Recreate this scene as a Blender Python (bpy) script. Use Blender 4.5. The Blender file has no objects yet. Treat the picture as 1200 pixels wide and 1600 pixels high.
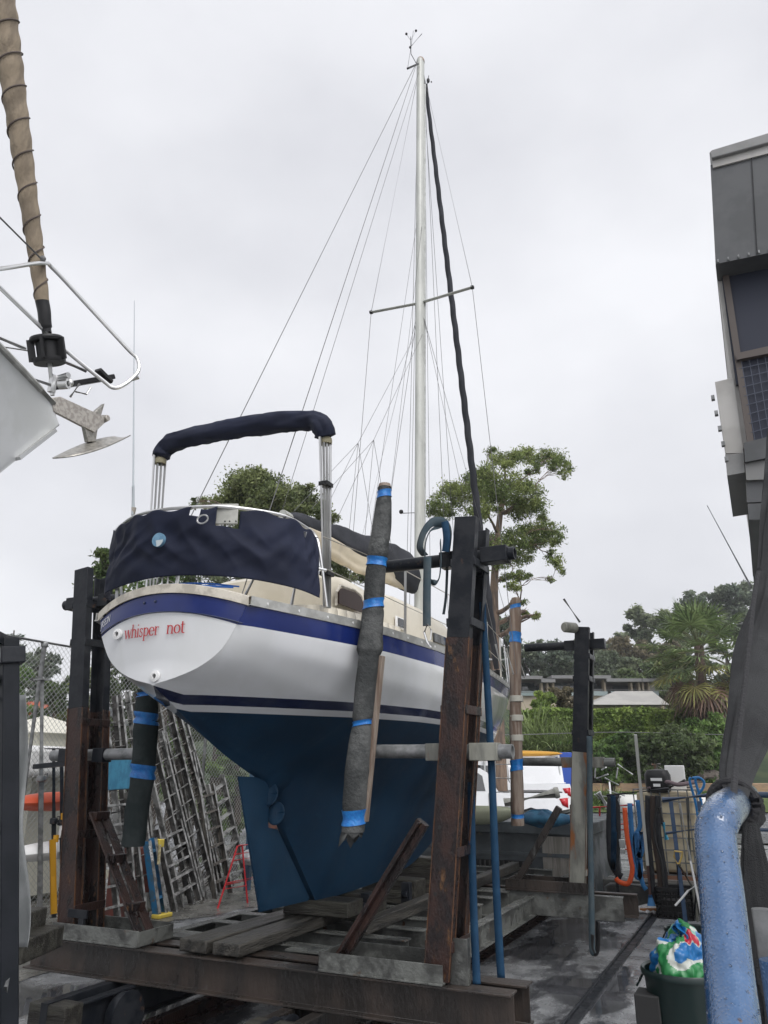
import bpy, math, random
import numpy as np
from mathutils import Vector, Matrix, noise
random.seed(7); RNG = np.random.default_rng(7)
scene = bpy.context.scene
COL = scene.collection
R = math.radians
# ------------------------------------------------------------------ camera
CAM = Vector((3.655, -5.25, 1.87)); YAW = R(25.4); PITCH = math.atan(1/3)
cd = bpy.data.cameras.new("camera"); cam = bpy.data.objects.new("camera", cd); COL.objects.link(cam)
cam.location = CAM; cam.rotation_euler = (R(90)+PITCH, 0, YAW)
cd.sensor_fit = 'VERTICAL'; cd.sensor_height = 24; cd.lens = 18.0
cd.clip_start = 0.05; cd.clip_end = 2000
scene.camera = cam
# ------------------------------------------------------------------ light
SUN_EL, SUN_AZ = 46, 128      # azimuth measured clockwise from +Y (world)
world = bpy.data.worlds.new("World"); scene.world = world; world.use_nodes = True
wn = world.node_tree.nodes; wl = world.node_tree.links
bg = wn['Background']; bg.inputs['Strength'].default_value = 0.1
sky = wn.new('ShaderNodeTexSky'); sky.sky_type = 'NISHITA'; sky.sun_disc = False
sky.sun_elevation = R(SUN_EL); sky.sun_rotation = R(SUN_AZ); sky.dust_density = 4
tcw = wn.new('ShaderNodeTexCoord')
mp = wn.new('ShaderNodeMapping'); mp.inputs['Scale'].default_value = (1, 1, 1.7); mp.inputs['Location'].default_value = (.7, .2, .4)
n1 = wn.new('ShaderNodeTexNoise'); n1.inputs['Scale'].default_value = 2.1; n1.inputs['Detail'].default_value = 6; n1.inputs['Roughness'].default_value = .48
cr = wn.new('ShaderNodeValToRGB')
cr.color_ramp.elements[0].position = .34; cr.color_ramp.elements[0].color = (4.5, 4.55, 4.85, 1)
cr.color_ramp.elements[1].position = .68; cr.color_ramp.elements[1].color = (5.9, 5.95, 6.2, 1)
mx = wn.new('ShaderNodeMix'); mx.data_type = 'RGBA'; mx.inputs[0].default_value = .97
wl.new(tcw.outputs['Generated'], mp.inputs[0]); wl.new(mp.outputs[0], n1.inputs['Vector']); wl.new(n1.outputs['Fac'], cr.inputs[0])
wl.new(sky.outputs[0], mx.inputs[6]); wl.new(cr.outputs[0], mx.inputs[7])
# sky glow around the sun, added out of view to brighten the scene
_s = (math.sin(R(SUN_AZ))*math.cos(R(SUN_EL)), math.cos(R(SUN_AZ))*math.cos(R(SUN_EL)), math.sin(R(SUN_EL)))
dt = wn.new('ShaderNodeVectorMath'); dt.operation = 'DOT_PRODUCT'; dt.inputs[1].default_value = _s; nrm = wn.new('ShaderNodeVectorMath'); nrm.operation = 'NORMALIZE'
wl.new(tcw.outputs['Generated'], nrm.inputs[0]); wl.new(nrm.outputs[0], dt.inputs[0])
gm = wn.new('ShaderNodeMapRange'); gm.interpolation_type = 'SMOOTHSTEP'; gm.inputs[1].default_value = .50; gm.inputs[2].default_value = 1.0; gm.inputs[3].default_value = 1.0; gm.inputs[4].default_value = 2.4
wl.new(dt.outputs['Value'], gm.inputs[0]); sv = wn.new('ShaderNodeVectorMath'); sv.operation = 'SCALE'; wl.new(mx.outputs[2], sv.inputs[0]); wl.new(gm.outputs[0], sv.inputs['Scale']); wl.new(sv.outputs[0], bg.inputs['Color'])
sd = bpy.data.lights.new("sun", 'SUN'); sd.energy = 0.75; sd.angle = R(25); sd.color = (1, .97, .93)
so = bpy.data.objects.new("sun", sd); COL.objects.link(so)
_sv = Vector((math.sin(R(SUN_AZ))*math.cos(R(SUN_EL)), math.cos(R(SUN_AZ))*math.cos(R(SUN_EL)), math.sin(R(SUN_EL))))
so.rotation_euler = _sv.to_track_quat('Z', 'Y').to_euler()
scene.view_settings.view_transform = 'Standard'; scene.view_settings.look = 'None'
scene.view_settings.exposure = 0.72; scene.view_settings.gamma = 1
scene.cycles.max_bounces = 6; scene.cycles.diffuse_bounces = 3; scene.cycles.glossy_bounces = 3; scene.cycles.transparent_max_bounces = 16
# ------------------------------------------------------------------ helpers
def at(px, py, X=None, Y=None, Z=None, D=None):
    u = (px-600)/1200; v = -(py-800)/1200
    yy = math.cos(PITCH)-v*math.sin(PITCH); zz = math.sin(PITCH)+v*math.cos(PITCH)
    r = Vector((u*math.cos(YAW)-yy*math.sin(YAW), u*math.sin(YAW)+yy*math.cos(YAW), zz))
    if X is not None: k = (X-CAM.x)/r.x
    elif Y is not None: k = (Y-CAM.y)/r.y
    elif Z is not None: k = (Z-CAM.z)/r.z
    else: k = D/yy
    return CAM+r*k
V = Vector
def frame(d, up=(0, 0, 1)):
    d = V(d).normalized(); up = V(up)
    if abs(d.dot(up)) > .999*up.length: up = V((0, 1, 0)) if abs(d.y) < .9 else V((1, 0, 0))
    s = d.cross(up).normalized(); return s, s.cross(d).normalized(), d
def spline(pts, n):
    """Catmull-Rom through control tuples"""
    pts = [tuple(p) for p in pts]; out = []; m = len(pts)
    for i in range(n):
        t = i/(n-1)*(m-1); k = min(int(t), m-2); f = t-k
        a, b, c, d = pts[max(k-1, 0)], pts[k], pts[k+1], pts[min(k+2, m-1)]
        out.append(V([.5*((2*q)+(-p+r)*f+(2*p-5*q+4*r-s)*f*f+(-p+3*q-3*r+s)*f**3) for p, q, r, s in zip(a, b, c, d)]))
    return out
class MB:
    def __init__(s): s.v = []; s.f = []; s.m = []
    def add(s, vs, fs, mi=0):
        o = len(s.v); s.v += [V(q) for q in vs]
        for f in fs: s.f.append([i+o for i in f]); s.m.append(mi)
        return s
    def box(s, c, d, rz=0, rot=None, mi=0):
        M = rot if rot is not None else Matrix.Rotation(rz, 3, 'Z')
        vs = [V(c)+M@V((x*d[0]/2, y*d[1]/2, z*d[2]/2)) for x in (-1, 1) for y in (-1, 1) for z in (-1, 1)]
        return s.add(vs, [(0, 1, 3, 2), (4, 6, 7, 5), (0, 4, 5, 1), (2, 3, 7, 6), (0, 2, 6, 4), (1, 5, 7, 3)], mi)
    def prof(s, p, q, poly, up=(0, 0, 1), mi=0, cap=True):
        a, b, d = frame(V(q)-V(p), up); n = len(poly)
        vs = [V(p)+a*x+b*y for x, y in poly]+[V(q)+a*x+b*y for x, y in poly]
        fs = [(i, (i+1) % n, n+(i+1) % n, n+i) for i in range(n)]
        if cap: fs += [list(range(n))[::-1], list(range(n, 2*n))]
        return s.add(vs, fs, mi)
    def bar(s, p, q, w, h, up=(0, 0, 1), mi=0):
        return s.prof(p, q, [(-w/2, -h/2), (w/2, -h/2), (w/2, h/2), (-w/2, h/2)], up, mi)
    def ibeam(s, p, q, w, h, t=.012, tw=.008, up=(0, 0, 1)):
        W, H = w/2, h/2
        return s.prof(p, q, [(-W, -H), (W, -H), (W, -H+t), (tw/2, -H+t), (tw/2, H-t), (W, H-t), (W, H), (-W, H), (-W, H-t), (-tw/2, H-t), (-tw/2, -H+t), (-W, -H+t)], up)
    def chan(s, p, q, w, h, t=.012, side=1, up=(0, 0, 1)):
        """C channel: web on +side, flanges pointing to -side; w = flange length, h = web height"""
        W, H, g = w/2, h/2, side
        P = [(g*W, -H), (g*W, H), (-g*W, H), (-g*W, H-t), (g*(W-t), H-t), (g*(W-t), -H+t), (-g*W, -H+t), (-g*W, -H)]
        return s.prof(p, q, P if g > 0 else P[::-1], up)
    def tube(s, path, r, n=8, cap=True, closed=False, mi=0):
        path = [V(p) for p in path]; m = len(path); rs = r if isinstance(r, (list, tuple)) else [r]*m
        o = len(s.v); a = None; tot = m
        for i, p in enumerate(path):
            if closed: d = path[(i+1) % m]-path[i-1]
            else: d = path[min(i+1, m-1)]-path[max(i-1, 0)]
            if d.length < 1e-9: d = V((0, 0, 1))
            d.normalize()
            if a is None: a, b, _ = frame(d)
            else:
                a = (a-d*a.dot(d)); a = a.normalized() if a.length > 1e-6 else frame(d)[0]; b = d.cross(a)
            for k in range(n):
                t = 2*math.pi*k/n; s.v.append(p+(a*math.cos(t)+b*math.sin(t))*rs[i])
        for i in range(m-1 if not closed else m):
            j = (i+1) % m
            for k in range(n):
                l = (k+1) % n; s.f.append([o+i*n+k, o+i*n+l, o+j*n+l, o+j*n+k]); s.m.append(mi)
        if cap and not closed:
            s.f.append([o+k for k in range(n)][::-1]); s.m.append(mi); s.f.append([o+(m-1)*n+k for k in range(n)]); s.m.append(mi)
        return s
    def poly(s, pts, vec, mi=0):
        pts = [V(p) for p in pts]; n = len(pts); vec = V(vec)
        return s.add(pts+[p+vec for p in pts], [list(range(n))[::-1], list(range(n, 2*n))]+[(i, (i+1) % n, n+(i+1) % n, n+i) for i in range(n)], mi)
    def lathe(s, c, prof, n=20, axis=(0, 0, 1), mi=0):
        a, b, d = frame(axis); o = len(s.v); m = len(prof)
        for r, h in prof:
            for k in range(n):
                t = 2*math.pi*k/n; s.v.append(V(c)+d*h+(a*math.cos(t)+b*math.sin(t))*r)
        for i in range(m-1):
            for k in range(n):
                l = (k+1) % n; s.f.append([o+i*n+k, o+i*n+l, o+(i+1)*n+l, o+(i+1)*n+k]); s.m.append(mi)
        return s
    def grid(s, fn, nu, nv, mi=0, skip=None):
        o = len(s.v)
        for i in range(nu+1):
            for j in range(nv+1): s.v.append(V(fn(i/nu, j/nv)))
        for i in range(nu):
            for j in range(nv):
                if skip and skip((i+.5)/nu, (j+.5)/nv): continue
                a = o+i*(nv+1)+j; s.f.append([a, a+1, a+nv+2, a+nv+1]); s.m.append(mi)
        return s
    def ball(s, c, r, n=10, mi=0):
        r = r if isinstance(r, (tuple, list)) else (r, r, r)
        return s.grid(lambda u, v: (c[0]+r[0]*math.sin(math.pi*v)*math.cos(2*math.pi*u), c[1]+r[1]*math.sin(math.pi*v)*math.sin(2*math.pi*u), c[2]+r[2]*math.cos(math.pi*v)), n, n//2+1, mi)
    def build(s, name, mats, parent=None, smooth=35, bevel=0, solid=0, weld=False, off=0):
        me = bpy.data.meshes.new(name)
        o3 = V(parent['_o']) if parent is not None else V((0, 0, 0))
        me.from_pydata([tuple(q-o3) for q in s.v], [], s.f)
        if not isinstance(mats, (list, tuple)): mats = [mats]
        for m_ in mats: me.materials.append(m_)
        if len(mats) > 1: me.polygons.foreach_set('material_index', s.m)
        if smooth:
            me.polygons.foreach_set('use_smooth', [True]*len(me.polygons))
            me.set_sharp_from_angle(angle=R(smooth))
        me.update(); ob = bpy.data.objects.new(name, me); COL.objects.link(ob)
        if parent is not None: ob.parent = parent; ob['_o'] = parent['_o']
        else: ob['_o'] = (0., 0., 0.)
        if weld:
            w = ob.modifiers.new('w', 'WELD'); w.merge_threshold = .0005
        if solid:
            m_ = ob.modifiers.new('s', 'SOLIDIFY'); m_.thickness = solid; m_.offset = off
        if bevel:
            m_ = ob.modifiers.new('b', 'BEVEL'); m_.width = bevel; m_.segments = 2; m_.limit_method = 'ANGLE'
        return ob
def thing(name, loc, label, cat, group=None):
    e = bpy.data.objects.new(name, None); e.empty_display_size = .1; COL.objects.link(e); e.location = V(loc); e['_o'] = tuple(V(loc))
    e['label'] = label; e['category'] = cat
    if group: e['group'] = group
    return e
def tag(o, label, cat, group=None, kind=None):
    if label: o['label'] = label
    if cat: o['category'] = cat
    if group: o['group'] = group
    if kind: o['kind'] = kind
    return o
def struct(o): o['kind'] = 'structure'; return o
def copytree(o, parent=None):
    c = o.copy(); COL.objects.link(c); c.parent = parent
    for ch in list(o.children): copytree(ch, c)
    return c
def split_loose(ob):
    me = ob.data; n = len(me.vertices); par = list(range(n))
    def f(x):
        while par[x] != x: par[x] = par[par[x]]; x = par[x]
        return x
    for e in me.edges: a, b = f(e.vertices[0]), f(e.vertices[1]); par[a] = b
    co = [v.co.copy() for v in me.vertices]; key = {}; r2 = {}
    for i in range(n): r2.setdefault(f(i), []).append(i)
    if len(r2) < 2 or len(r2) > 60: return
    fs = [(f(p.vertices[0]), list(p.vertices), p.material_index, p.use_smooth) for p in me.polygons]
    for k, (rt_, vs) in enumerate(r2.items()):
        mp_ = {v: i for i, v in enumerate(vs)}; g = [q for q in fs if q[0] == rt_]
        if not g: continue
        m2 = bpy.data.meshes.new(me.name); m2.from_pydata([co[v] for v in vs], [], [[mp_[v] for v in q[1]] for q in g])
        for mm in me.materials: m2.materials.append(mm)
        m2.polygons.foreach_set('material_index', [q[2] for q in g]); m2.polygons.foreach_set('use_smooth', [q[3] for q in g]); m2.set_sharp_from_angle(angle=R(40)); m2.update()
        if k == 0: ob.data = m2
        else: c = ob.copy(); c.data = m2; COL.objects.link(c)
def fnz(p, sc=1.0): return noise.noise(V(p)*sc)
# ------------------------------------------------------------------ materials
_MC = {}
def mat(name, c1, c2=None, sc=4, lo=.42, hi=.6, rough=.6, rough2=None, metal=0, bump=0, bsc=30, st=(1, 1, 1), c3=None, sc3=20, lo3=.6, hi3=.68, spec=.5, alpha=None, island=None, coat=0, trans=0, det=6, bst=None, metal2=None):
    if name in _MC: return _MC[name]
    m = bpy.data.materials.new(name); m.use_nodes = True; N = m.node_tree.nodes; L = m.node_tree.links
    p = N['Principled BSDF']; tc = N.new('ShaderNodeTexCoord')
    def nz(scale, stv=(1, 1, 1), detail=det):
        mpn = N.new('ShaderNodeMapping'); mpn.inputs['Scale'].default_value = stv
        n = N.new('ShaderNodeTexNoise'); n.inputs['Scale'].default_value = scale; n.inputs['Detail'].default_value = detail; n.inputs['Roughness'].default_value = .6
        L.new(tc.outputs['Object'], mpn.inputs[0]); L.new(mpn.outputs[0], n.inputs['Vector']); return n.outputs['Fac']
    def ramp(src, a, b):
        r = N.new('ShaderNodeMapRange'); r.inputs[1].default_value = a; r.inputs[2].default_value = b; r.interpolation_type = 'SMOOTHSTEP'; L.new(src, r.inputs[0]); return r.outputs[0]
    def mixc(f, a, b):
        x = N.new('ShaderNodeMix'); x.data_type = 'RGBA'; L.new(f, x.inputs[0])
        for q, i in ((a, 6), (b, 7)):
            if isinstance(q, tuple): x.inputs[i].default_value = (*q, 1)
            else: L.new(q, x.inputs[i])
        return x.outputs[2]
    p.inputs['Base Color'].default_value = (*c1, 1); p.inputs['Roughness'].default_value = rough; p.inputs['Metallic'].default_value = metal
    p.inputs['Specular IOR Level'].default_value = spec
    colr = c1
    if c2:
        f = ramp(nz(sc, st), lo, hi); colr = mixc(f, c1, c2)
        if rough2 is not None:
            r = N.new('ShaderNodeMapRange'); r.inputs[3].default_value = rough; r.inputs[4].default_value = rough2; L.new(f, r.inputs[0]); L.new(r.outputs[0], p.inputs['Roughness'])
        if metal2 is not None:
            r = N.new('ShaderNodeMapRange'); r.inputs[3].default_value = metal; r.inputs[4].default_value = metal2; L.new(f, r.inputs[0]); L.new(r.outputs[0], p.inputs['Metallic'])
    if c3:
        colr = mixc(ramp(nz(sc3, st), lo3, hi3), colr, c3)
    if island:
        g = N.new('ShaderNodeNewGeometry'); r = N.new('ShaderNodeMapRange'); r.inputs[3].default_value = 1-island; r.inputs[4].default_value = 1+island
        L.new(g.outputs['Random Per Island'], r.inputs[0])
        vm = N.new('ShaderNodeVectorMath'); vm.operation = 'SCALE'
        if isinstance(colr, tuple): vm.inputs[0].default_value = colr
        else: L.new(colr, vm.inputs[0])
        L.new(r.outputs[0], vm.inputs['Scale']); colr = vm.outputs[0]
    if not isinstance(colr, tuple): L.new(colr, p.inputs['Base Color'])
    if bump:
        b = N.new('ShaderNodeBump'); b.inputs['Strength'].default_value = min(1, bump); b.inputs['Distance'].default_value = .01*max(1, bump)
        L.new(nz(bsc, bst or st, 5), b.inputs['Height']); L.new(b.outputs[0], p.inputs['Normal'])
    if coat: p.inputs['Coat Weight'].default_value = coat; p.inputs['Coat Roughness'].default_value = .05
    if trans:
        t = N.new('ShaderNodeBsdfTranslucent'); ms = N.new('ShaderNodeMixShader'); ms.inputs[0].default_value = trans
        if isinstance(colr, tuple): t.inputs[0].default_value = (*colr, 1)
        else: L.new(colr, t.inputs[0])
        L.new(p.outputs[0], ms.inputs[1]); L.new(t.outputs[0], ms.inputs[2]); L.new(ms.outputs[0], N['Material Output'].inputs[0])
    _MC[name] = m; return m
hull_white = mat('gelcoat_white', (.71, .72, .73), (.67, .68, .68), sc=2.5, st=(1, 1, .4), rough=.14, rough2=.26, coat=.3, c3=(.55, .55, .52), sc3=6, lo3=.68, hi3=.95)
hull_blue = mat('gelcoat_blue', (.008, .019, .115), (.010, .023, .135), sc=3, rough=.16, rough2=.24, coat=.15, spec=.4)
navy = mat('boot_navy', (.008, .016, .055), rough=.15, coat=.3)
stripe_w = mat('stripe_white', (.62, .63, .64), rough=.25)
antifoul = mat('antifouling_blue', (.002, .022, .052), (.003, .030, .068), sc=1.6, rough=.5, rough2=.62, bump=.12, bsc=60, spec=.35, c3=(.014, .052, .090), sc3=5, lo3=.56, hi3=.9)
cream = mat('cream_gelcoat', (.66, .61, .50), (.60, .55, .44), sc=3, rough=.3)
cream_d = mat('cream_dirty', (.58, .54, .46), (.40, .37, .31), sc=9, rough=.5)
alu = mat('aluminium', (.62, .63, .62), (.50, .51, .50), sc=6, rough=.35, metal=.65)
alu_rail = mat('aluminium_rail', (.40, .40, .38), (.30, .30, .28), sc=10, rough=.45, metal=.3)
mastw = mat('mast_paint', (.50, .51, .47), (.40, .41, .38), sc=5, rough=.35, st=(1, 1, .2))
steel_ss = mat('stainless', (.66, .66, .65), rough=.28, metal=.9)
wire = mat('rigging_wire', (.13, .13, .13), rough=.55, metal=.2)
canvas = mat('canvas_navy', (.008, .011, .026), (.012, .016, .036), sc=3, rough=.72, bump=.3, bsc=220, spec=0.25)
sailcover = mat('sailcover_grey', (.028, .030, .036), (.040, .042, .050), sc=3, rough=.8, bump=.3, bsc=120, spec=0.25)
sailcl = mat('sail_cream', (.62, .55, .42), (.52, .46, .36), sc=2, rough=.8)
blackpl = mat('black_plastic', (.012, .012, .013), rough=.45, spec=0.3)
blackst = mat('black_steel', (.010, .012, .016), (.020, .022, .026), sc=6, rough=.28, rough2=.5, bump=.25, bsc=25, c3=(.07, .04, .025), sc3=8, lo3=.66, hi3=.74, spec=0.22)
rust = mat('rusty_steel', (.038, .019, .015), (.014, .010, .010), sc=6, rough=.36, rough2=.24, bump=.8, bsc=55, st=(1.4, 1.4, .6), c3=(.15, .075, .03), sc3=11, lo3=.62, hi3=.76, spec=0.35)
beamst = mat('beam_steel', (.024, .021, .019), (.046, .035, .029), sc=3.2, rough=.25, rough2=.42, bump=.7, bsc=30, st=(1, 1, .35), c3=(.16, .17, .165), sc3=4.5, lo3=.62, hi3=.74, spec=0.4)
palest = mat('pale_steel', (.27, .27, .23), (.13, .13, .115), sc=5, rough=.4, bump=.3, bsc=30, st=(1, 1, .3), c3=(.20, .07, .015), sc3=5, lo3=.58, hi3=.66)
greyst = mat('grey_wet_steel', (.13, .135, .125), (.045, .046, .043), sc=5, rough=.2, rough2=.42, bump=.6, bsc=30, c3=(.08, .045, .025), sc3=7, lo3=.64, hi3=.72)
wetwood = mat('wet_timber', (.018, .017, .015), (.060, .056, .048), sc=3, rough=.28, rough2=.5, bump=1.5, bsc=18, st=(5, .6, 5), spec=0.3)
wetwoodx = mat('wet_timber_cross', (.022, .020, .017), (.055, .053, .043), sc=3, rough=.42, bump=1.5, bsc=18, st=(.6, 5, 5), spec=0.25)
poletim = mat('pole_timber', (.16, .11, .08), (.26, .21, .17), sc=4, rough=.7, bump=.8, bsc=20, st=(5, 5, .5))
carpet = mat('grey_carpet', (.050, .053, .053), (.105, .108, .106), sc=4, rough=.95, bump=1.4, bsc=45, c3=(.15, .155, .15), sc3=9, lo3=.62, hi3=.78, spec=0.15)
carpetd = mat('dark_carpet', (.024, .032, .032), (.036, .044, .044), sc=5, rough=.9, bump=.6, bsc=110, spec=0.15)
tape = mat('blue_tape', (.010, .13, .42), (.015, .18, .50), sc=30, rough=.35, bump=.5, bsc=60)
strapm = mat('strap_blue', (.007, .034, .075), (.011, .045, .092), sc=6, rough=.7, bump=.4, bsc=200, spec=0.2)
strapg = mat('strap_grey', (.05, .075, .09), (.07, .09, .10), sc=6, rough=.7, spec=0.2)
alulad = mat('ladder_alloy', (.36, .36, .35), (.12, .12, .115), sc=9, rough=.4, metal=.35)
aludark = mat('ladder_grimy', (.035, .033, .031), (.12, .115, .11), sc=7, rough=.55, metal=.1, spec=0.3)
woodlad = mat('ladder_wood', (.05, .045, .04), (.13, .12, .105), sc=7, rough=.7, st=(4, 4, .6), spec=0.3)
galv = mat('galvanised', (.26, .265, .265), (.15, .155, .155), sc=9, rough=.45, metal=.4)
red = mat('red_paint', (.42, .012, .018), rough=.35)
bluep = mat('blue_paint', (.03, .13, .36), rough=.3)
whitep = mat('white_paint', (.75, .75, .74), rough=.4)
rubber = mat('rubber_black', (.015, .015, .015), rough=.7)
glassd = mat('dark_glass', (.015, .018, .02), rough=.05, spec=.8)
redtxt = mat('lettering_red', (.42, .015, .02), rough=.4)
orange = mat('orange_strap', (.75, .10, .02), rough=.6)
yellow = mat('yellow_paint', (.50, .25, .01), rough=.4)
# ------------------------------------------------------------------ ground
def interp(x, xs, ys):
    return float(np.interp(x, xs, ys))
def gh(x, y):
    if y < 7.0: return 0.0
    D = -(x-CAM.x)*math.sin(YAW)+(y-CAM.y)*math.cos(YAW)
    L = (x-CAM.x)*math.cos(YAW)+(y-CAM.y)*math.sin(YAW)
    base = interp(D, [12.5, 16.5, 22.6, 25.4], [.33, .15, .12, 1.0]) if y > 7.02 else 0
    base *= min(max((x+5)/2.2, 0), 1) if D < 24 else 1
    f = min(max((L/D+.42)/.25, .22), 1)
    hill = interp(D, [26, 34, 45, 70, 100, 150, 260, 600], [0, 2.1, 4.0, 6.0, 10.0, 17, 26, 30])*f
    return base+hill
gx = sorted(set([-400, -250, -160, -110]+[-80+4*i for i in range(10)]+[-40+1.5*i for i in range(20)]+[-10+.5*i for i in range(41)]+[11.5+2*i for i in range(20)]+[60, 90, 130, 200, 400]))
gy = sorted(set([-60, -30, -15, -8, -6]+[-5+.5*i for i in range(24)]+[7.0, 7.02]+[7.5+i for i in range(40)]+[50+5*i for i in range(30)]+[220, 280, 400, 600, 900]))
m = MB(); nx, ny = len(gx), len(gy)
for yv in gy:
    for xv in gx: m.v.append(V((xv, yv, gh(xv, yv))))
for j in range(ny-1):
    for i in range(nx-1): m.f.append([j*nx+i, j*nx+i+1, (j+1)*nx+i+1, (j+1)*nx+i]); m.m.append(0)
# wet yard concrete with puddles
def wetground(name, dark, light, pud=.50, sc=.9, aggregate=90):
    mt = bpy.data.materials.new(name); mt.use_nodes = True; N = mt.node_tree.nodes; L = mt.node_tree.links; p = N['Principled BSDF']; p.inputs['Specular IOR Level'].default_value = .85
    g = N.new('ShaderNodeNewGeometry')
    def nz(s, d=6, st=(1, 1, 1)):
        q = N.new('ShaderNodeMapping'); q.inputs['Scale'].default_value = st; L.new(g.outputs['Position'], q.inputs[0])
        n = N.new('ShaderNodeTexNoise'); n.inputs['Scale'].default_value = s; n.inputs['Detail'].default_value = d; n.inputs['Roughness'].default_value = .6; L.new(q.outputs[0], n.inputs[0]); return n.outputs['Fac']
    def mr(src, a, b, c, d):
        r = N.new('ShaderNodeMapRange'); r.interpolation_type = 'SMOOTHSTEP'
        for i, q in enumerate((a, b, c, d)): r.inputs[i+1].default_value = q
        L.new(src, r.inputs[0]); return r.outputs[0]
    puddle = mr(nz(sc, 7, (1, .55, 1)), pud-.035, pud+.05, 0, 1)
    mixn = N.new('ShaderNodeMix'); mixn.data_type = 'RGBA'; L.new(mr(nz(2.3, 8), .35, .65, 0, 1), mixn.inputs[0])
    mixn.inputs[6].default_value = (*dark, 1); mixn.inputs[7].default_value = (*light, 1)
    ag = N.new('ShaderNodeMix'); ag.data_type = 'RGBA'; ag.blend_type = 'MULTIPLY'; ag.inputs[0].default_value = 1
    L.new(mixn.outputs[2], ag.inputs[6]); L.new(mr(nz(aggregate, 3), .3, .7, .35, 1.7), ag.inputs[7])
    dk = N.new('ShaderNodeMix'); dk.data_type = 'RGBA'; dk.blend_type = 'MULTIPLY'; L.new(puddle, dk.inputs[0]); L.new(ag.outputs[2], dk.inputs[6]); dk.inputs[7].default_value = (.30, .30, .32, 1)
    L.new(dk.outputs[2], p.inputs['Base Color'])
    rg = N.new('ShaderNodeMix'); rg.data_type = 'FLOAT'; L.new(puddle, rg.inputs[0]); L.new(mr(nz(5, 5), .3, .7, .18, .42), rg.inputs[2]); rg.inputs[3].default_value = .035
    L.new(rg.outputs[0], p.inputs['Roughness'])
    b = N.new('ShaderNodeBump'); b.inputs['Distance'].default_value = .006
    sb = N.new('ShaderNodeMath'); sb.operation = 'SUBTRACT'; sb.inputs[0].default_value = 1; L.new(puddle, sb.inputs[1])
    ml = N.new('ShaderNodeMath'); ml.operation = 'MULTIPLY'; L.new(sb.outputs[0], ml.inputs[0]); ml.inputs[1].default_value = .8
    L.new(ml.outputs[0], b.inputs['Strength']); L.new(nz(70, 4), b.inputs['Height']); L.new(b.outputs[0], p.inputs['Normal'])
    return mt
g_yard = wetground('wet_concrete', (.12, .125, .13), (.27, .277, .284), pud=.495, sc=1.1)
g_ramp = wetground('ramp_concrete', (.16, .165, .17), (.26, .265, .27), pud=.60)
g_road = wetground('wet_asphalt', (.06, .064, .068), (.10, .105, .11), pud=.7)
g_grav = wetground('wet_gravel', (.07, .068, .062), (.17, .165, .15), pud=.66, aggregate=60)
g_hill = mat('hill_undergrowth', (.018, .035, .012), (.045, .06, .022), sc=.6, rough=.95)
go = m.build('ground', [g_yard, g_hill], smooth=0)
for pl in go.data.polygons:
    c = pl.center
    D = -(c.x-CAM.x)*math.sin(YAW)+(c.y-CAM.y)*math.cos(YAW)
    pl.material_index = 1 if D > 25 or c.x < -14 else 0
struct(go)
def sheet(name, mtl, pts, dz=.004, n=24):
    a, b, c, d = [V((*p, 0)) for p in pts]
    def fn(u, v):
        p = (a.lerp(b, u)).lerp(d.lerp(c, u), v); return (p.x, p.y, gh(p.x, max(p.y, 7.03) if pts[0][1] > 7 else min(p.y, 6.99))+dz)
    return struct(MB().grid(fn, n, n).build(name, mtl, smooth=0))
sheet('ramp', g_ramp, [(-1.2, 7.05), (9, 7.05), (9, 16), (-1.2, 16)], .03)
a_, b_, c_, d_ = at(300, 1300, D=19.5), at(1400, 1300, D=19.5), at(1400, 1300, D=24), at(300, 1300, D=24)
sheet('road', g_road, [(a_.x, a_.y), (b_.x, b_.y), (c_.x, c_.y), (d_.x, d_.y)], .06)
a_, b_, c_, d_ = at(300, 1300, D=24), at(1400, 1300, D=24), at(1400, 1300, D=26.2), at(300, 1300, D=26.2)
grass_m = mat('grass_blades', (.06, .12, .02), (.09, .15, .03), sc=3, rough=.8, island=.4)
vg = sheet('verge', mat('verge_soil', (.05, .08, .02), (.08, .11, .03), sc=6, rough=.9), [(a_.x, a_.y), (b_.x, b_.y), (c_.x, c_.y), (d_.x, d_.y)], .09)
# gravel strip along the fence (left)
def gfn(u, v):
    y = -1+u*8; x = -3.1+.35*math.sin(y*1.3)+.12*math.sin(y*5)-v*4; return (x, y, .005)
struct(MB().grid(gfn, 40, 6).build('gravel_path', g_grav, smooth=0))
# slot rail set in the yard
m = MB()
m.bar((2.02, -4, .002), (2.02, 6.9, .002), .08, .012); m.bar((1.975, -4, .014), (1.975, 6.9, .014), .022, .03); m.bar((2.065, -4, .008), (2.065, 6.9, .008), .012, .02)
tag(m.build('ground_rail', blackst, bevel=.003), 'wet steel slot rail set in the yard floor right of the cradle', 'rail')
for k, (xr) in enumerate((-.72, .62)):
    m = MB(); m.ibeam((xr, -5, .055), (xr, 6.5, .055), .07, .10, .018, .014); m.bar((xr, -5, .002), (xr, 6.5, .002), .30, .012)
    tag(m.build('trolley_rail', rust), ['rusty slipway rail under the left wheels of the boat cradle', 'rusty slipway rail under the right wheels of the boat cradle'][k], 'rail', 'rails under the cradle')
# kerb wall behind the yard
m = MB()
concw = mat('wet_concrete_wall', (.05, .05, .048), (.11, .11, .10), sc=3, rough=.4, bump=.6, bsc=20, c3=(.2, .2, .19), sc3=5, lo3=.66, hi3=.74)
m.box((5.2, 7.08, .17), (8.2, .28, .40))
tag(m.build('retaining_wall', concw, bevel=.015), 'low wet concrete wall between the yard and the ramp', 'wall')
m = MB(); m.tube([(1.35, 6.90, .05), (1.35, 6.90, .28), (1.42, 6.9, .32), (3.6, 6.9, .34)], .018, 8)
tag(m.build('wall_pipe', galv), 'thin grey pipe running along the low concrete wall', 'pipe')
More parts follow.
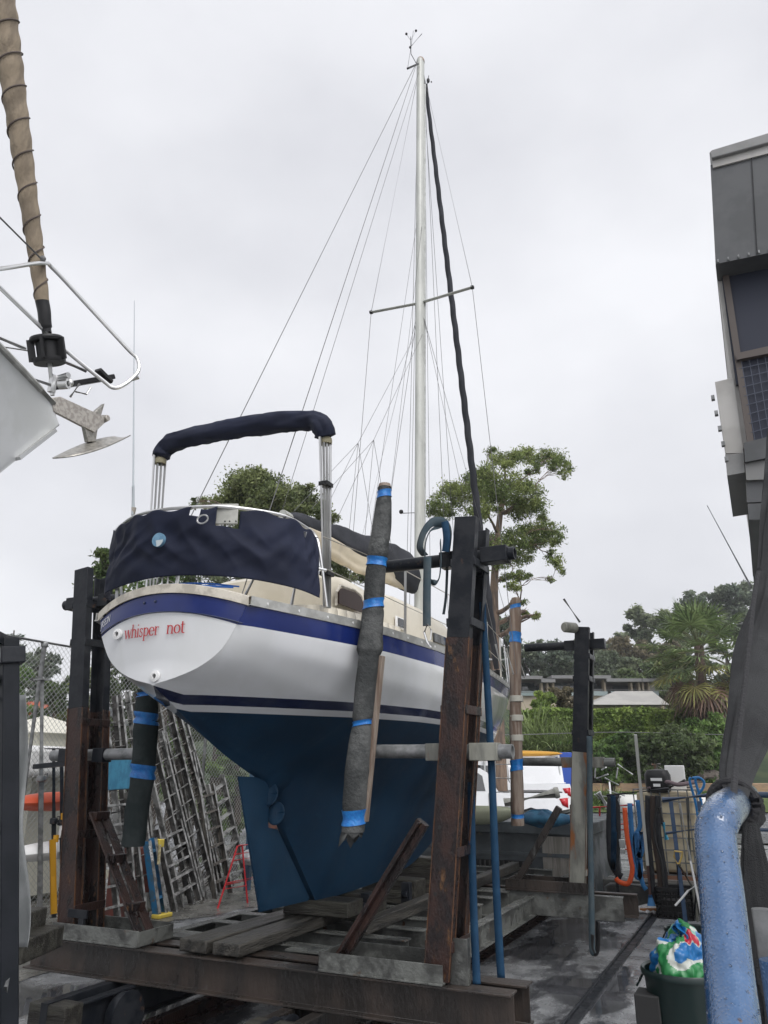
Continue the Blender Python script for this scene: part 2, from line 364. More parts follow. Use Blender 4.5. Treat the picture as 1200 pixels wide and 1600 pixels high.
# ------------------------------------------------------------------ the sailing boat
boat = thing('sailing_boat', (0, 1, .82), 'white and blue sailing yacht with red lettering on its transom, propped in a steel cradle', 'sailboat')
def ty(x, z=2.85): return -1.215+.36*x*x+.05*min(1, max(0, (2.8-z)/.3))          # transom plane, bowed aft
ST = [ # y, section points from sheer to keel as (z, x)
 (-1.15, [(2.905, .65), (2.80, .61), (2.70, .555), (2.60, .485), (2.51, .36), (2.45, .22), (2.395, 0)]),
 (-.5, [(2.87, .93), (2.75, .92), (2.60, .86), (2.43, .68), (2.28, .40), (2.14, .16), (2.03, 0)]),
 (.0, [(2.855, 1.08), (2.71, 1.085), (2.54, 1.02), (2.34, .81), (2.14, .46), (1.96, .14), (1.83, .0)]),
 (.2, [(2.85, 1.11), (2.69, 1.12), (2.51, 1.06), (2.31, .87), (2.10, .54), (1.90, .19), (1.77, .028)]),
 (.26, [(2.85, 1.115), (2.69, 1.125), (2.50, 1.07), (2.30, .88), (2.10, .56), (1.88, .20), (1.70, .028)]),
 (.40, [(2.848, 1.13), (2.68, 1.14), (2.49, 1.09), (2.28, .91), (2.07, .60), (1.84, .23), (1.67, .028)]),
 (.47, [(2.847, 1.135), (2.68, 1.145), (2.49, 1.10), (2.28, .92), (2.06, .62), (1.82, .26), (1.42, .028)]),
 (1.0, [(2.837, 1.185), (2.66, 1.205), (2.46, 1.165), (2.24, 1.01), (1.99, .72), (1.69, .33), (.80, .05)]),
 (1.2, [(2.833, 1.19), (2.66, 1.21), (2.46, 1.17), (2.24, 1.01), (1.98, .73), (1.68, .36), (.80, .07)]),
 (2.1, [(2.83, 1.15), (2.66, 1.18), (2.46, 1.15), (2.22, 1.01), (1.92, .74), (1.50, .40), (.82, .09)]),
 (3.0, [(2.84, 1.03), (2.67, 1.06), (2.46, 1.02), (2.22, .88), (1.93, .60), (1.52, .27), (.89, .08)]),
 (4.0, [(2.865, .84), (2.69, .84), (2.48, .80), (2.25, .69), (1.99, .46), (1.66, .20), (1.18, .05)]),
 (5.0, [(2.885, .65), (2.72, .63), (2.52, .57), (2.30, .46), (2.10, .30), (1.94, .15), (1.76, .015)]),
 (6.0, [(2.915, .38), (2.78, .34), (2.60, .27), (2.44, .20), (2.30, .13), (2.22, .07), (2.14, 0)]),
 (6.6, [(2.945, .17), (2.87, .14), (2.80, .11), (2.74, .08), (2.68, .055), (2.62, .03), (2.57, 0)]),
 (6.95, [(2.97, .02), (2.965, .02), (2.96, .018), (2.955, .015), (2.95, .01), (2.945, .005), (2.94, 0)]),
]
SY = [s[0] for s in ST]
def sec(y):
    out = []
    for k in range(7):
        z = float(np.interp(y, SY, [s[1][k][0] for s in ST])); x = float(np.interp(y, SY, [s[1][k][1] for s in ST])); out.append((z, x))
    return out
def smooth_sec(y):
    # smooth interpolation in y of the tabulated sections
    if 0 < y < 1.05: return sec(y)
    w = min(.45, abs(y-.2)*.6) if y < .2 else min(.45, max(0, y-1.05)*.8)
    w = min(w, y+1.15, 6.95-y) if 6.95-y > 0 and y > -1.15 else 0
    acc = [[0, 0] for _ in range(7)]; tot = 0
    for k in range(-3, 4):
        g = math.exp(-(k/1.8)**2); s = sec(y+k/3*w); tot += g
        for i in range(7): acc[i][0] += s[i][0]*g; acc[i][1] += s[i][1]*g
    return [(a/tot, b/tot) for a, b in acc]
def hx(S, z):
    zs = [s[0] for s in S][::-1]; xs = [s[1] for s in S][::-1]
    # monotone-ish smooth: blend of linear samples around z
    h = .05; a = 0; w = 0
    for k in (-2, -1, 0, 1, 2):
        g = math.exp(-(k/1.5)**2); q = min(max(z+k*h/2, zs[0]), zs[-1]); a += float(np.interp(q, zs, xs))*g; w += g
    return a/w
def sheer(y): return smooth_sec(y)[0]
NT = 14
NB, WT, WB = 2.345, 2.285, 2.243       # boot stripe levels
def hull_rows(S):
    zs, zk = S[0][0], S[-1][0]
    tr = -.0
    rows = [zs, zs-.065, zs-.13]
    top = zs-.13
    rows += [top+(NB-top)*k/NT for k in range(1, NT)]+[NB, WT, WB]
    bot = min(WB-.02, zk)
    rows += [WB+(bot-WB)*(k/14)**.9 for k in range(1, 15)]
    return rows
ys = [-1.15]+[-1.15+.08*k for k in range(2, 18)]+[.2, .23, .26, .33, .40, .435, .47, .55, .65, .75, .85, .93, 1.0]+[.3+.16*k for k in range(5, 38)]+[6.3, 6.4, 6.5, 6.6, 6.7, 6.8, 6.88, 6.95]
ys = sorted(set(round(y, 3) for y in ys if y <= 6.951))
def hull_side(sg, mb):
    base = len(mb.v); n = None
    for y in ys:
        S = smooth_sec(y); rows = hull_rows(S); n = len(rows)
        for k, z in enumerate(rows):
            zk = S[-1][0]
            if z <= zk+1e-4: x = S[-1][1]; z = zk
            else: x = hx(S, z)
            if z <= zk+.03 and S[-1][1] < .01: x *= max(0, (z-zk)/.03)
            yy = ty(x, z)+.0005 if y == ys[0] else y
            if y == ys[0]: z = z
            mb.v.append(V((sg*x, yy, z)))
    for i in range(len(ys)-1):
        for k in range(n-1):
            a = base+i*n+k; q = [a, a+1, a+n+1, a+n]
            if sg < 0: q = q[::-1]
            mi = 1 if k < 2 else 0 if k < 2+NT else 2 if k == 2+NT else 3 if k == 3+NT else 4
            mb.f.append(q); mb.m.append(mi)
    # bottom of keel
    for i in range(len(ys)-1):
        a = base+i*n+n-1; b = a+n
        o = len(mb.v); mb.v += [V((0, mb.v[a].y, mb.v[a].z)), V((0, mb.v[b].y, mb.v[b].z))]
        mb.f.append([a, o, o+1, b] if sg > 0 else [a, b, o+1, o]); mb.m.append(4)
m = MB(); hull_side(1, m); hull_side(-1, m)
hull = m.build('hull', [hull_white, hull_blue, navy, stripe_w, antifoul], boat, smooth=40, weld=True)
# transom
S0 = smooth_sec(-1.15)
def camb(x): return .105*(1-(x/.65)**2)
TR_ = [z for z in hull_rows(S0) if z > 2.397]+[2.395]; NR = len(TR_)-1
def tfn(u, v):
    zb = S0[-1][0]; x0 = (u*2-1); z = TR_[int(round(v*NR))]
    w = hx(S0, z) if z > zb+1e-4 else 0.0
    if z < zb+.03: w *= max(0, (z-zb)/.03)
    x = x0*w
    return (x, ty(x, z)-.001, z+.105*(1-x0*x0)*min(1, max(0, (z-zb)/(2.70-zb))))
m = MB().grid(tfn, 40, NR)
m.m = [1 if (i % NR) < 2 else 0 for i in range(len(m.f))]
tr = m.build('transom', [hull_white, hull_blue], boat, smooth=40)
m = MB()
pth = [(x, ty(x)-.006, 2.905-.13+camb(x)) for x in np.linspace(-.635, .635, 31)]
m.tube(pth, .005, 6); m.build('rubbing_line', navy, tr)
# capping along the transom top and the toe rails
m = MB()
def capf(u, v):
    x = -.67+1.34*u; a = [(-.045, -.03), (-.045, .03), (-.03, .036), (.05, .036), (.05, -.03)][int(round(v*4))]
    return (x, ty(x)+.02+a[0]+.008, 2.935+camb(x)+a[1])
m.grid(capf, 40, 4); m.build('capping', cream_d, boat, smooth=30)
for sg in (1, -1):
    m = MB(); yl = np.linspace(-1.07, 6.9, 60)
    P_ = [(sg*(sheer(y)[1]+.004), y, sheer(y)[0]) for y in yl]
    for a, b in zip(P_[:-1], P_[1:]):
        m.bar(V(a)+V((0, 0, .03)), V(b)+V((0, 0, .03)), .007, .062); m.bar(V(a)+V((-sg*.02, 0, .002)), V(b)+V((-sg*.02, 0, .002)), .05, .008)
    for y in np.arange(-.95, 6.7, .24):
        z, x = sheer(y); m.lathe((sg*(x+.002), y, z+.03), [(0, .0075), (.010, .0075), (.010, -.002)], 8, axis=(sg, 0, 0), mi=1)
    m.build('toe_rail', [alu_rail, whitep], boat)
# deck with a little camber, coamings, trunk
m = MB()
def dfn(u, v):
    y = -1.12+v*8.02; z, x = sheer(y); s = u*2-1
    if y < -.7: yy = y
    return (s*x*.985, max(y, ty(s*x)+.01), z+.015+.06*(1-s*s)*min(1, x))
m.grid(dfn, 10, 50); m.build('deck', cream, boat)
def loft(m, secs, close=True):
    """secs: list of lists of points; joins neighbours, caps the ends"""
    n = len(secs[0]); o = len(m.v)
    for s_ in secs: m.v += [V(p) for p in s_]
    for i in range(len(secs)-1):
        for k in range(n-1): m.f.append([o+i*n+k, o+i*n+k+1, o+(i+1)*n+k+1, o+(i+1)*n+k]); m.m.append(0)
    m.f.append([o+k for k in range(n)]); m.m.append(0)
    q = o+(len(secs)-1)*n; m.f.append([q+k for k in range(n)][::-1]); m.m.append(0)
    return m
def roofsec(y, w, z0, z1, r=.09, taper=.06):
    pts = [(-w, z0), (-w+taper*.5, z1-r)]
    for a in (30, 60, 90): pts.append((-w+taper*.5+r*.5*(1-math.cos(R(a))), z1-r+r*math.sin(R(a))))
    for k in (-.5, 0, .5): pts.append((k*w, z1+.05*(1-k*k)))
    pts += [(-p[0], p[1]) for p in pts[4::-1]]
    return [(p[0], y, p[1]) for p in pts]
m = MB()   # coach roof
prof_ = [(.72, .69, 3.30), (.85, .71, 3.38), (1.3, .72, 3.42), (2.0, .69, 3.43), (2.9, .60, 3.42), (3.4, .52, 3.36), (3.9, .45, 3.22), (4.3, .38, 3.12), (4.55, .32, 2.98), (4.62, .28, 2.84)]
loft(m, [roofsec(y, w, 2.72, z) for y, w, z in prof_]); m.build('coachroof', cream, boat, smooth=50)
m = MB()   # dodger moulding
loft(m, [roofsec(y, w, 2.78, z, .16, .1) for y, w, z in ((.0, .72, 3.33), (.06, .735, 3.37), (.35, .735, 3.40), (.62, .73, 3.39), (.80, .72, 3.37), (.88, .70, 3.30))])
dodg = m.build('spray_hood', cream, boat, smooth=50)
for sg in (1, -1):
    m = MB(); c = [(.0, 3.11), (.0, 3.20), (.05, 3.245), (.28, 3.255), (.38, 3.235), (.44, 3.17), (.44, 3.11)]
    m.poly([(sg*.738, y+.03, z) for y, z in c], (sg*.016, 0, 0)); m.build('side_window', mat('brown_acrylic', (.035, .018, .014), rough=.35, spec=.3), dodg)
    m = MB(); m.tube([(sg*.738, y+.03, z) for y, z in [(-.02, 3.09), (-.02, 3.20), (.04, 3.265), (.29, 3.275), (.41, 3.25), (.47, 3.17), (.47, 3.09)]], .012, 6)
    m.build('window_frame', cream_d, dodg)
    m = MB(); m.box((sg*.742, .47, 3.16), (.03, .045, .09)); m.build('teak_trim', mat('teak', (.38, .12, .03), rough=.5), dodg, bevel=.01)
    m = MB()  # cockpit coaming
    for a, b in zip(np.linspace(-.85, .75, 17)[:-1], np.linspace(-.85, .75, 17)[1:]):
        za, xa = sheer(a); zb, xb = sheer(b)
        ha, hb = [min(.17, .06+.2*(q+.85)) for q in (a, b)]
        m.poly([(sg*(xa-.19), a, za), (sg*(xa-.20), a, za+ha), (sg*(xa-.26), a, za+ha), (sg*(xa-.27), a, za)], (0, 0, 0)) if 0 else None
        m.add([(sg*(xa-.17), a, za), (sg*(xa-.20), a, za+ha), (sg*(xa-.30), a, za+ha+.005), (sg*(xa-.32), a, za), (sg*(xb-.17), b, zb), (sg*(xb-.20), b, zb+hb), (sg*(xb-.30), b, zb+hb+.005), (sg*(xb-.32), b, zb)],
              [(0, 1, 5, 4), (1, 2, 6, 5), (2, 3, 7, 6)])
    m.build('coaming', cream, boat, solid=.006)
    m = MB(); m.box((sg*.715, 1.30, 3.16), (.02, .22, .11)); w_ = m.build('cabin_window', whitep, boat, bevel=.008)
    m = MB(); m.box((sg*.727, 1.30, 3.16), (.014, .15, .075)); m.build('pane', glassd, w_)
    m = MB(); m.box((sg*.63, 2.5, 3.18), (.06, .40, .10)); m.build('cabin_window', glassd, boat, bevel=.008)
# rudder
m = MB()
def plate(pts, th, mtl, name, par, th2=None):
    mb = MB(); n = len(pts); c = V((0, sum(p[0] for p in pts)/n, sum(p[1] for p in pts)/n))
    for sg in (1, -1):
        o = len(mb.v); mb.v += [V((sg*.008, p[0], p[1])) for p in pts]+[V((sg*th/2, c.y+(p[0]-c.y)*.6, c.z+(p[1]-c.z)*.88)) for p in pts]
        for i in range(n):
            j = (i+1) % n; q = [o+i, o+j, o+n+j, o+n+i]; mb.f.append(q if sg < 0 else q[::-1]); mb.m.append(0)
        q = [o+n+i for i in range(n)]; mb.f.append(q if sg < 0 else q[::-1]); mb.m.append(0)
        if sg == 1: o1 = o
    for i in range(n):
        j = (i+1) % n; mb.f.append([o1+i, o1+j, o+j, o+i]); mb.m.append(0)
    return mb.build(name, mtl, par, smooth=30)
plate([(-.142, 1.81), (.155, 1.80), (.185, 1.76), (.20, 1.66), (.195, 1.50), (.21, 1.43), (.43, 1.40), (.47, 1.36), (.965, .832), (.94, .812), (.23, .829)], .055, antifoul, 'rudder', boat)
# propeller
prop = MB(); prop.lathe((0, .19, 1.60), [(0, -.02), (.022, -.01), (.032, .03), (.032, .10), (.02, .16), (0, .17)], 12, axis=(0, 1, 0))
pr = prop.build('propeller', antifoul, boat)
for px_, py_, X_ in ((421, 1241, .035), (431, 1271, .075)):
    c = at(px_, py_, X=X_); mb = MB(); ax1 = V((.92, .38, 0)); ax2 = V((0, .15, 1)).normalized(); ax3 = ax1.cross(ax2)
    def bl(u, v, c=c): a = 2*math.pi*u; return c+ax1*(.072*math.cos(a)*v)+ax2*(.088*math.sin(a)*v)+ax3*(.02*v*v*math.cos(a))
    mb.grid(bl, 24, 6); mb.build('blade', antifoul, pr, solid=.008)
# exhaust outlets and studs on the transom
for x, z in ((-.362, 2.765), (.015, 2.455)):
    m = MB(); m.lathe((x, ty(x, z)-.002, z), [(.0, .0), (.018, .0), (.018, .018), (.038, .014), (.040, 0)], 24, axis=(0, -1, 0)); f_ = m.build('outlet_fitting', whitep, boat)
    m = MB(); m.lathe((x, ty(x, z)-.004, z), [(0, 0), (.0175, 0)], 16, axis=(0, -1, 0)); m.build('outlet_bore', mat('bore_grey', (.12, .12, .12), rough=.6), f_)
for x in (-.10, .0):
    for dz in (-.02, -.085):
        m = MB(); m.lathe((x, ty(x)-.001, 2.99+dz+camb(x)*.5), [(0, .012), (.009, .008), (.011, 0)], 10, axis=(0, -1, 0)); m.build('bolt', navy, boat)
# ---- lettering "whisper  not", drawn as serif strokes
def glyph(ch):
    H = 1.0; A = 1.55; T = .20; t = .085; s = []       # x-height 1
    def st(pts, w): s.append((pts, w))
    def arc(cx, cy, rx, ry, a0, a1, w0, w1, n=14):
        p = []; w = []
        for i in range(n+1):
            q = R(a0+(a1-a0)*i/n); p.append((cx+rx*math.cos(q), cy+ry*math.sin(q))); k = abs(math.cos(q)); w.append(w0+(w1-w0)*k)
        s.append((p, w))
    def serif(x, y, w=.36): st([(x-w/2, y), (x+w/2, y)], .07)
    if ch == 'w':
        st([(.05, 1), (.36, 0)], T); st([(.36, 0), (.62, 1)], t); st([(.62, 1), (.93, 0)], T); st([(.93, 0), (1.2, 1)], t); serif(.05, .98, .3); serif(.62, .98, .26); serif(1.2, .98, .26); return s, 1.3
    if ch == 'h':
        st([(.15, 0), (.15, A)], T); st([(.0, A-.05), (.15, A)], .08); arc(.45, .62, .30, .34, 165, 0, .10, T); st([(.75, .62), (.75, 0)], T); serif(.15, .03); serif(.75, .03); return s, .98
    if ch == 'i':
        st([(.15, 0), (.15, 1)], T); st([(0, .95), (.15, 1)], .08); serif(.15, .03); st([(.13, 1.32), (.13, 1.48)], .17); return s, .42
    if ch == 's':
        p = [(.50, .80), (.42, .93), (.26, .96), (.10, .86), (.10, .70), (.26, .56), (.42, .44), (.50, .26), (.42, .08), (.24, .02), (.08, .10), (.03, .24)]
        st([(q.x, q.y) for q in spline([(a, b, 0) for a, b in p], 30)], .13); return s, .66
    if ch == 'p':
        st([(.15, -.5), (.15, 1)], T); st([(0, .95), (.15, 1)], .08); serif(.15, -.47); arc(.42, .5, .34, .46, 140, -140, .09, T); return s, .90
    if ch == 'e':
        arc(.42, .5, .36, .47, 0, 320, .09, T); st([(.08, .53), (.76, .53)], .075); return s, .88
    if ch == 'r':
        st([(.15, 0), (.15, 1)], T); st([(0, .95), (.15, 1)], .08); serif(.17, .03); arc(.42, .62, .25, .32, 160, 60, .10, .1); st([(.52, .92), (.60, .86)], .15); return s, .68
    if ch == 'n':
        st([(.15, 0), (.15, 1)], T); st([(0, .95), (.15, 1)], .08); arc(.45, .62, .30, .34, 165, 0, .10, T); st([(.75, .62), (.75, 0)], T); serif(.15, .03); serif(.75, .03); return s, .98
    if ch == 'o':
        arc(.43, .5, .36, .46, 0, 360, .09, T, 24); return s, .90
    if ch == 't':
        st([(.22, 1.32), (.22, .2)], T); arc(.42, .2, .20, .17, 180, 300, .12, T, 8); st([(.02, .98), (.52, .98)], .085); return s, .60
    return s, .55
xs = 0; strokes = []
for ci, ch in enumerate('whisper  not'):
    g, adv = glyph(ch)
    for p, w in g: strokes.append(([(x+xs, y) for x, y in p], w, ci > 7))
    xs += adv
sc_ = .535/xs
def tmap(x, y, d): X = -.285+x*sc_; return V((X, ty(X, 2.74)-d-.001, 2.722+.012*x*sc_+y*.060-.02*math.sin(x/xs*3.0)*0))
for word in (False, True):
  m = MB()
  for p, w, wi in strokes:
    if wi != word: continue
    o = len(m.v); n = len(p)
    for i in range(n):
        a = p[max(i-1, 0)]; b = p[min(i+1, n-1)]; d = (b[0]-a[0], b[1]-a[1]); l = math.hypot(*d) or 1; nx_, ny_ = -d[1]/l, d[0]/l
        ww = (w[i] if isinstance(w, list) else w)/2*.85
        for sg in (1, -1): m.v.append(tmap(p[i][0]+nx_*ww*sg, p[i][1]+ny_*ww*sg, .003))
    for i in range(n-1): m.f.append([o+2*i, o+2*i+1, o+2*i+3, o+2*i+2]); m.m.append(0)
  m.build('name_lettering', redtxt, boat, smooth=0, solid=.0012)
def textmesh(txt, size, fn, mtl, name, par, shear=0):
    cu = bpy.data.curves.new('t', 'FONT'); cu.body = txt; cu.size = size; cu.shear = shear; to = bpy.data.objects.new('t', cu); COL.objects.link(to)
    bpy.context.view_layer.update(); dg = bpy.context.evaluated_depsgraph_get(); me = to.evaluated_get(dg).to_mesh()
    mb = MB(); mb.v = [V(fn(v.co.x, v.co.y)) for v in me.vertices]; mb.f = [list(p.vertices) for p in me.polygons]; mb.m = [0]*len(mb.f)
    bpy.data.objects.remove(to); ob = mb.build(name, mtl, par, smooth=0); return ob
def rmap(x, y): X = -.615+x; return (X, ty(X)-.004, 2.825+.10*x+camb(X)*.7+y)
textmesh('JR553N', .068, lambda x, y: rmap(x*.62, y*1.1), whitep, 'registration_number', boat)
# ---- pushpit, weather cloth
rp = [at(180, 830, X=-.80), at(188, 822, Z=3.59), at(212, 806, Z=3.60), at(250, 797, Z=3.60), at(310, 792, Z=3.60), at(365, 793, Z=3.595), at(440, 805, Z=3.585), at(478, 824, Z=3.55), at(493, 838, Z=3.50), at(500, 862, X=.90), at(511, 948, X=.93)]
RP = spline(rp, 60)
m = MB(); m.tube(RP, .0125, 8)
low = [V((-.72, -.75, 3.28)), V((-.55, -1.05, 3.28)), V((0, -1.17, 3.31)), V((.5, -1.02, 3.28)), V((.84, -.62, 3.25)), V((.93, -.5, 3.24))]
m.tube(spline(low, 30), .0125, 8)
for i, b in ((6, (-.52, -1.05, 2.95)), (22, (.12, -1.16, 3.02)), (36, (.55, -.98, 2.95)), (1, (-.80, -.66, 2.93))): m.tube([RP[i], b], .0125, 8)
m.tube([(.80, -.75, 2.93), (.84, -.66, 3.5)], .0125, 8)
pp = m.build('pushpit_rail', steel_ss, boat)
def cloth(u, v):
    i = u*46+2.0; k = min(int(i), len(RP)-2); top = RP[k].lerp(RP[k+1], i-k)
    out = V((top.x*1.0, top.y+.35, 0)).normalized()
    # bottom edge follows the deck
    bt = V((-.60, -.95, 3.12)) if u < 0 else None
    lowp = spline([(-.74, -.86, 3.10), (-.60, -1.06, 3.12), (0, -1.21, 3.14), (.5, -1.08, 3.12), (.80, -.80, 3.08), (.925, -.60, 3.03)], 30)
    j = min(u*29, 28.999); b = lowp[int(j)].lerp(lowp[int(j)+1], j-int(j))
    sag = .012*math.cos(u*2*math.pi*9)*(1-v)**2
    p = top.lerp(b, v)+out*(.020+.026*math.sin(v*math.pi))
    w = .016*fnz((u*7, v*1.2, .3), 1)+.006*fnz((u*22+v*3, v*3, 2), 1)+.022*math.sin(v*3)*fnz((u*4-v*1.6, v*1.0, 5), 1.6)-.016*abs(fnz((u*13-v*2.2, v*2.0, 9), 1))-.014*abs(fnz((u*9+v*2.6, v*1.6, 4), 1))
    return p+out*w*2.0*math.sin(math.pi*min(1, max(0, v*.9+.08)))+V((0, 0, -.015+sag+.03*(u > .9)*0))
_cp = at(366, 806, Z=3.56); _u0 = (min(range(60), key=lambda i: (RP[i]-_cp).length)-2)/46
m = MB().grid(cloth, 180, 40, skip=lambda u, v: (abs(u-_u0+.028) < .036 and v < .27) or (abs(u-_u0+.142) < .018 and v < .12))
wc = m.build('weather_cloth', canvas, boat, smooth=80, solid=.003)
m = MB()
c = at(249, 844, Y=-1.285)
m.lathe(c+V((0, -.012, 0)), [(0, .002), (.050, .002), (.050, -.02)], 28, axis=(.08, -1, .02)); bdg = m.build('round_badge', mat('badge_blue', (.10, .22, .33), (.16, .30, .42), sc=20, rough=.5), wc)
m = MB(); m.grid(lambda u, v: (c.x+.046*math.cos(math.pi+math.pi*u)*v, c.y-.0155, c.z-.004+.046*math.sin(math.pi+math.pi*u)*v), 14, 2); m.build('badge_white', mat('badge_white', (.5, .55, .56), rough=.5), bdg, smooth=0)
m = MB()   # grommet lashings under the cloth, blue line coils
for px_ in (290, 315, 498, 535): pass
m.tube(spline([(-.35, -1.13, 3.06), (-.1, -1.17, 3.065), (.2, -1.16, 3.06), (.5, -1.02, 3.05)], 14), .008, 6)
m.tube(spline([(-.35, -1.10, 3.08), (0, -1.14, 3.09), (.3, -1.10, 3.08), (.52, -.98, 3.06)], 14), .006, 6)
m.build('blue_line', mat('line_blue', (.03, .14, .5), rough=.7), boat)
m = MB()
for x in (-.22, .02, .07, .14):
    m.tube([(x, ty(x)+.02, 2.97+camb(x)), (x, ty(x)+.02, 3.05+camb(x))], .008, 6); m.ball((x, ty(x)+.015, 3.06+camb(x)), .014, 8)
m.build('deck_fitting', steel_ss, boat)
# outboard pad on the rail
m = MB(); cpt = at(366, 806, Z=3.56); m.box((cpt.x-.02, cpt.y-.085, 3.55), (.19, .02, .15), rz=R(24)); pad = m.build('outboard_pad', mat('plywood_grey', (.42, .42, .38), (.33, .33, .30), sc=8, rough=.7), boat, bevel=.006)
m = MB()
for dx in (-.07, .0, .03, .07): m.lathe((cpt.x+dx, cpt.y-.100+dx*.45, 3.49), [(0, .004), (.006, .004), (.006, 0)], 8, axis=(.3, -1, 0))
m.build('bolt', blackpl, pad)
m = MB(); m.box((cpt.x-.115, cpt.y-.02, 3.56), (.02, .05, .13), rz=R(18)); m.build('bracket', steel_ss, pad)
# horseshoe hook
m = MB(); h0 = at(318, 812, Y=-1.30); m.tube([h0+V((.045*math.cos(a), -.01, .03*math.sin(a))) for a in np.linspace(0, 2*math.pi, 14)[:-1]], .006, 6, closed=True); m.build('ring', steel_ss, pp)
# whip aerial
m = MB(); a0 = at(208, 805, Y=-.98); a1 = at(210, 470, Y=-.98); m.tube([a0, a0.lerp(a1, .12), a0.lerp(a1, .13), a1], [.014, .011, .0075, .003], 8); ant = m.build('whip_aerial', mat('aerial_white', (.40, .44, .46), rough=.4), boat)
m = MB(); m.tube([a0+V((0, 0, -.09)), a0+V((0, 0, .06))], .019, 10); m.tube([a0+V((.06, 0, -.08)), a0+V((-.03, -.03, -.1))], .01, 6); m.build('aerial_base', cream_d, ant)
# bimini
bl, bt_, br, brt = at(250, 800, X=-.83), at(250, 712, X=-.83), at(511, 950, X=.86), at(508, 684, X=.86)
m = MB()
for k, (dx, dy) in enumerate(((-.03, -.04), (-.01, -.013), (.01, .013), (.03, .04))):
    m.tube([V((bl.x+dx, bl.y+dy*.6, 3.0)), bt_+V((dx, dy, .0))], .0115, 8)
    m.tube([br+V((dx*.3, dy*.6, 0)), brt+V((dx*.8, dy, 0))], .0115, 8)
bim = m.build('bimini_frame', steel_ss, boat)
m = MB()
for z_ in (3.25, 3.95): m.box((br.x+(brt.x-br.x)*(z_-3.04)/1.35, br.y+(brt.y-br.y)*(z_-3.04)/1.35, z_), (.075, .10, .03))
m.build('frame_clip', blackpl, bim)
tp = [at(251, 716, X=-.83), at(258, 700, X=-.80), at(285, 686, Y=-.40), at(340, 675, Y=-.40), at(390, 666, Y=-.38), at(440, 660, Y=-.38), at(488, 658, Y=-.38), at(504, 668, X=.83), at(509, 684, X=.85)]
TP = spline(tp, 70); rr = []
m = MB()
def bimf(u, v):
    i = u*69; k = min(int(i), 68); c_ = TP[k].lerp(TP[k+1], i-k); d = (TP[k+1]-TP[k]).normalized(); s_, b_, _ = frame(d, (0, -1, 0))
    e = min(1, u*18+.6, (1-u)*16+.6)
    ra = (.080+.008*math.sin(u*math.pi))*e; a = 2*math.pi*v
    w = 1+.16*fnz((u*9+v*2, math.cos(a)*1.1, math.sin(a)*1.1), 1)+.14*(.5-abs(fnz((u*7, math.cos(a)*2.4+u*6, math.sin(a)*2.4), 1))*2.2)
    return c_+s_*math.cos(a)*ra*w*1.0+b_*math.sin(a)*ra*w
m.grid(bimf, 110, 26); m.build('bimini_cover', canvas, boat, smooth=80, weld=True)
m = MB()
for c_ in (tp[0], tp[-1]): m.lathe(c_+V((0, 0, -.055)), [(.03, 0), (.05, .0), (.052, .03), (.048, .05)], 12)
m.build('cover_tie', mat('tie_khaki', (.22, .20, .13), rough=.8), bim)
# ---- mast and rig
MT = at(657, 96, X=0); MBs = V((0, 3.45, 3.2))
def mpt(z): t = (z-MBs.z)/(MT.z-MBs.z); return MBs.lerp(MT, t)
m = MB()
el = [(.062*math.cos(a), .082*math.sin(a)) for a in np.linspace(0, 2*math.pi, 21)[:-1]]
m.prof(MBs, MT, el, up=(0, 1, 0)); mast = m.build('mast', mastw, boat)
m = MB(); m.bar(MBs+V((.0, .085, 0)), MT+V((.0, .085, -.2)), .02, .02, up=(0, 1, 0)); m.bar(MBs+V((.064, .02, 0)), MT+V((.064, .02, -.5)), .006, .03, up=(1, 0, 0)); m.build('track', alu, mast)
m = MB(); m.lathe(MT, [(.07, -.03), (.07, .0), (.055, .05), (.0, .09)], 12); m.build('masthead_cap', mat('cap_brown', (.25, .18, .13), rough=.6), mast)
SZ = 8.28; sp0 = mpt(SZ)
tips = {}
for sg in (1, -1):
    tip = at(738, 449, Y=3.62) if sg > 0 else at(580, 488, Y=3.62); tips[sg] = tip
    m = MB(); m.prof(sp0+V((sg*.05, 0, 0)), tip, [(.030*math.cos(a), .013*math.sin(a)) for a in np.linspace(0, 2*math.pi, 11)[:-1]]); spd = m.build('spreader', mastw, mast)
    m = MB(); m.box(tip, (.05, .05, .045)); m.build('spreader_tip', blackpl, spd, bevel=.01)
m = MB(); W = .0034
mh = MT+V((0, 0, -.10)); mb_ = mh+V((0, -.12, 0))
sh = lambda x, y: V((x, y, sheer(y)[0]+.05))
for p, q in ((mb_, at(232, 940, Y=-1.14)), (mb_, at(376, 935, Y=-1.04))): m.tube([p, q], W*1.2, 6)
m.build('backstay', wire, boat)
for sg in (1, -1):
    m = MB(); m.tube([mh+V((sg*.04, 0, -.12)), tips[sg], sh(sg*1.16, 3.6)], W*1.1, 6)
    m.tube([mpt(8.05)+V((sg*.05, 0, 0)), sh(sg*1.12, 3.15)], W*1.1, 6); m.tube([mpt(8.05)+V((sg*.05, 0, 0)), sh(sg*1.10, 4.1)], W*1.1, 6)
    m.build('shroud', wire, boat)
    m = MB()
    for y in (3.6, 3.15, 4.1):
        b = sh(sg*1.12, y); m.tube([b, b.lerp(V((0, 3.6, 8)), .06)], .010, 6)
    m.build('bottlescrew', steel_ss, boat)
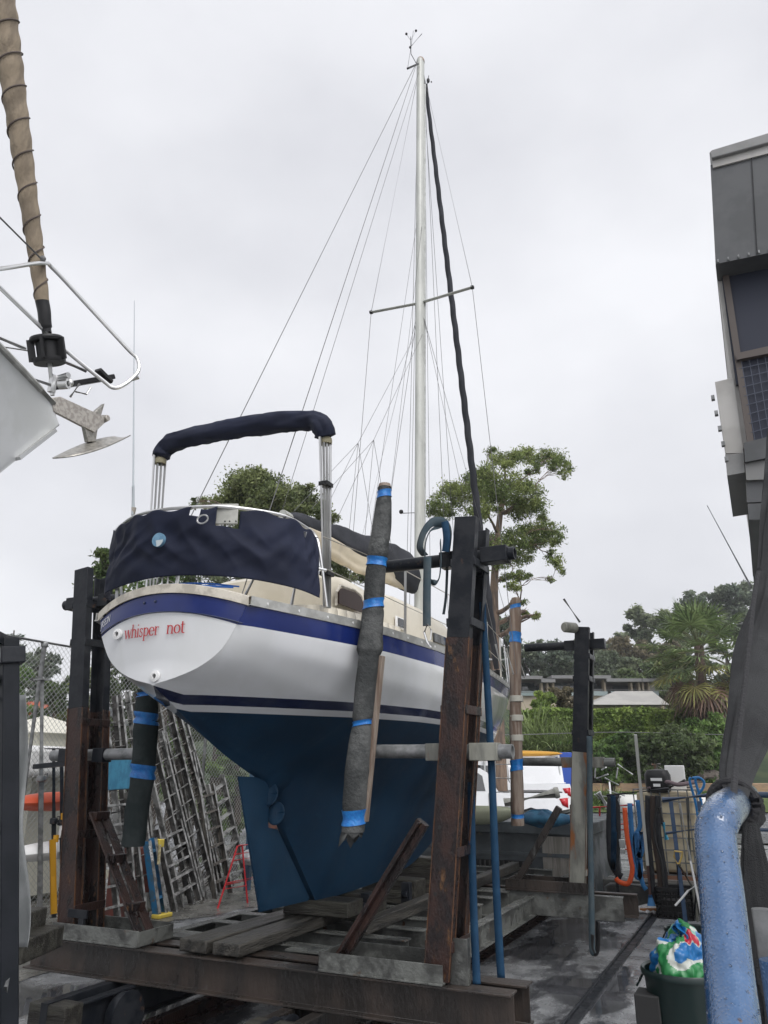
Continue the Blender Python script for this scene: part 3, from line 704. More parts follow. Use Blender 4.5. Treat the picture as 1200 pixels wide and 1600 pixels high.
# boom with stowed sail
B0, B1 = at(645, 905, X=0), at(446, 806, X=0)
m = MB()
def cov(u, v):
    c_ = B1.lerp(B0, u); a = 2*math.pi*v; top = .05+.28*u**.8; bot = .05+.17*u**3; wd = .05+.085*u
    if u < .05: e = .55+9*u
    elif u > .975: e = .8
    else: e = 1
    w = 1+.16*fnz((u*7, math.cos(a), math.sin(a)), 1.3)+.05*math.sin(a*4+u*26)
    z = math.sin(a); z = z*(top if z > 0 else bot)
    return c_+V((math.cos(a)*wd*w*e*(1-.45*max(0, z/top)*u), 0, z*e*w))
m.grid(cov, 70, 22); m.build('sail_cover', sailcover, boat, smooth=80, weld=True)
m = MB()
def sailf(u, v):
    c_ = B1.lerp(B0, .10+u*.82); d = .14+.05*math.sin(math.pi*u)
    return c_+V(((.075+.02*math.sin(u*11))*(1-v)**.5+.025*fnz((u*6, v*3, 0), 1)*v+.004, 0, -.04-d*v+.015*fnz((u*12, 0, 4), 1)*v))
m.grid(sailf, 50, 12)
def sailb(u, v): p = V(sailf(u, v)); return (-p.x*.7, p.y, p.z)
m.grid(sailb, 50, 12); m.build('stowed_sail', sailcl, boat, smooth=80, solid=.004)
m = MB(); m.tube([B1+V((0, -.05, .0)), B0+V((0, .1, -.05))], .045, 12); m.build('boom', mastw, boat)
m = MB()   # lazy jacks, topping lift, halyards
m.tube([mh, B1+V((0, -.05, .05))], .0028, 5)
for sg in (1, -1):
    j = mpt(7.7)+V((sg*.06, -.05, 0)); k = B0.lerp(B1, .45)+V((sg*.10, 0, 1.35)); m.tube([j, k], .0025, 5)
    for t in (.28, .52, .74, .9): m.tube([k, B0.lerp(B1, t)+V((sg*.10, 0, .14))], .0025, 5)
    m.tube([mpt(9.6)+V((sg*.05, -.05, 0)), B0.lerp(B1, .35)+V((sg*.10, 0, .2))], .0025, 5)
m.build('lazy_jack', wire, boat)
m = MB()
for dx, dy, zt in ((.09, -.02, 12.6), (-.10, .0, 12.2), (.0, .14, 12.4), (.12, .5, 12.3), (-.16, .1, 11.8), (.16, .75, 11.6)): m.tube([mpt(zt)+V((dx*.5, .06, 0)), V((dx*1.6, 3.5+dy, 3.3))], .0032, 5)
m.build('halyard', wire, boat)
F0, F1 = at(776, 1045, X=0), at(667, 150, X=0)
def furl(u, v):
    c_ = F0.lerp(F1, u); a = 2*math.pi*v; s_, b_, _ = frame(F1-F0, (0, 1, 0)); ra = .030+.036*(1-u)**.8*min(1, u*14+.3)
    ra *= 1+.10*math.sin(a+u*150)
    return c_+(s_*math.cos(a)+b_*math.sin(a))*ra
m = MB().grid(furl, 260, 12); m.build('furled_genoa', sailcover, boat, smooth=80, weld=True)
m = MB(); m.tube([V((0, 6.75, 3.0)), F0, F1, mh+V((0, .12, 0))], .006, 6); m.build('forestay', wire, boat)
m = MB(); m.lathe(F0+V((0, .05, -.12)), [(.02, 0), (.08, .0), (.08, .015), (.04, .02), (.04, .08), (.08, .09), (.08, .10), (.02, .11)], 14, axis=(F1-F0)); m.build('furler_drum', blackpl, boat)
m = MB(); m.tube([F1, F1+(F1-F0).normalized()*.2], .035, 8); m.build('halyard_swivel', blackpl, boat)
# masthead instruments
m = MB(); q = MT+V((0, 0, .0))
m.tube([q+V((-.06, 0, -.05)), q+V((-.12, -.12, .10)), q+V((-.12, -.12, .48))], .006, 6)
m.tube([at(640, 75, X=-.1), at(659, 53, X=-.1)], .007, 6); m.tube([q+V((-.12, -.12, .40)), at(635, 53, X=-.1)], .003, 5); m.tube([q+V((-.12, -.12, .40)), at(650, 48, X=-.1)], .003, 5)
m.tube([at(637, 106, X=-.05), at(646, 48, X=-.05)], .003, 5)
for p in ((635, 53), (650, 48), (641, 74)): m.ball(at(*p, X=-.1), .022, 8)
m.bar(at(653, 100, X=0), at(637, 107, X=-.02), .03, .03)
m.build('wind_vane', blackpl, mast)
m = MB(); m.tube([q+V((0, .08, -.12)), q+V((.0, .16, -.35)), q+V((0, .2, -.40))], .012, 6); m.ball(at(669, 126, X=0), (.03, .03, .05), 8); m.ball(at(674, 128, X=0), .014, 6); m.tube([at(670, 118, X=0), at(667, 134, X=0)], .006, 5); m.build('masthead_light', blackpl, mast)
m = MB(); p = at(640, 800, Y=3.45); m.tube([p+V((-.12, 0, 0)), mpt(p.z)], .006, 6); m.ball(p+V((-.12, 0, .02)), .03, 8); m.build('steaming_light', blackpl, mast)
# lifelines, stanchions, pulpit
m = MB()
sty = {1: [.55, 1.9, 3.2, 4.5], -1: [.55, 1.9, 3.2, 4.5]}
for sg in (1, -1):
    pts = [V((sg*.90, -.5, 3.5))]; pl2 = [V((sg*.93, -.5, 3.25))]
    for y in sty[sg]:
        z, x = sheer(y); mm = MB(); mm.tube([(sg*(x-.05), y, z), (sg*(x-.04), y, z+.62)], .012, 8); mm.build('stanchion', steel_ss, boat)
        pts.append(V((sg*(x-.04), y, z+.61))); pl2.append(V((sg*(x-.045), y, z+.31)))
    pts.append(V((sg*.40, 5.7, 3.50))); pl2.append(V((sg*.42, 5.7, 3.2)))
    m.tube(pts, .004, 6); m.tube(pl2, .004, 6)
m.build('lifeline', mat('lifeline_wire', (.45, .43, .38), rough=.5), boat)
m = MB(); loop = spline([(.40, 5.7, 3.48), (.30, 6.2, 3.50), (.13, 6.7, 3.52), (0, 6.85, 3.52), (-.13, 6.7, 3.52), (-.30, 6.2, 3.50), (-.40, 5.7, 3.48)], 30); m.tube(loop, .013, 8)
for x, y in ((.40, 5.7), (.20, 6.5)):
    for sg in (1, -1): z = 3.55; m.tube([(sg*x, y, z), (sg*(x+.04), y-.02, sheer(y)[0])], .013, 8)
m.build('pulpit_rail', steel_ss, boat)
# ------------------------------------------------------------------ the cradle
BT, BB = .59, .36
cradle = thing('boat_cradle', (0, 2, 0), 'rusty steel slipway cradle carrying the white and blue yacht between four tall posts', 'cradle')
def lean(x, z): # splay of the posts: x at height z
    return math.copysign(abs(x)+(z-BT)*(.099 if x > 0 else .112), x)
m = MB(); m.ibeam((-1.92, -.14, .475), (2.09, -.14, .475), .15, .23, .014, .010); m.build('cross_beam', beamst, cradle, bevel=.003)
m = MB(); m.ibeam((-1.98, .10, .475), (2.12, .10, .475), .15, .23, .014, .010); m.build('cross_beam', beamst, cradle, bevel=.003)
for yy, sd, x0, x1 in ((3.86, 1, -1.95, 2.10), (4.12, -1, -1.95, 2.2)):
    m = MB(); m.chan((x0, yy, .475), (x1, yy, .475), .085, .23, .014, side=sd); m.build('cross_beam', greyst if sd > 0 else beamst, cradle, bevel=.003)
# bearers across
byl = [.46, .98, 1.40, 1.86, 2.32, 2.78, 3.26, 3.7, 4.7, 5.2, 5.8]
for k, y in enumerate(byl):
    x0, x1 = (-.93-.02*(k % 3), .88+.03*(k % 2))
    m = MB(); m.ibeam((x0, y, .50), (x1, y, .50), .115, .18, .012, .01); m.build('bearer', greyst, cradle, bevel=.002)
m = MB(); m.bar((-.86, .30, .596), (-.12, .30, .596), .16, .012); m.bar((.25, .30, .596), (.93, .30, .596), .16, .012); m.build('tread_plate', greyst, cradle)
for x in (-1.02, -.80, .55, .78):
    m = MB(); m.chan((x, -.78 if x < 0 else -.5, .245), (x, 6.2, .245), .08, .22, .014, side=1 if x in (-1.02, .55) else -1, up=(0, 0, 1)); m.build('side_beam', blackst if x < 0 else beamst, cradle, bevel=.003)
m = MB(); m.ibeam((1.12, .25, .45), (1.12, 6.1, .45), .10, .2, .014, .01); m.build('side_beam', greyst, cradle, bevel=.002)
m = MB(); m.ibeam((-1.12, .25, .45), (-1.12, 6.1, .45), .10, .2, .014, .01); m.build('side_beam', greyst, cradle, bevel=.002)
for xc, y0 in ((-.91, -.80), (.665, -.55)):
    m = MB(); m.box((xc, y0, .27), (.34, .16, .20)); e_ = m.build('end_block', wetwoodx, cradle, bevel=.012)
    m = MB(); m.box((xc-.02, y0, .27), (.06, .17, .215)); m.build('strap_plate', blackst, e_)
for xr in (-.72, .62):
    for yw in (-.35, 1.6, 3.9, 5.6):
        m = MB(); m.lathe((xr-.045, yw, .20), [(0, 0), (.14, 0), (.15, .02), (.15, .07), (.165, .075), (.165, .09), (0, .09)], 24, axis=(1, 0, 0)); m.build('wheel', blackst, cradle)
# keel blocks and planks (lying on the cradle)
def lump(name, c, d, lab, cat, rz=0, mt=wetwood, grp=None, bev=.01):
    m = MB(); m.box((0, 0, d[2]/2), d); o = m.build(name, mt, bevel=bev); o.location = V((c[0], c[1], c[2])); o.rotation_euler.z = rz; tag(o, lab, cat, grp); return o
lump('timber_plank', (-.26, .78, .606), (.245, 1.95, .085), 'weathered grey sleeper on the cradle beams, left one of the pair below the rudder', 'plank', R(-1))
lump('timber_plank', (.0, .80, .606), (.235, 1.97, .082), 'weathered grey sleeper on the cradle beams, right one of the pair below the rudder', 'plank', R(.5))
lump('keel_block', (.05, 1.13, .692), (.62, .30, .118), 'thick dark timber block directly below the heel of the rudder', 'block', R(2), wetwoodx)
lump('keel_block', (.03, 1.62, .594), (.66, .26, .205), 'dark timber block under the keel behind the rudder heel block', 'block', 0, wetwoodx)
lump('keel_block', (.06, 2.55, .594), (.60, .26, .22), 'wet timber block under the middle of the keel', 'block', R(-2), wetwoodx)
lump('keel_block', (.05, 3.35, .594), (.62, .24, .34), 'dark timber block under the forward end of the keel', 'block', 0, wetwoodx)
for i, (y, x) in enumerate(((1.34, .36), (2.1, .40), (2.9, .42), (3.55, .45))):
    m = MB(); m.bar((x, y, .59), (x, y, .84), .09, .06, up=(0, 1, 0)); m.bar((x+.05, y+.03, .60), (x-.02, y+.03, .80), .03, .04, up=(0, 1, 0)); m.lathe((x-.02, y-.04, .74), [(0, 0), (.03, 0), (.03, .05), (0, .05)], 10, axis=(1, 0, 0))
    m.build('keel_guide', blackst, cradle, bevel=.004)
m = MB(); m.bar((.50, .95, .64), (.50, 5.4, .66), .11, .10); m.build('guide_timber', wetwood, cradle, bevel=.01)
# posts
rustedge = mat('rust_edge', (.11, .045, .016), (.04, .022, .014), sc=9, rough=.6, bump=.8, bsc=60)
HW = .165
def post(sg, y0, mt_, mtr, top, lower=None):
    x0 = (1.60 if sg > 0 else 1.555) if y0 < 1 else 1.625
    a, b = V((sg*x0, 0, BT+.02)), V((lean(sg*x0, top), 0, top))
    up = (sg, 0, .1)
    def ch(dy, side, zt):
        m = MB(); p = V((a.x, y0+dy, a.z)); q = V((b.x, y0+dy, zt))
        if lower is None or lower <= 0:
            m.chan(p, q, .075, .20, .012, side=side, up=(1, 0, 0)); m.build('post', mt_, cradle, bevel=.002)
        else:
            f = (lower-BT)/(top-BT); mid = p.lerp(q, f)
            m.chan(p, mid, .075, HW, .012, side=side, up=(1, 0, 0))
            for s3 in (1, -1):
                off = V((s3*(HW/2+.0015), side*.036, 0)); m.bar(p+off, mid+off, .005, .012, up=(0, 1, 0), mi=1)
                off = V((s3*(HW/2+.0015), -side*.036, 0)); m.bar(p+off, mid+off, .005, .009, up=(0, 1, 0), mi=1)
            ob = m.build('post', [mtr, rustedge], cradle)
            m = MB(); m.chan(mid, q, .075, HW, .012, side=side, up=(1, 0, 0)); m.build('post_upper', mt_, ob, bevel=.002)
    ch(-.125, -1, top+.02); ch(.125, 1, top)
    for z, t in ((.80, 1), (2.85 if sg > 0 else 2.95, 0), (2.25, 1), (1.35, 0), (top-.32, 1)):
        m = MB(); x = lean(sg*x0, z)
        for s2 in (1, -1): m.box((x+s2*.088, y0, z), (.014, .33, .06))
        m.build('tie_plate', mtr if z < (lower or 0) else mt_, cradle, bevel=.003)
    for z, xin, xout, mt2 in ((3.345 if y0 < 1 else 3.25, 1.17, 2.21 if y0 < 1 else 2.0, blackst), (1.975 if y0 < 1 else 1.93, 1.03, 2.12, galv if mtr is not palest else greyst)):
        x = lean(sg*x0, z)
        m = MB(); P2 = [V((sg*xin, y0, z+.01)), V((sg*xout, y0, z))]; n_ = 16
        m.lathe(P2[0], [(.036, 0), (.048, 0), (.048, (P2[1]-P2[0]).length), (.036, (P2[1]-P2[0]).length), (.036, (P2[1]-P2[0]).length-.3)], 18, axis=P2[1]-P2[0])
        arm = m.build('arm', mt2 if z < 3 else blackst, cradle)
        m = MB(); m.box((x+sg*(.19 if y0 < 1 else .14), y0, z), (.20, .115, .115)); m.box((x-sg*.17, y0, z), (.12, .115, .115)); m.build('sleeve', palest if (z < 3 and sg > 0) else blackst, arm, bevel=.004)
        if z > 3:
            m = MB()
            for k in range(7): m.lathe((sg*(xin+.09+k*.065), y0-.0475, z+.01), [(0, .003), (.009, .003), (.009, -.002)], 8, axis=(0, -1, 0))
            m.build('pin_hole', rubber, arm)['kind'] = 'stuff'
post(1, 0, blackst, rust, 3.60, 2.72)
post(-1, 0, blackst, rust, 3.62, 2.35)
post(1, 4.0, blackst, palest, 3.42, 2.02)
post(-1, 4.0, blackst, rust, 3.42, 2.0)
# base channels and braces
for sg, y0 in ((1, 0), (-1, 0), (1, 4.0), (-1, 4.0)):
    xa, xb = (.78, 1.66) if y0 < 1 else (.85, 1.75)
    m = MB()
    for dy in (-.20, .19): m.bar((sg*xa, y0+dy, BT+.062), (sg*xb, y0+dy, BT+.062), .012, .11)
    m.bar((sg*xa, y0, BT+.010), (sg*xb, y0, BT+.010), .44, .012); m.box((sg*xa, y0-.005, BT+.06), (.012, .39, .10))
    m.build('base_channel', greyst if y0 < 1 else beamst, cradle, bevel=.002)
    m = MB(); z1 = 1.52 if y0 < 1 else 1.45
    p, q = V((sg*(xa+.05), y0-.03, BT+.02)), V((lean(sg*1.50, z1)-sg*.12, y0-.03, z1))
    if y0 < 1: m.bar(p+V((0, -.05, 0)), q+V((0, -.05, 0)), .012, .085, up=(0, 1, 0)) if sg > 0 else None
    if sg > 0 and y0 < 1: m.bar(p, q, .085, .065, up=(0, 1, 0))
    elif y0 < 1:
        for dy in (-.06, .06): m.bar(p+V((0, dy, 0)), q+V((0, dy, 0)), .016, .085, up=(0, 1, 0))
        for f in (.25, .62, .97): m.box(p.lerp(q, f), (.09, .15, .06))
    else: m.bar(p, q, .07, .07, up=(0, 1, 0))
    m.build('brace', rust if y0 < 1 else beamst, cradle, bevel=.004)
m = MB(); m.chan((1.74, -.10, BT), (1.74, -.10, BT+.26), .06, .12, .01, side=-1, up=(1, 0, 0)); m.build('lug', greyst, cradle, bevel=.002)
m = MB(); m.box((-1.42, -.19, BT+.19), (.20, .02, .06)); m.box((-1.37, -.19, BT+.1), (.05, .03, .12)); m.build('lug', blackst, cradle, bevel=.003)
for z in (1.1, 1.5, 1.9, 2.3, 2.6):
    m = MB(); m.lathe((lean(1.555, z), -.163, z), [(0, .002), (.012, .002), (.012, -.002)], 10, axis=(0, -1, 0)); m.build('bolt_hole', rubber, cradle)
# padded poles (lashed to the arm ends)
def pole(path, rad, mt_, name, lab, tapes, extra=None, grp=None, tmat=tape, seed=0, nseg=60, flat=1.0, top=None):
    root = thing(name, path[-1], lab, 'pole', grp)
    P_ = spline(path, nseg)
    def f(u, v):
        i = u*(nseg-1); k = min(int(i), nseg-2); c = P_[k].lerp(P_[k+1], i-k); a = 2*math.pi*v
        r = interp(u, [q[0] for q in rad], [q[1] for q in rad])
        w = 1+.16*fnz((math.cos(a)*1.2, math.sin(a)*1.2, u*6+seed), 1)+.05*fnz((math.cos(a)*3, math.sin(a)*3, u*22+seed), 1)
        for tq in tapes: w -= .16*math.exp(-((u-tq[0])/.014)**2)
        return c+V((math.cos(a)*r*w, math.sin(a)*r*w*flat, 0))
    m = MB().grid(f, nseg*2, 22)
    m.f.append([k for k in range(22)]); m.m.append(0)
    m.build('wrapping' if mt_ is not poletim else 'pole_shaft', mt_, root, smooth=60, weld=True)
    for tu, th in tapes:
        mb = MB(); L_ = (P_[0]-P_[-1]).length; dt = th/L_
        def g(u, v):
            p = V(f(tu+(u-.5)*dt, v)); c = P_[min(int(tu*(nseg-1)), nseg-2)]; d = V((p.x-c.x, p.y-c.y, 0)); d = d.normalized()*.007 if d.length > 0 else d
            return p+d*(1+.5*fnz((u*4, v*9, tu*30+seed), 1))+V((0, 0, .012*math.sin(2*math.pi*v+tu*20)))
        mb.grid(g, 6, 22); mb.build('tape_band', tmat, root, smooth=70)
    if top:
        mb = MB(); mb.lathe(P_[0]+V((0, 0, -.04)), [(0, .075), (top*.9, .07), (top, .05), (top, 0)], 16); mb.build('timber_core', poletim, root)
    return root, P_
r1, P1 = pole([at(601, 762, Y=-.16), at(596, 830, Y=-.16), at(587, 885, Y=-.16), at(584, 955, Y=-.17), at(578, 1020, Y=-.17), at(569, 1100, Y=-.17), at(564, 1150, Y=-.17), at(557, 1220, Y=-.17), at(551, 1300, Y=-.17)],
     [(0, .056), (.1, .070), (.22, .082), (.32, .080), (.45, .092), (.498, .104), (.502, .082), (.62, .084), (.72, .074), (.85, .092), (1, .078)], carpet, 'padded_pole', 'tall pole wrapped in grey carpet and blue tape against the yacht right of its transom',
     [(.025, .06), (.235, .07), (.355, .06), (.70, .055), (.955, .09)], grp=None, seed=3, top=.05)
m = MB()
for k in range(6):
    a = k*1.05; p = P1[-1]+V((.055*math.cos(a), .055*math.sin(a), .02)); L_ = .06+.09*((k*37) % 5)/5; sw = V((-math.sin(a), math.cos(a), 0))
    q = p+V((.03*math.cos(a*2.3)-.02, .02*math.sin(a), -L_)); m.add([p-sw*.045, p+sw*.045, q.lerp(p, .4)+sw*.035, q+sw*.004, q.lerp(p, .5)-sw*.03], [(0, 1, 2, 3, 4)])
m.build('frayed_end', carpet, r1, solid=.003)
m = MB(); m.bar((P1[30].x+.085, -.14, P1[30].z), (P1[57].x+.075, -.14, P1[57].z), .035, .05, up=(0, 1, 0)); m.build('batten', poletim, r1, bevel=.003)
pole([at(231, 1078, Y=-.16), at(228, 1130, Y=-.16), at(224, 1200, Y=-.16), at(214, 1270, Y=-.16), at(208, 1322, Y=-.16)], [(0, .085), (.3, .10), (.55, .095), (1, .085)], carpetd, 'padded_pole',
     'short dark cloth wrapped pole with blue tape left of the rudder, under the transom', [(.05, .05), (.22, .09), (.52, .09)], seed=9, top=.07)
pole([at(806, 938, Y=3.9), at(805, 1060, Y=3.9), at(807, 1180, Y=3.9), at(809, 1290, Y=3.9)], [(0, .065), (.5, .072), (1, .075)], poletim, 'bare_timber_pole',
     'bare brown timber pole with tape bands beside the bow of the yacht', [(.04, .06), (.18, .10), (.71, .12), (.93, .06)], tmat=tape, seed=14, top=.055)
for p, mt_ in ((1092, 'masking_tape'), (1122, 'masking_tape'), (1153, 'masking_tape')):
    m = MB(); c = at(807, p, Y=3.9); m.lathe(c, [(.074, -.035), (.080, -.03), (.080, .03), (.074, .035)], 16)
    o = m.build('masking_band', mat('masking', (.45, .44, .38), rough=.7), bpy.data.objects.get('bare_timber_pole'))
# straps
def strap(name, path, w, lab, mt_=strapm, wd=(0, 1, 0), n=40, cat='strap', th=.004, twist=0):
    P_ = spline(path, n); m = MB()
    def f(u, v):
        i = u*(n-1); k = min(int(i), n-2); c = P_[k].lerp(P_[k+1], i-k); d = P_[k+1]-P_[k]; a, b, _ = frame(d, wd)
        return c+a*(v-.5)*w
    m.grid(f, n, 2); return tag(m.build(name, mt_, smooth=60, solid=th), lab, cat) if lab else m.build(name, mt_, smooth=60, solid=th)
strap('ratchet_strap', [at(750, 880, Y=.18), at(760, 1050, Y=.10), at(768, 1200, Y=.0), at(776, 1400, Y=-.05), at(783, 1528, Y=-.08)], .050, 'long taut blue strap from the top of the near right post to the beam')
strap('ratchet_strap', [at(736, 1180, Y=.18), at(737, 1300, Y=.10), at(740, 1420, Y=.0), at(745, 1538, Y=-.12)], .052, 'shorter blue strap beside the near right post, left of the long one')
m = MB(); p = at(750, 905, Y=.16); m.box(p, (.085, .03, .16)); m.box(p+V((0, -.03, .03)), (.07, .03, .05)); tag(m.build('strap_ratchet', blackst, bevel=.006), 'dark ratchet buckle at the top of the long blue strap', 'ratchet')
# loop of strap hung over the upper right arm
m = MB()
sl = thing('strap_loop', at(670, 830, Y=-.2), 'grey blue webbing looped over the upper right arm with a hanging snap hook', 'strap')
def stw(path, w, name, n=40, mt_=strapg, par=sl, wd=(0, 1, 0)):
    P_ = spline(path, n)
    def f(u, v):
        i = u*(n-1); k = min(int(i), n-2); c = P_[k].lerp(P_[k+1], i-k); d = P_[k+1]-P_[k]; a, b, _ = frame(d, wd); return c+a*(v-.5)*w
    return MB().grid(f, n, 2).build(name, mt_, par, smooth=60, solid=.005)
A = lambda x, y, dy=0: at(x, y, Y=-.17+dy)
stw([A(699, 860, .1), A(701, 835), A(694, 818), A(676, 816), A(662, 832), A(656, 855), A(664, 868, .05)], .075, 'webbing', wd=(.55, 1, 0))
stw([A(690, 822, .02), A(672, 830), A(664, 855), A(666, 890), A(672, 907), A(681, 910), A(687, 900), A(689, 870), A(688, 845, .05)], .045, 'webbing', wd=(1, .55, 0))
stw([A(668, 870, -.05), A(667, 930, -.05), A(667, 978, -.05)], .060, 'webbing')
stw([A(695, 815, -.04), A(698, 840, -.05), A(696, 862, -.03)], .055, 'webbing', mt_=strapm)
m = MB(); m.tube([A(668, 975, -.05), A(663, 988, -.05), A(666, 998, -.05), A(668, 1004, -.05), A(674, 1012, -.05), A(671, 1006, -.05)], .008, 8); m.tube([A(668, 975, -.05), A(674, 985, -.05), A(673, 1000, -.05)], .006, 6); m.build('snap_hook', steel_ss, sl)
stw([A(699, 880, .25), A(697, 930, .25), A(693, 960, .25)], .02, 'tail')
# strap hanging on the far right post with looped end
fs = thing('hanging_strap', at(925, 1300, Y=3.7), 'long dark strap hanging down the far right post, looped end above the wet floor', 'strap')
stw([at(921, 1150, Y=3.7), at(922, 1280, Y=3.68), at(924, 1400, Y=3.64), at(925, 1478, Y=3.62), at(928, 1490, Y=3.62)], .060, 'webbing', par=fs)
stw([at(934, 1440, Y=3.62), at(934, 1478, Y=3.62), at(930, 1490, Y=3.62), at(924, 1482, Y=3.62), at(925, 1460, Y=3.62)], .05, 'webbing', par=fs, wd=(.3, 1, 0), mt_=blackpl)
# roller and rod on the far post top
m = MB(); p = at(893, 981, Y=3.8); m.lathe(p+V((-.07, -.1, 0)), [(0, 0), (.05, 0), (.062, .02), (.062, .16), (.05, .18), (0, .18)], 16, axis=(.8, 1, 0)); tag(m.build('float', palest), 'small pale roller tied to the top of the far right post', 'roller')
m = MB(); m.tube([at(881, 936, Y=3.9), at(906, 972, Y=3.9)], .014, 8); tag(m.build('steel_rod', galv), 'thin steel rod sticking up from the far right post', 'rod')
# ------------------------------------------------------------------ left side: fence, ladders, stands
FX = -4.62
fence = thing('chain_link_fence', (FX, 3, 0), 'tall grey chain link fence with pipe rail behind the leaning ladders', 'fence')
fy0, fy1, fz0, fz1 = -1.5, 10.0, .05, 3.42
for y in (-.6, 1.9, 3.05, 5.35, 7.6, 9.9):
    m = MB(); m.tube([(FX, y, 0), (FX, y, fz1)], .032, 10); m.lathe((FX, y, fz1-.06), [(.04, 0), (.046, .01), (.046, .05), (.04, .06)], 12); m.build('fence_post', galv, fence)
m = MB(); m.tube([(FX, fy0, fz1), (FX, fy1, fz1)], .026, 10); m.build('top_rail', galv, fence)
m = MB(); m.tube([(FX-.03, fy0, 1.7), (FX-.03, fy1, 1.7)], .003, 5); m.tube([(FX-.03, fy0, 2.95), (FX-.03, fy1, 2.95)], .003, 5); m.build('tension_wire', wire, fence)
m = MB(); pit = .075; H_ = fz1-fz0
y = fy0-H_
while y < fy1:
    for s_ in (1, -1):
        ya, yb = y, y+H_; za, zb = (fz0, fz1) if s_ > 0 else (fz1, fz0)
        if ya < fy0: t = (fy0-ya)/H_; za = za+(zb-za)*t; ya = fy0
        if yb > fy1: t = (yb-fy1)/(H_); zb = zb-(zb-(fz0 if s_ > 0 else fz1))*t if 0 else (fz1-(yb-fy1) if s_ > 0 else fz0+(yb-fy1)); yb = fy1
        m.bar((FX-.028+.003*s_, ya, za), (FX-.028+.003*s_, yb, zb), .0034, .0034)
    y += pit
m.build('wire_mesh', mat('mesh_wire', (.34, .35, .34), rough=.5, metal=.3), fence)

def ladder(lab, base, top, w, n, mt_, rw=.07, rt=.03, rung='round', z0=.25, spread=None, feet=None, name='ladder', rz=0, mtr=None):
    B, T = V(base), V(top); root = thing(name, B, lab, 'ladder', 'ladders leaning along the fence')
    d = (T-B).normalized(); s_ = V((math.sin(R(rz)), math.cos(R(rz)), 0)); s_ = (s_-d*s_.dot(d)).normalized(); nrm = d.cross(s_)
    for sg in (-1, 1):
        m = MB(); m.chan(B+s_*sg*w/2, T+s_*sg*w/2*.92, rt, rw, .005, side=1 if sg < 0 else -1, up=nrm); m.bar(B+s_*sg*w/2-nrm*(rw/2+.002)*(1 if nrm.x < 0 else -1), T+s_*sg*w/2*.92-nrm*(rw/2+.002)*(1 if nrm.x < 0 else -1), rt+.004, .004, up=nrm, mi=1); m.build('rail', [mt_, alulad], root)
    L_ = (T-B).length
    for k in range(n):
        t = z0+k*(L_-z0-.15)/max(1, n-1); f = t/L_; ww = w*(1-.08*f)
        m = MB()
        if rung == 'round': m.tube([B+d*t-s_*ww/2, B+d*t+s_*ww/2], .015, 8)
        else: m.bar(B+d*t-s_*ww/2, B+d*t+s_*ww/2, .085, .026, up=d)
        m.build('rung', mtr or mt_, root)
    if feet:
        for sg in (-1, 1): m = MB(); m.box(B+s_*sg*w/2, (.06, .05, .06)); m.build('foot', feet, root)
    return root, d, s_, nrm
def lad(lab, pb, pt, w, n, mt_, xb=None, xt=-4.5, **k):
    if w > .2: w *= 1.3; k.setdefault('rw', .085)
    b = at(*pb, Z=.0) if xb is None else at(*pb, X=xb); b.z = max(b.z, 0) if xb is None else b.z
    t = at(*pt, X=xt)
    return ladder(lab, b, t, w, n, mt_, **k)
lad('dark grimy alloy ladder at the left end of the row, beside the near left post', (206, 1445), (168, 1086), .36, 10, aludark, xt=-4.45)
lad('pale alloy extension ladder, second from the left post of the cradle', (224, 1436), (180, 1082), .40, 11, alulad, xt=-4.47)
lad('weathered ladder with wide flat rails directly left of the dark wrapped pole', (226, 1428), (196, 1084), .36, 11, aludark, xt=-4.42, mtr=alulad)
lad('long weathered wooden ladder directly behind the dark wrapped pole', (274, 1414), (226, 1088), .42, 12, woodlad, xt=-4.46)
lad('tall dark railed ladder right of the dark wrapped pole, front one of its pair', (318, 1408), (245, 1098), .40, 12, aludark, xt=-4.40, mtr=alulad, rw=.085)
lad('tall thin alloy ladder with a grey weathered face, behind the front dark one', (336, 1402), (262, 1108), .34, 12, woodlad, xt=-4.50)
lad('tall alloy ladder highest on the right of the row, nearest the hull', (352, 1396), (276, 1122), .30, 12, alulad, xt=-4.52, rw=.05)
lad('step ladder with bright flat treads in front, right of the blue one', (293, 1419), (262, 1288), .42, 5, aludark, xt=-4.25, rung='flat', mtr=alulad, rw=.09)
lad('short grey wooden ladder near the right end of the row', (349, 1402), (320, 1228), .30, 6, woodlad, xt=-4.40, rung='flat')
lad('short alloy step ladder at the right end of the row, above the red trestle', (374, 1392), (335, 1218), .34, 7, alulad, xt=-4.42, rung='flat', mtr=alulad)
lad('long alloy ladder between the dark wrapped pole and the tall dark railed pair', (300, 1414), (236, 1150), .34, 9, alulad, xt=-4.35)
lad('narrow weathered wooden ladder just left of the short grey one', (330, 1404), (288, 1180), .30, 8, woodlad, xt=-4.45)
lad('low dark step ladder behind the diagonal brace of the near left post', (180, 1452), (172, 1240), .50, 6, aludark, xt=-4.1, rung='flat', mtr=alulad)
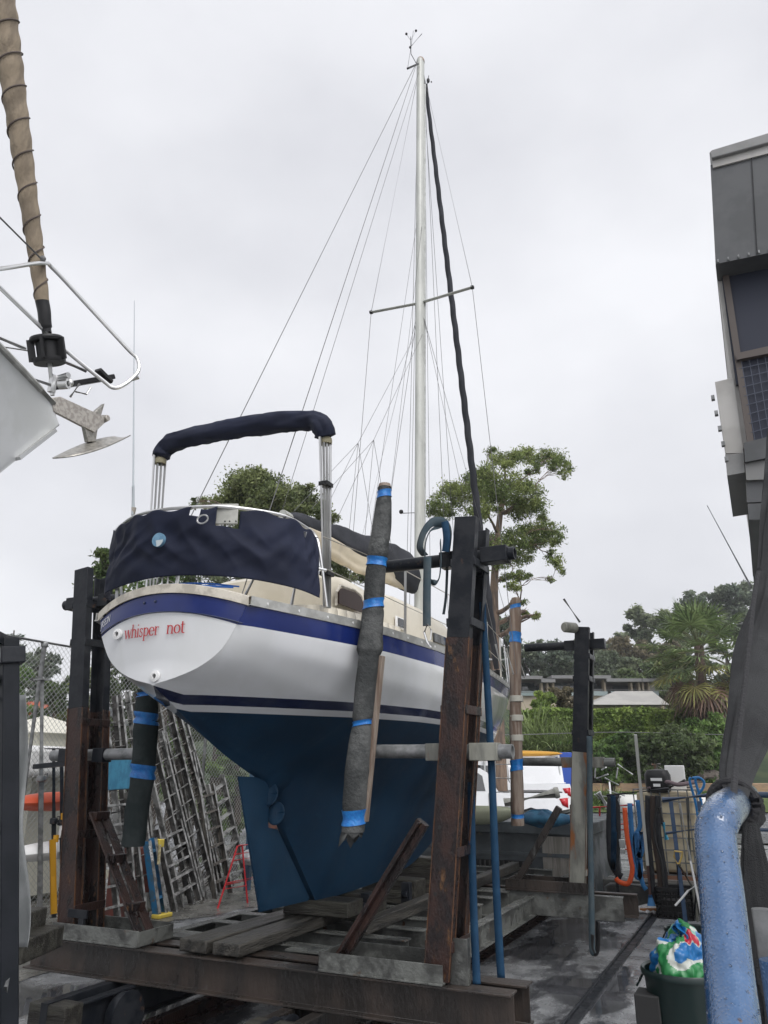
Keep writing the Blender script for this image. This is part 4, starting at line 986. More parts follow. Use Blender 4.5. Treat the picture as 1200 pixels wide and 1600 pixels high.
# blue folded step ladder
bluelad = mat('ladder_blue', (.02, .16, .34), (.05, .12, .19), sc=7, rough=.6, c3=(.12, .11, .09), sc3=9, lo3=.6, hi3=.72)
root, d, s_, nrm = lad('worn blue fibreglass step ladder with white lettering, folded and leaning among grey ladders', (251, 1434), (234, 1312), .13, 2, bluelad, xt=-3.95, rung='flat', rw=.10, rt=.05, name='step_ladder')
yel = mat('ladder_yellow', (.55, .42, .06), rough=.6)
B_ = V(root['_o']); m = MB(); m.box(B_+V((.02, 0, .03)), (.14, .26, .05)); m.build('foot', yel, root, bevel=.01)
T_ = at(243, 1318, X=-3.93); m = MB(); m.box(T_+V((0, .06, 0)), (.12, .10, .10)); m.build('hinge_cap', yel, root, bevel=.01)
TL = at(229, 1322, X=-3.86)
dd = (at(235, 1350, X=-3.82)-TL).normalized(); acr = V((0, 1, 0))
textmesh('BAILEY', .062, lambda x, y: TL+dd*x*1.0+acr*y*1.0+V((.03, 0, 0)), whitep, 'lettering', root)
m = MB(); m.box(at(246, 1335, X=-3.88)+V((.03, 0, 0)), (.006, .05, .24)); m.build('label_plate', mat('label_cream', (.5, .45, .28), (.25, .2, .1), sc=30, rough=.6), root)
# red trestle
rt = thing('red_trestle', at(340, 1420, Z=0), 'red tubular steel trestle standing in front of the ladders near the rudder', 'trestle')
m = MB(); a = at(340, 1420, Z=0); b = at(370, 1408, Z=0)
tp_ = at(371, 1322, X=a.x-.05)
m.tube([a, tp_], .014, 8); m.build('leg', red, rt)
b = V((a.x+.12, a.y+.55, 0)); tp2 = tp_+V((0, .12, 0))
m = MB(); m.tube([b, tp2], .014, 8); m.build('leg', red, rt)
c = V((a.x-.02, a.y+1.5, 0)); tp3 = V((tp_.x, a.y+1.2, tp_.z))
m = MB(); m.tube([c, tp3], .014, 8); m.build('leg', red, rt)
for z in (.28, .30, .58, .66):
    f = z/tp_.z; m = MB(); m.tube([a.lerp(tp_, f), c.lerp(tp3, f)], .010, 8); m.build('cross_bar', red, rt)
m = MB(); m.tube([tp_, tp3], .014, 8); m.tube([tp_, tp2], .014, 8); m.build('top_bar', red, rt)
m = MB(); m.tube([a.lerp(tp_, .3), b.lerp(tp2, .3)], .010, 8); m.build('cross_bar', red, rt)
# steel props bundle left of the near left post
props = [((62, 1430), (66, 1062), 'grey steel prop with flat top plate, tallest of the three props at left', galv, .03),
         ((84, 1434), (84, 1170), 'black adjustable steel prop standing between the grey prop and the yellow one', blackst, .026),
         ((98, 1432), (96, 1175), 'black steel prop with a yellow and white label beside the left post', blackst, .03)]
for i, (b, t, lab, mt_, r_) in enumerate(props):
    B_, T_ = at(*b, Y=1.4+.1*i), at(*t, Y=1.4+.1*i); B_.z = max(B_.z, .0)
    p = thing('steel_prop', B_, lab, 'prop', None)
    mid = B_.lerp(T_, .55); m = MB(); m.tube([B_, mid], r_, 12); m.build('outer_tube', mt_, p)
    m = MB(); m.tube([mid, T_], r_*.75, 12); m.build('inner_tube', mt_, p)
    m = MB(); m.box(T_, (.16, .12, .012)); m.build('top_plate', mt_, p)
    m = MB(); m.lathe(mid, [(r_, -.03), (r_*1.7, -.02), (r_*1.7, .03), (r_, .04)], 12); m.tube([mid+V((.05, 0, .05)), mid+V((.12, -.03, .06)), mid+V((.12, -.03, .0)), mid+V((.05, 0, -.02))], .007, 6); m.build('collar', mt_, p)
    if i > 0:
        c = at(*((85, 1330) if i == 1 else (97, 1295)), Y=1.4+.1*i)
        m = MB(); m.lathe(c, [(r_+.001, -.09), (r_+.004, -.09), (r_+.004, .09), (r_+.001, .09)], 12); m.build('white_label', whitep, p)
        m = MB(); m.lathe(c+V((0, 0, .13)), [(r_+.001, -.035), (r_+.004, -.035), (r_+.004, .035), (r_+.001, .035)], 12); m.build('yellow_label', yellow, p)
B_, T_ = at(84, 1428, Y=1.35), at(82, 1312, Y=1.35); m = MB(); m.tube([B_, T_], .036, 10); tag(m.build('yellow_pole', yellow), 'short bright yellow pole standing beside the near left post', 'pole')
m = MB(); m.bar(at(55, 1198, Y=1.3), at(112, 1192, Y=1.3), .07, .05); tag(m.build('prop_rack', blackst), 'black horizontal bars tying the steel props together', 'rack')
# clutter beyond the fence and under the ladders
def crate(name, c, d, mt_, lab, cat='crate', rz=0, bev=.01, grp=None):
    m = MB(); m.box((0, 0, d[2]/2), d); o = m.build(name, mt_, bevel=bev); o.location = V(c); o.rotation_euler.z = R(rz); return tag(o, lab, cat, grp)
rw_ = mat('red_wood', (.14, .03, .018), (.08, .025, .018), sc=4, rough=.6)
crate('red_cabinet', (-4.3, 3.55, 0), (.4, .42, .85), rw_, 'dark red wooden cabinet half hidden behind the blue step ladder', 'cabinet')
m = MB(); m.lathe((-4.05, 3.55, .17), [(0, 0), (.10, 0), (.12, .02), (.12, .10), (.10, .12), (0, .12)], 20, axis=(1, .2, .3)); tag(m.build('tin', greyst), 'grey round tin lying at the foot of the blue step ladder', 'tin')
for i in range(5):
    crate('brown_board', (-4.15+.02*i, 7.2, .75+.13*i), (.05, 2.2, .11), mat('brown_board', (.14, .05, .03), (.09, .035, .025), sc=5, rough=.6), ['lowest', 'second lowest', 'middle', 'second highest', 'topmost'][i]+' brown board of the stack behind the rudder', 'board', grp='brown boards behind the rudder')
crate('board_post', (-4.2, 6.15, 0), (.09, .09, 1.9), mat('blue_post', (.05, .10, .16), rough=.5), 'blue grey square post at the left end of the brown boards', 'post')
m = MB()
for k in range(3): m.ball((-4.0+.1*k, 5.9+.28*k, .52+.05*k), (.16, .2, .12), 12)
wp = m.build('wrapped_bundle', mat('plastic_wrap', (.45, .45, .46), (.25, .25, .26), sc=8, rough=.4, bump=1, bsc=14)); tag(wp, 'white plastic wrapped bundle behind the red trestle', 'bundle')
# beyond the fence: shed tent, kayaks, house
def pt(px, py, D): return at(px, py, D=D)
def gz(p): return V((p.x, p.y, gh(p.x, p.y)))
tent = thing('gazebo', gz(pt(75, 1200, 13)), 'small white gazebo with a pointed roof seen through the fence at left', 'gazebo')
c = pt(70, 1120, 13); cx, cy = c.x, c.y
m = MB(); w2 = .75; zt, ze = pt(66, 1118, 13).z, pt(66, 1148, 13).z
m.add([(cx-w2, cy-w2, ze), (cx+w2, cy-w2, ze), (cx+w2, cy+w2, ze), (cx-w2, cy+w2, ze), (cx, cy, zt)], [(0, 1, 4), (1, 2, 4), (2, 3, 4), (3, 0, 4), (0, 3, 2, 1)]); tm = mat('tent_white', (.62, .60, .52), rough=.7)
m.build('roof', tm, tent, smooth=0)
m = MB(); m.box((cx, cy, (ze+.1)/2), (1.25, 1.25, ze-.1)); m.build('wall', mat('tent_wall', (.45, .44, .37), rough=.8), tent)
h = thing('red_roof_house', gz(pt(70, 1130, 30)), 'house with an orange tiled roof beyond the fence at far left', 'house')
c = pt(52, 1110, 34); m = MB(); zr, zw = pt(60, 1096, 34).z, pt(60, 1122, 34).z
m.prof((c.x-3.2, c.y-1.6, 0), (c.x+.7, c.y+.5, 0), [(-2.2, zw), (2.2, zw), (0, zr)]); m.build('roof', mat('terracotta', (.42, .09, .04), (.30, .07, .04), sc=3, rough=.7, bump=.8, bsc=9), h, smooth=0)
m = MB(); m.prof((c.x-3.0, c.y-1.5, 0), (c.x+.6, c.y+.4, 0), [(-2.0, 0), (2.0, 0), (2.0, zw), (-2.0, zw)]); m.build('wall', mat('house_cream', (.6, .55, .42), rough=.8), h, smooth=0)
h2 = thing('grey_roof_house', gz(pt(105, 1125, 26)), 'low house with a grey shingle roof just left of the near left post', 'house')
c = pt(92, 1125, 26); m = MB(); m.prof((c.x-.3, c.y, 0), (c.x+1.6, c.y+.8, 0), [(-1.8, c.z-.3), (1.8, c.z-.3), (0, c.z+.5)]); m.build('roof', mat('shingle_grey', (.10, .11, .12), (.15, .15, .16), sc=9, rough=.6), h2, smooth=0)
m = MB(); m.prof((c.x-.2, c.y, 0), (c.x+1.5, c.y+.75, 0), [(-1.6, 0), (1.6, 0), (1.6, c.z-.3), (-1.6, c.z-.3)]); m.build('wall', mat('house_cream', (.6, .55, .42)), h2, smooth=0)
okm = mat('kayak_orange', (.50, .07, .02), rough=.45)
for i, (z, lab, mt_) in enumerate(((1.50, 'orange kayak behind the props', okm), (.98, 'white covered dinghy below the orange kayak', whitep))):
    c = pt(88, 1240, 9.6); m = MB()
    def kf(u, v, z=z):
        y = (u-.5)*1.3; r = .20*max(0, 1-(2*u-1)**2)**.5+.01; a = 2*math.pi*v; return (c.x+.1*i+r*math.cos(a)*.9, c.y+y, z+r*math.sin(a)*.5)
    m.grid(kf, 24, 12); tag(m.build('kayak', mt_, smooth=60), lab, 'kayak' if i < 1 else 'dinghy')
bb = crate('blue_banner', (c.x+.5, c.y+.3, 1.62), (.05, 1.2, .42), mat('banner_blue', (.05, .28, .45), (.03, .2, .35), sc=9), 'pale blue banner board above the orange kayak behind the props', 'banner', rz=20)
crate('white_boat_cabin', (pt(50, 1175, 12).x, pt(50, 1175, 12).y, 1.75), (1.2, 1.6, .42), whitep, 'white boat cabin roof beyond the fence left of the props', 'boat', rz=10, bev=.08)
# ------------------------------------------------------------------ left foreground: another cradle and a second yacht
nc = thing('front_cradle', at(45, 1600, D=3.6), 'black steel frame with cross tubes at the left edge, in front of everything', 'cradle')
DP = 3.7
p0, p1 = at(48, 1690, D=DP), at(15, 998, D=DP); p0.z = 0
m = MB(); m.bar(p0, p1, .065, .075, up=(.45, 1, 0)); m.build('post', mat('black_paint', (.006, .008, .011), (.010, .012, .016), sc=5, rough=.5, spec=.2), nc, bevel=.006)
m = MB(); m.bar(at(17, 1038, D=DP), at(17, 1012, D=DP), .09, .11, up=(.45, 1, 0)); m.build('collar', blackst, nc, bevel=.006)
m = MB(); m.bar(at(-30, 985, D=3.4), at(12, 1005, D=3.8), .05, .05); m.build('gusset', blackst, nc)
for y, r_, mt_ in ((1063, .030, blackst), (1093, .012, blackst), (1297, .030, galv), (1538, .040, galv)):
    m = MB(); a = at(18, y, D=DP); m.tube([a, a+V((-1.6, -.75, .0))], r_, 12); m.build('cross_tube', mt_, nc)
def tarpf(u, v):
    a = at(-90+u*130, 1085+v*395, D=4.6+.35*math.sin(u*3)); return a+V((.08*fnz((u*7, v*1.5, 1)), .12*fnz((u*9, v*2, 3)), 0))
tag(MB().grid(tarpf, 40, 40).build('grey_tarpaulin', mat('tarp_grey', (.16, .17, .17), (.22, .23, .23), sc=3, rough=.5), smooth=80, solid=.004), 'wrinkled grey tarpaulin hanging behind the black post at the left edge', 'tarpaulin')
for i, (px_, py_, w_) in enumerate(((20, 1440, .4), (28, 1470, .5))):
    c = at(px_, py_, D=5.3); crate('stacked_timber', (c.x-.3, c.y, max(0, c.z-.1)), (w_*1.6, .5, .13), wetwoodx, ['upper', 'lower'][i]+' weathered timber baulk in the stack at the left edge', 'timber', rz=20)
# second yacht, bow only
y2 = thing('second_yacht', at(88, 650, D=4.4), 'bow of a second white yacht with anchor and rolled tan headsail, top left corner', 'sailboat')
TP_ = at(82, 633, D=4.4); TB_ = at(93, 664, X=TP_.x)
w2m = mat('hull2_white', (.55, .56, .56), (.48, .49, .48), sc=2, rough=.3)
ST2 = at(0, 742, X=TP_.x)
sdv = V((math.sin(R(5.6-25.4)), math.cos(R(5.6-25.4)), 0))     # direction of the near sheer line in world
def hull2(sg):
    def f(u, v):
        s = u*3.2; c = V((TP_.x, TP_.y-s+(TB_.y-TP_.y)*v*(1-u), 0)); b = s*.44*(1-.12*u) if sg > 0 else -s*.44*(1-.12*u)
        b = b if True else b
        zk = TB_.z+(ST2.z-TB_.z)*s/max(.01, (TB_.y-ST2.y)); zk = max(zk, TP_.z-1.5-.1*s)
        zz = TP_.z+.02*s; k = v**.75
        return (c.x+b*(1-k)**.75, c.y, zz+(zk-zz)*v)
    return f
m = MB(); m.grid(hull2(1), 40, 24); m.grid(hull2(-1), 40, 24); m.build('hull', w2m, y2, smooth=60, weld=True)
m = MB()
for sg in (1, -1):
    P_ = [V(hull2(sg)(u, 0))+V((0, 0, .015)) for u in np.linspace(0, 1, 20)]; m.tube(P_, .022, 8)
m.build('toe_rail', alu_rail, y2)
m = MB(); m.add([V(hull2(-1)(u, 0)) for u in np.linspace(0, 1, 12)]+[V(hull2(1)(u, 0)) for u in np.linspace(0, 1, 12)], [(i, i+1, 13+i, 12+i) for i in range(11)]); m.build('deck', w2m, y2)
m = MB(); a, b = at(82, 672, X=TP_.x+.02), at(25, 716, X=TP_.x+.02); m.bar(a+V((0, .01, 0)), b+V((0, .01, 0)), .05, .02, up=(0, 1, 1)); m.build('stem_plate', steel_ss, y2)
X2 = TP_.x
A2 = lambda x, y, dx=0: at(x, y, X=X2+dx)
m = MB(); m.poly([A2(79, 622), A2(92, 620), A2(160, 651), A2(161, 662), A2(146, 676), A2(82, 643)], (.012, 0, 0)); m.poly([A2(79, 622, -.09), A2(92, 620, -.09), A2(160, 651, -.09), A2(161, 662, -.09), A2(146, 676, -.09), A2(82, 643, -.09)], (-.012, 0, 0))
m.lathe(A2(152, 657, -.1), [(0, 0), (.02, 0), (.03, .05), (.02, .1), (0, .1)], 12, axis=(1, 0, 0)); m.build('bow_roller', mat('speckled_steel', (.50, .47, .42), (.34, .31, .28), sc=40, rough=.4, metal=.5), y2, bevel=.003)
fl = mat('anchor_steel', (.42, .40, .36), (.28, .27, .24), sc=30, rough=.35, metal=.7)
anc = MB(); anc.poly([A2(132, 662), A2(152, 640), A2(164, 630), A2(161, 640), A2(154, 664), A2(150, 690), A2(138, 690)], (-.035, 0, 0))
an = anc.build('anchor', fl, y2, bevel=.004)
def fluke(sg):
    def f(u, v):
        ridge = A2(82+120*u, 716-10*math.sin(u*3.1)*1.0-38*u**1.0*1.0+0, -.04) if 0 else None
        px_ = 82+122*u; top = 716-34*math.sin(min(1, u*1.15)*math.pi/2); bot = 716-4*u-32*u*u
        if u > .8: top = bot-(bot-top)*(1-(u-.8)/.2)
        p = at(px_, top+(bot-top)*v, X=X2-.04+sg*.16*v*math.sin(math.pi*min(1, u*.9+.05)))
        return p
    return f
m = MB(); m.grid(fluke(1), 24, 6); m.grid(fluke(-1), 24, 6); m.build('fluke', fl, an, smooth=50, solid=.008)
# pulpit
PL = [at(-60, 424, D=3.6), at(0, 420, D=3.9), at(66, 411, D=4.15), at(84, 421, D=4.25), at(140, 481, D=4.5), at(200, 546, D=4.75), at(214, 560, D=4.8), at(216, 580, D=4.8), at(197, 599, D=4.75), at(178, 606, D=4.7), at(160, 594, D=4.65), at(100, 545, D=4.45), at(40, 488, D=4.2), at(-30, 420, D=3.9)]
sp_ = []
for i in range(len(PL)-1):
    sp_ += [PL[i].lerp(PL[i+1], t) for t in (0, .5)]
m = MB(); m.tube(spline(PL, 90), .0135, 10); m.tube([at(216, 590, D=4.8), at(196, 600, D=4.76)], .013, 8)
m.build('pulpit', steel_ss, y2)
m = MB(); m.tube([at(-20, 520, D=4.2), at(40, 545, D=4.4)], .012, 8); m.tube([at(100, 565, D=4.5), at(135, 580, D=4.6)], .012, 8); m.tube([at(-10, 540, D=4.2), at(45, 548, D=4.4)], .006, 6); m.tube([at(30, 585, D=4.3), at(80, 602, D=4.4)], .010, 6); m.build('rail_stay', steel_ss, y2)
# furler
SA, SB = at(73, 520, X=X2-.04), at(0, -40, X=X2-.04)
SB = at(-6, -60, X=X2-.04)
def f2(u, v):
    c = SA.lerp(SB, u); a = 2*math.pi*v; s_, b_, _ = frame(SB-SA, (0, 1, 0)); ra = (.038+.055*u) if u > .012 else .03
    ra *= 1+.045*math.sin(a+u*95)+.03*fnz((u*24, math.cos(a)*2, math.sin(a)*2))
    return c+(s_*math.cos(a)+b_*math.sin(a))*ra
m = MB().grid(f2, 260, 18)
tan = mat('sail_tan', (.25, .20, .14), (.17, .135, .095), sc=5, rough=.8, bump=1, bsc=22, st=(2, 2, .6)); m.m = [1 if (i//18) < 22 else 0 for i in range(len(m.f))]
hs = m.build('furled_headsail', [tan, blackpl], y2, smooth=80, weld=True)
m = MB(); pts = []
for k in range(700):
    u = .085+.9*k/700; a = -u*72; s_, b_, _ = frame(SB-SA, (0, 1, 0)); pts.append(SA.lerp(SB, u)+(s_*math.cos(a)+b_*math.sin(a))*(.040+.058*u))
m.tube(pts, .0055, 5); m.build('wound_sheet', mat('sheet_brown', (.09, .07, .06), rough=.8), hs)
m = MB(); dc = at(75, 548, X=X2-.04); ax = (SB-SA)
m.lathe(dc, [(.02, -.085), (.095, -.085), (.10, -.07), (.10, -.055), (.07, -.05), (.07, .05), (.10, .055), (.105, .07), (.10, .085), (.03, .09)], 28, axis=ax)
dr = m.build('furler_drum', blackpl, y2)
m = MB(); s_, b_, d_ = frame(ax)
for k in range(5):
    a = k*2*math.pi/5+.4; o = dc+(s_*math.cos(a)+b_*math.sin(a))*.098; m.bar(o-d_*.07, o+d_*.07, .018, .045, up=(s_*math.cos(a)+b_*math.sin(a)))
m.build('drum_cage', blackpl, dr)
m = MB(); m.tube([dc-d_*.08, at(82, 618, X=X2-.04)], .014, 8); m.box(at(82, 600, X=X2-.04), (.03, .04, .12)); m.lathe(at(86, 592, X=X2-.1), [(0, 0), (.02, 0), (.02, .12), (0, .12)], 10, axis=(1, 0, 0)); m.build('toggle', steel_ss, y2)
m = MB(); m.bar(at(90, 604, X=X2-.06), at(172, 590, X=X2-.06), .10, .035); m.bar(at(152, 578, X=X2+.0), at(172, 598, X=X2+.0), .06, .03); m.build('roller_guard', blackpl, y2, bevel=.006)
m = MB(); m.lathe(at(100, 600, X=X2), [(.018, -.03), (.035, -.03), (.035, .03), (.018, .03)], 14, axis=(1, .3, 0)); m.ball(at(108, 598, X=X2), .03, 10); m.tube([at(110, 620, X=X2), at(124, 600, X=X2)], .008, 6); m.tube([at(118, 612, X=X2), at(135, 616, X=X2), at(142, 605, X=X2)], .006, 6); m.build('windlass_fitting', steel_ss, y2)
m = MB(); m.tube([at(-40, 300, D=3.6), at(66, 406, D=4.15)], .006, 6); m.ball(at(67, 404, D=4.15), .02, 8); m.build('stay_wire', wire, y2)
# ------------------------------------------------------------------ right side of the yard
# steel tank / work platform behind the bow
tk = thing('steel_tank', (.4, 6.6, 0), 'dark steel tank block with a timber end panel, standing behind the bow', 'tank')
tankm = mat('tank_steel', (.085, .10, .11), (.05, .06, .065), sc=2.4, rough=.35, rough2=.55, bump=.3, bsc=12, c3=(.13, .12, .10), sc3=6, lo3=.62, hi3=.72)
x0, x1, y0, y1, zt = -1.6, 1.33, 6.25, 8.6, 1.14
m = MB(); m.box(((x0+x1)/2, (y0+y1)/2+.03, (zt-.16)/2), (x1-x0-.04, y1-y0-.1, zt-.16)); m.build('body', tankm, tk)
m = MB(); m.box(((x0+x1)/2, (y0+y1)/2, zt-.08), (x1-x0, y1-y0, .16)); m.build('rim', tankm, tk, bevel=.015)
m = MB(); m.box((.98, y0-.004, (zt-.18)/2+.01), (.66, .03, zt-.20)); m.build('timber_panel', mat('panel_wood', (.20, .185, .16), (.30, .28, .25), sc=3, rough=.7, st=(6, 6, .4), bump=.6, bsc=20), tk)
m = MB(); m.box((-.15, y0-.01, .33), (1.15, .03, .60)); m.build('recess', blackpl, tk)
for k in range(16): m = MB(); m.bar((-.68+.07*k, y0-.03, .05), (-.68+.07*k, y0-.03, .62), .02, .02); m.build('slat', mat('slat_dark', (.06, .06, .06), rough=.5), tk)
m = MB(); m.bar((-1.6, y0-.02, .72), (1.33, y0-.02, .72), .02, .05); m.build('band', tankm, tk)
# things on the tank
TZ = 1.142
def on(px, py, dy=0): return at(px, py, Z=TZ)
m = MB(); c = at(735, 1290, Z=TZ)
def din(u, v):
    x = (u-.5)*1.15; r = .16*max(0, 1-abs(2*u-1)**2.2)**.6+.01; a = math.pi*(v*1.1-.05)
    return (c.x+x, c.y+.22-math.cos(a)*r*1.4, TZ+.20-math.sin(a)*r*1.15)
tag(MB().grid(din, 26, 12).build('fender', mat('fender_cream', (.52, .55, .40), (.46, .48, .35), sc=5, rough=.5), smooth=60, solid=.01), 'pale greenish curved shell lying on the dark steel tank near the bow', 'fender')
c = at(830, 1268, Z=TZ); m = MB(); m.tube([(c.x-.5, c.y+.05, TZ+.13), (c.x+.35, c.y+.35, TZ+.30)], .085, 14); m.lathe((c.x+.35, c.y+.35, TZ+.30), [(0, 0), (.095, 0), (.10, .03), (.09, .08), (0, .08)], 14, axis=(.85, .3, .17)); tag(m.build('rolled_carpet', mat('carpet_roll', (.28, .28, .25), (.20, .20, .18), sc=7, rough=.9)), 'grey roll of carpet resting on the steel tank in front of the ute', 'roll')
c = at(840, 1292, Z=TZ); m = MB(); bgm = mat('bag_blue', (.02, .09, .17), (.03, .14, .24), sc=6, rough=.7)
def bag(u, v): a = 2*math.pi*u; b = math.pi*v; r = 1+.5*fnz((math.cos(a)*2, math.sin(a)*2, v*3+1)); return (c.x+.05+.30*math.cos(a)*math.sin(b)*r, c.y+.12+.15*math.sin(a)*math.sin(b)*r, TZ+.09+.10*math.cos(b)*r)
m.grid(bag, 28, 12); tag(m.build('blue_rag', bgm, smooth=70, weld=True), 'crumpled blue cloth bundle on the right end of the steel tank', 'cloth')
m = MB(); m.bar((c.x-.1, c.y+.42, TZ+.06), (c.x+.5, c.y+.5, TZ+.12), .06, .04); m.bar((c.x-.5, c.y+.5, TZ+.03), (c.x+.3, c.y+.75, TZ+.17), .05, .05); m.tube([(c.x-.1, c.y+.6, TZ+.05), (c.x+.3, c.y+.6, TZ+.16), (c.x+.45, c.y+.55, TZ+.04)], .02, 8); m.box((c.x-1.2, c.y+.6, TZ+.05), (.3, .2, .1)); m.box((c.x-.85, c.y+.62, TZ+.09), (.14, .14, .18)); tag(m.build('scrap_pile', greyst), 'pile of grey scrap timber and pipe behind the blue cloth on the tank', 'scrap')
c = at(765, 1240, Z=1.40); m = MB(); s1 = at(788, 1272, Z=1.25); 
lw = thing('white_ladder', s1, 'thin white ladder leaning against the ute beside the blue strap', 'ladder')
for dx in (-.13, .13): m = MB(); m.tube([s1+V((dx, 0, 0)), s1+V((dx-.05, .25, .95))], .014, 6); m.build('rail', whitep, lw)
for k in range(5): m = MB(); q = s1+V((-.05*k/4, .25*k/4, .1+.19*k)); m.tube([q-V((.13, 0, 0)), q+V((.13, 0, 0))], .010, 6); m.build('rung', whitep, lw)
# ---- white utes (seen side on), box trailer
whitecar = mat('car_white', (.78, .79, .80), (.74, .75, .76), sc=2, rough=.18, coat=.6)
def ute(name, lab, o, rz, canopy=False):
    root = thing(name, (0, 0, 0), lab, 'ute', 'white utes parked beyond the tank')
    # side profile, x forward (negative = towards tail +)
    L_ = 5.2; W_ = .9
    prof_ = [(-2.6, .62), (-2.62, .95), (-2.58, 1.12), (-1.0, 1.14), (-.86, 1.16), (-.62, 1.62), (-.45, 1.72), (.55, 1.74), (.78, 1.68), (1.38, 1.16), (2.35, 1.02), (2.58, .85), (2.6, .45), (2.15, .40), (2.05, .55), (1.90, .74), (1.62, .82), (1.34, .74), (1.18, .55), (1.1, .40), (-1.15, .40), (-1.22, .55), (-1.38, .76), (-1.66, .84), (-1.94, .76), (-2.10, .58), (-2.15, .5)]
    m = MB(); n = len(prof_)
    for s, (w0) in enumerate((-W_, -W_*.96, W_*.96, W_)):
        for x, z in prof_:
            k = 1-.20*max(0, (z-1.14)/.6)
            m.v.append(V((x, w0*k, z if abs(w0) < W_ else z)))
    for s in range(3):
        for i in range(n): j = (i+1) % n; m.f.append([s*n+i, s*n+j, (s+1)*n+j, (s+1)*n+i]); m.m.append(0)
    m.f.append(list(range(n))); m.f.append(list(range(3*n, 4*n))[::-1]); m.m += [0, 0]
    body = m.build('body', whitecar, root, smooth=30, bevel=.02)
    for sg in (-1, 1):
        k = lambda z: 1-.20*max(0, (z-1.14)/.6)
        for nm, pts in (('rear_window', [(-.55, 1.20), (-.50, 1.55), (-.38, 1.63), (.02, 1.65), (.02, 1.20)]), ('front_window', [(.08, 1.20), (.08, 1.65), (.52, 1.65), (.70, 1.60), (1.18, 1.20)])):
            m = MB(); m.add([(x, sg*(W_*k(z)+.004), z) for x, z in pts], [list(range(len(pts)))]); m.build(nm, glassd, root, smooth=0, solid=.006)
        for xw in (-1.66, 1.62):
            m = MB(); m.lathe((xw, sg*.70, .38), [(0, 0), (.36, 0), (.385, .03), (.385, .20), (.36, .23), (.25, .22)], 28, axis=(0, sg, 0)); w_ = m.build('wheel', rubber, root)
            m = MB(); m.lathe((xw, sg*.90, .38), [(0, .0), (.10, .02), (.24, .01), (.25, .03)], 20, axis=(0, sg, 0)); m.build('rim', alu, w_)
        for x in (-.1, .95): m = MB(); m.bar((x-.09, sg*(W_+.015), 1.07), (x+.09, sg*(W_+.015), 1.07), .02, .03); m.build('door_handle', whitecar, root)
        m = MB(); m.add([(-2.60, sg*(W_+.006), .80), (-2.60, sg*(W_+.006), 1.04), (-2.38, sg*(W_+.006), 1.02), (-2.46, sg*(W_+.006), .86)], [(0, 1, 2, 3)]); m.box((-2.605, sg*(W_-.07), .92), (.05, .12, .25)); m.build('tail_light', mat('lens_red', (.45, .008, .015), rough=.15), root, solid=.004)
        for x in (.04, -.62, 1.22): m = MB(); m.bar((x, sg*(W_+.001), .46), (x, sg*(W_+.001), 1.15), .008, .004); m.build('door_gap', rubber, root)
    m = MB(); m.box((-2.66, 0, .55), (.12, 1.6, .16)); m.build('bumper', blackpl, root, bevel=.02)
    m = MB(); m.box((-1.7, 0, 1.165), (1.6, 1.66, .03)); m.build('tonneau', blackpl if not canopy else whitecar, root, bevel=.01)
    if canopy:
        m = MB(); loft(m, [[(x, -w, 1.15), (x+.02, -w*.92, 1.6), (x+.02, -w*.8, 1.68), (x+.02, w*.8, 1.68), (x+.02, w*.92, 1.6), (x, w, 1.15)] for x, w in ((-2.45, .84), (-2.3, .87), (-.9, .87))]); m.build('canopy', whitecar, root, smooth=40)
        m = MB()
        for x in (-2.35, -.2):
            m.tube([(x, -.8, 1.2), (x, -.8, 1.9), (x, .8, 1.9), (x, .8, 1.2)], .03, 8)
        m.build('roof_rack', alu, root)
    p = V(o); root.location = p; root.rotation_euler.z = rz; return root
hd = YAW+math.pi+R(4)
d_ = V((math.cos(hd), math.sin(hd), 0))
tl = at(874, 1290, D=21.2); o_ = V((tl.x, tl.y, 0))+d_*2.6; o_.z = .13
ute('white_ute', 'white dual cab ute with a red tail light, parked directly beyond the tank', o_, hd)
t2 = at(878, 1240, D=24.2); o2 = V((t2.x, t2.y, 0))+d_*2.6; o2.z = gh(t2.x, t2.y)-.35
o2.z = .30
ute('white_ute', 'second white ute with a canopy and yellow board on its racks, behind the first', o2, hd-R(3), canopy=True)
m = MB(); c = o2+V((0, 0, 1.98))
def yk(u, v): s = (u-.5)*4.6; r = .16*max(0, 1-abs(2*u-1)**3)**.5+.01; a = 2*math.pi*v; return c+d_*(s-.4)+V((0, r*1.6*math.cos(a), r*.55*math.sin(a)))
tag(MB().grid(yk, 30, 12).build('yellow_board', yellow, smooth=60), 'yellow paddle board on the roof racks of the second ute', 'paddle board')
t3 = at(790, 1210, D=25.3); g3 = gh(t3.x, t3.y)-.9
bx = thing('box_truck', (t3.x, t3.y, g3), 'white box truck body with a blue rear edge behind the two utes', 'truck')
u_ = V((math.cos(YAW), math.sin(YAW), 0)); w_ = V((-math.sin(YAW), math.cos(YAW), 0))
zt_, xr_ = at(820, 1178, D=25.3).z, 0
m = MB(); cc = at(720, 1200, D=22.5)
r_end = at(870, 1200, D=25.3); l_end = at(640, 1200, D=25.3)
m.box(((r_end.x+l_end.x)/2, (r_end.y+l_end.y)/2+.9, (zt_+g3+.7)/2), ((r_end-l_end).length, 2.0, zt_-g3-.7), rz=YAW); m.build('box_body', mat('truck_white', (.66, .65, .63), (.58, .57, .55), sc=1.5, rough=.5), bx, bevel=.03)
m = MB(); m.box((r_end.x+.08, r_end.y-.12+.2, (zt_+g3+.6)/2+.03), (.35, 2.0, zt_-g3-.6), rz=YAW); m.build('blue_edge', mat('truck_blue', (.02, .07, .35), rough=.4), bx, bevel=.02)
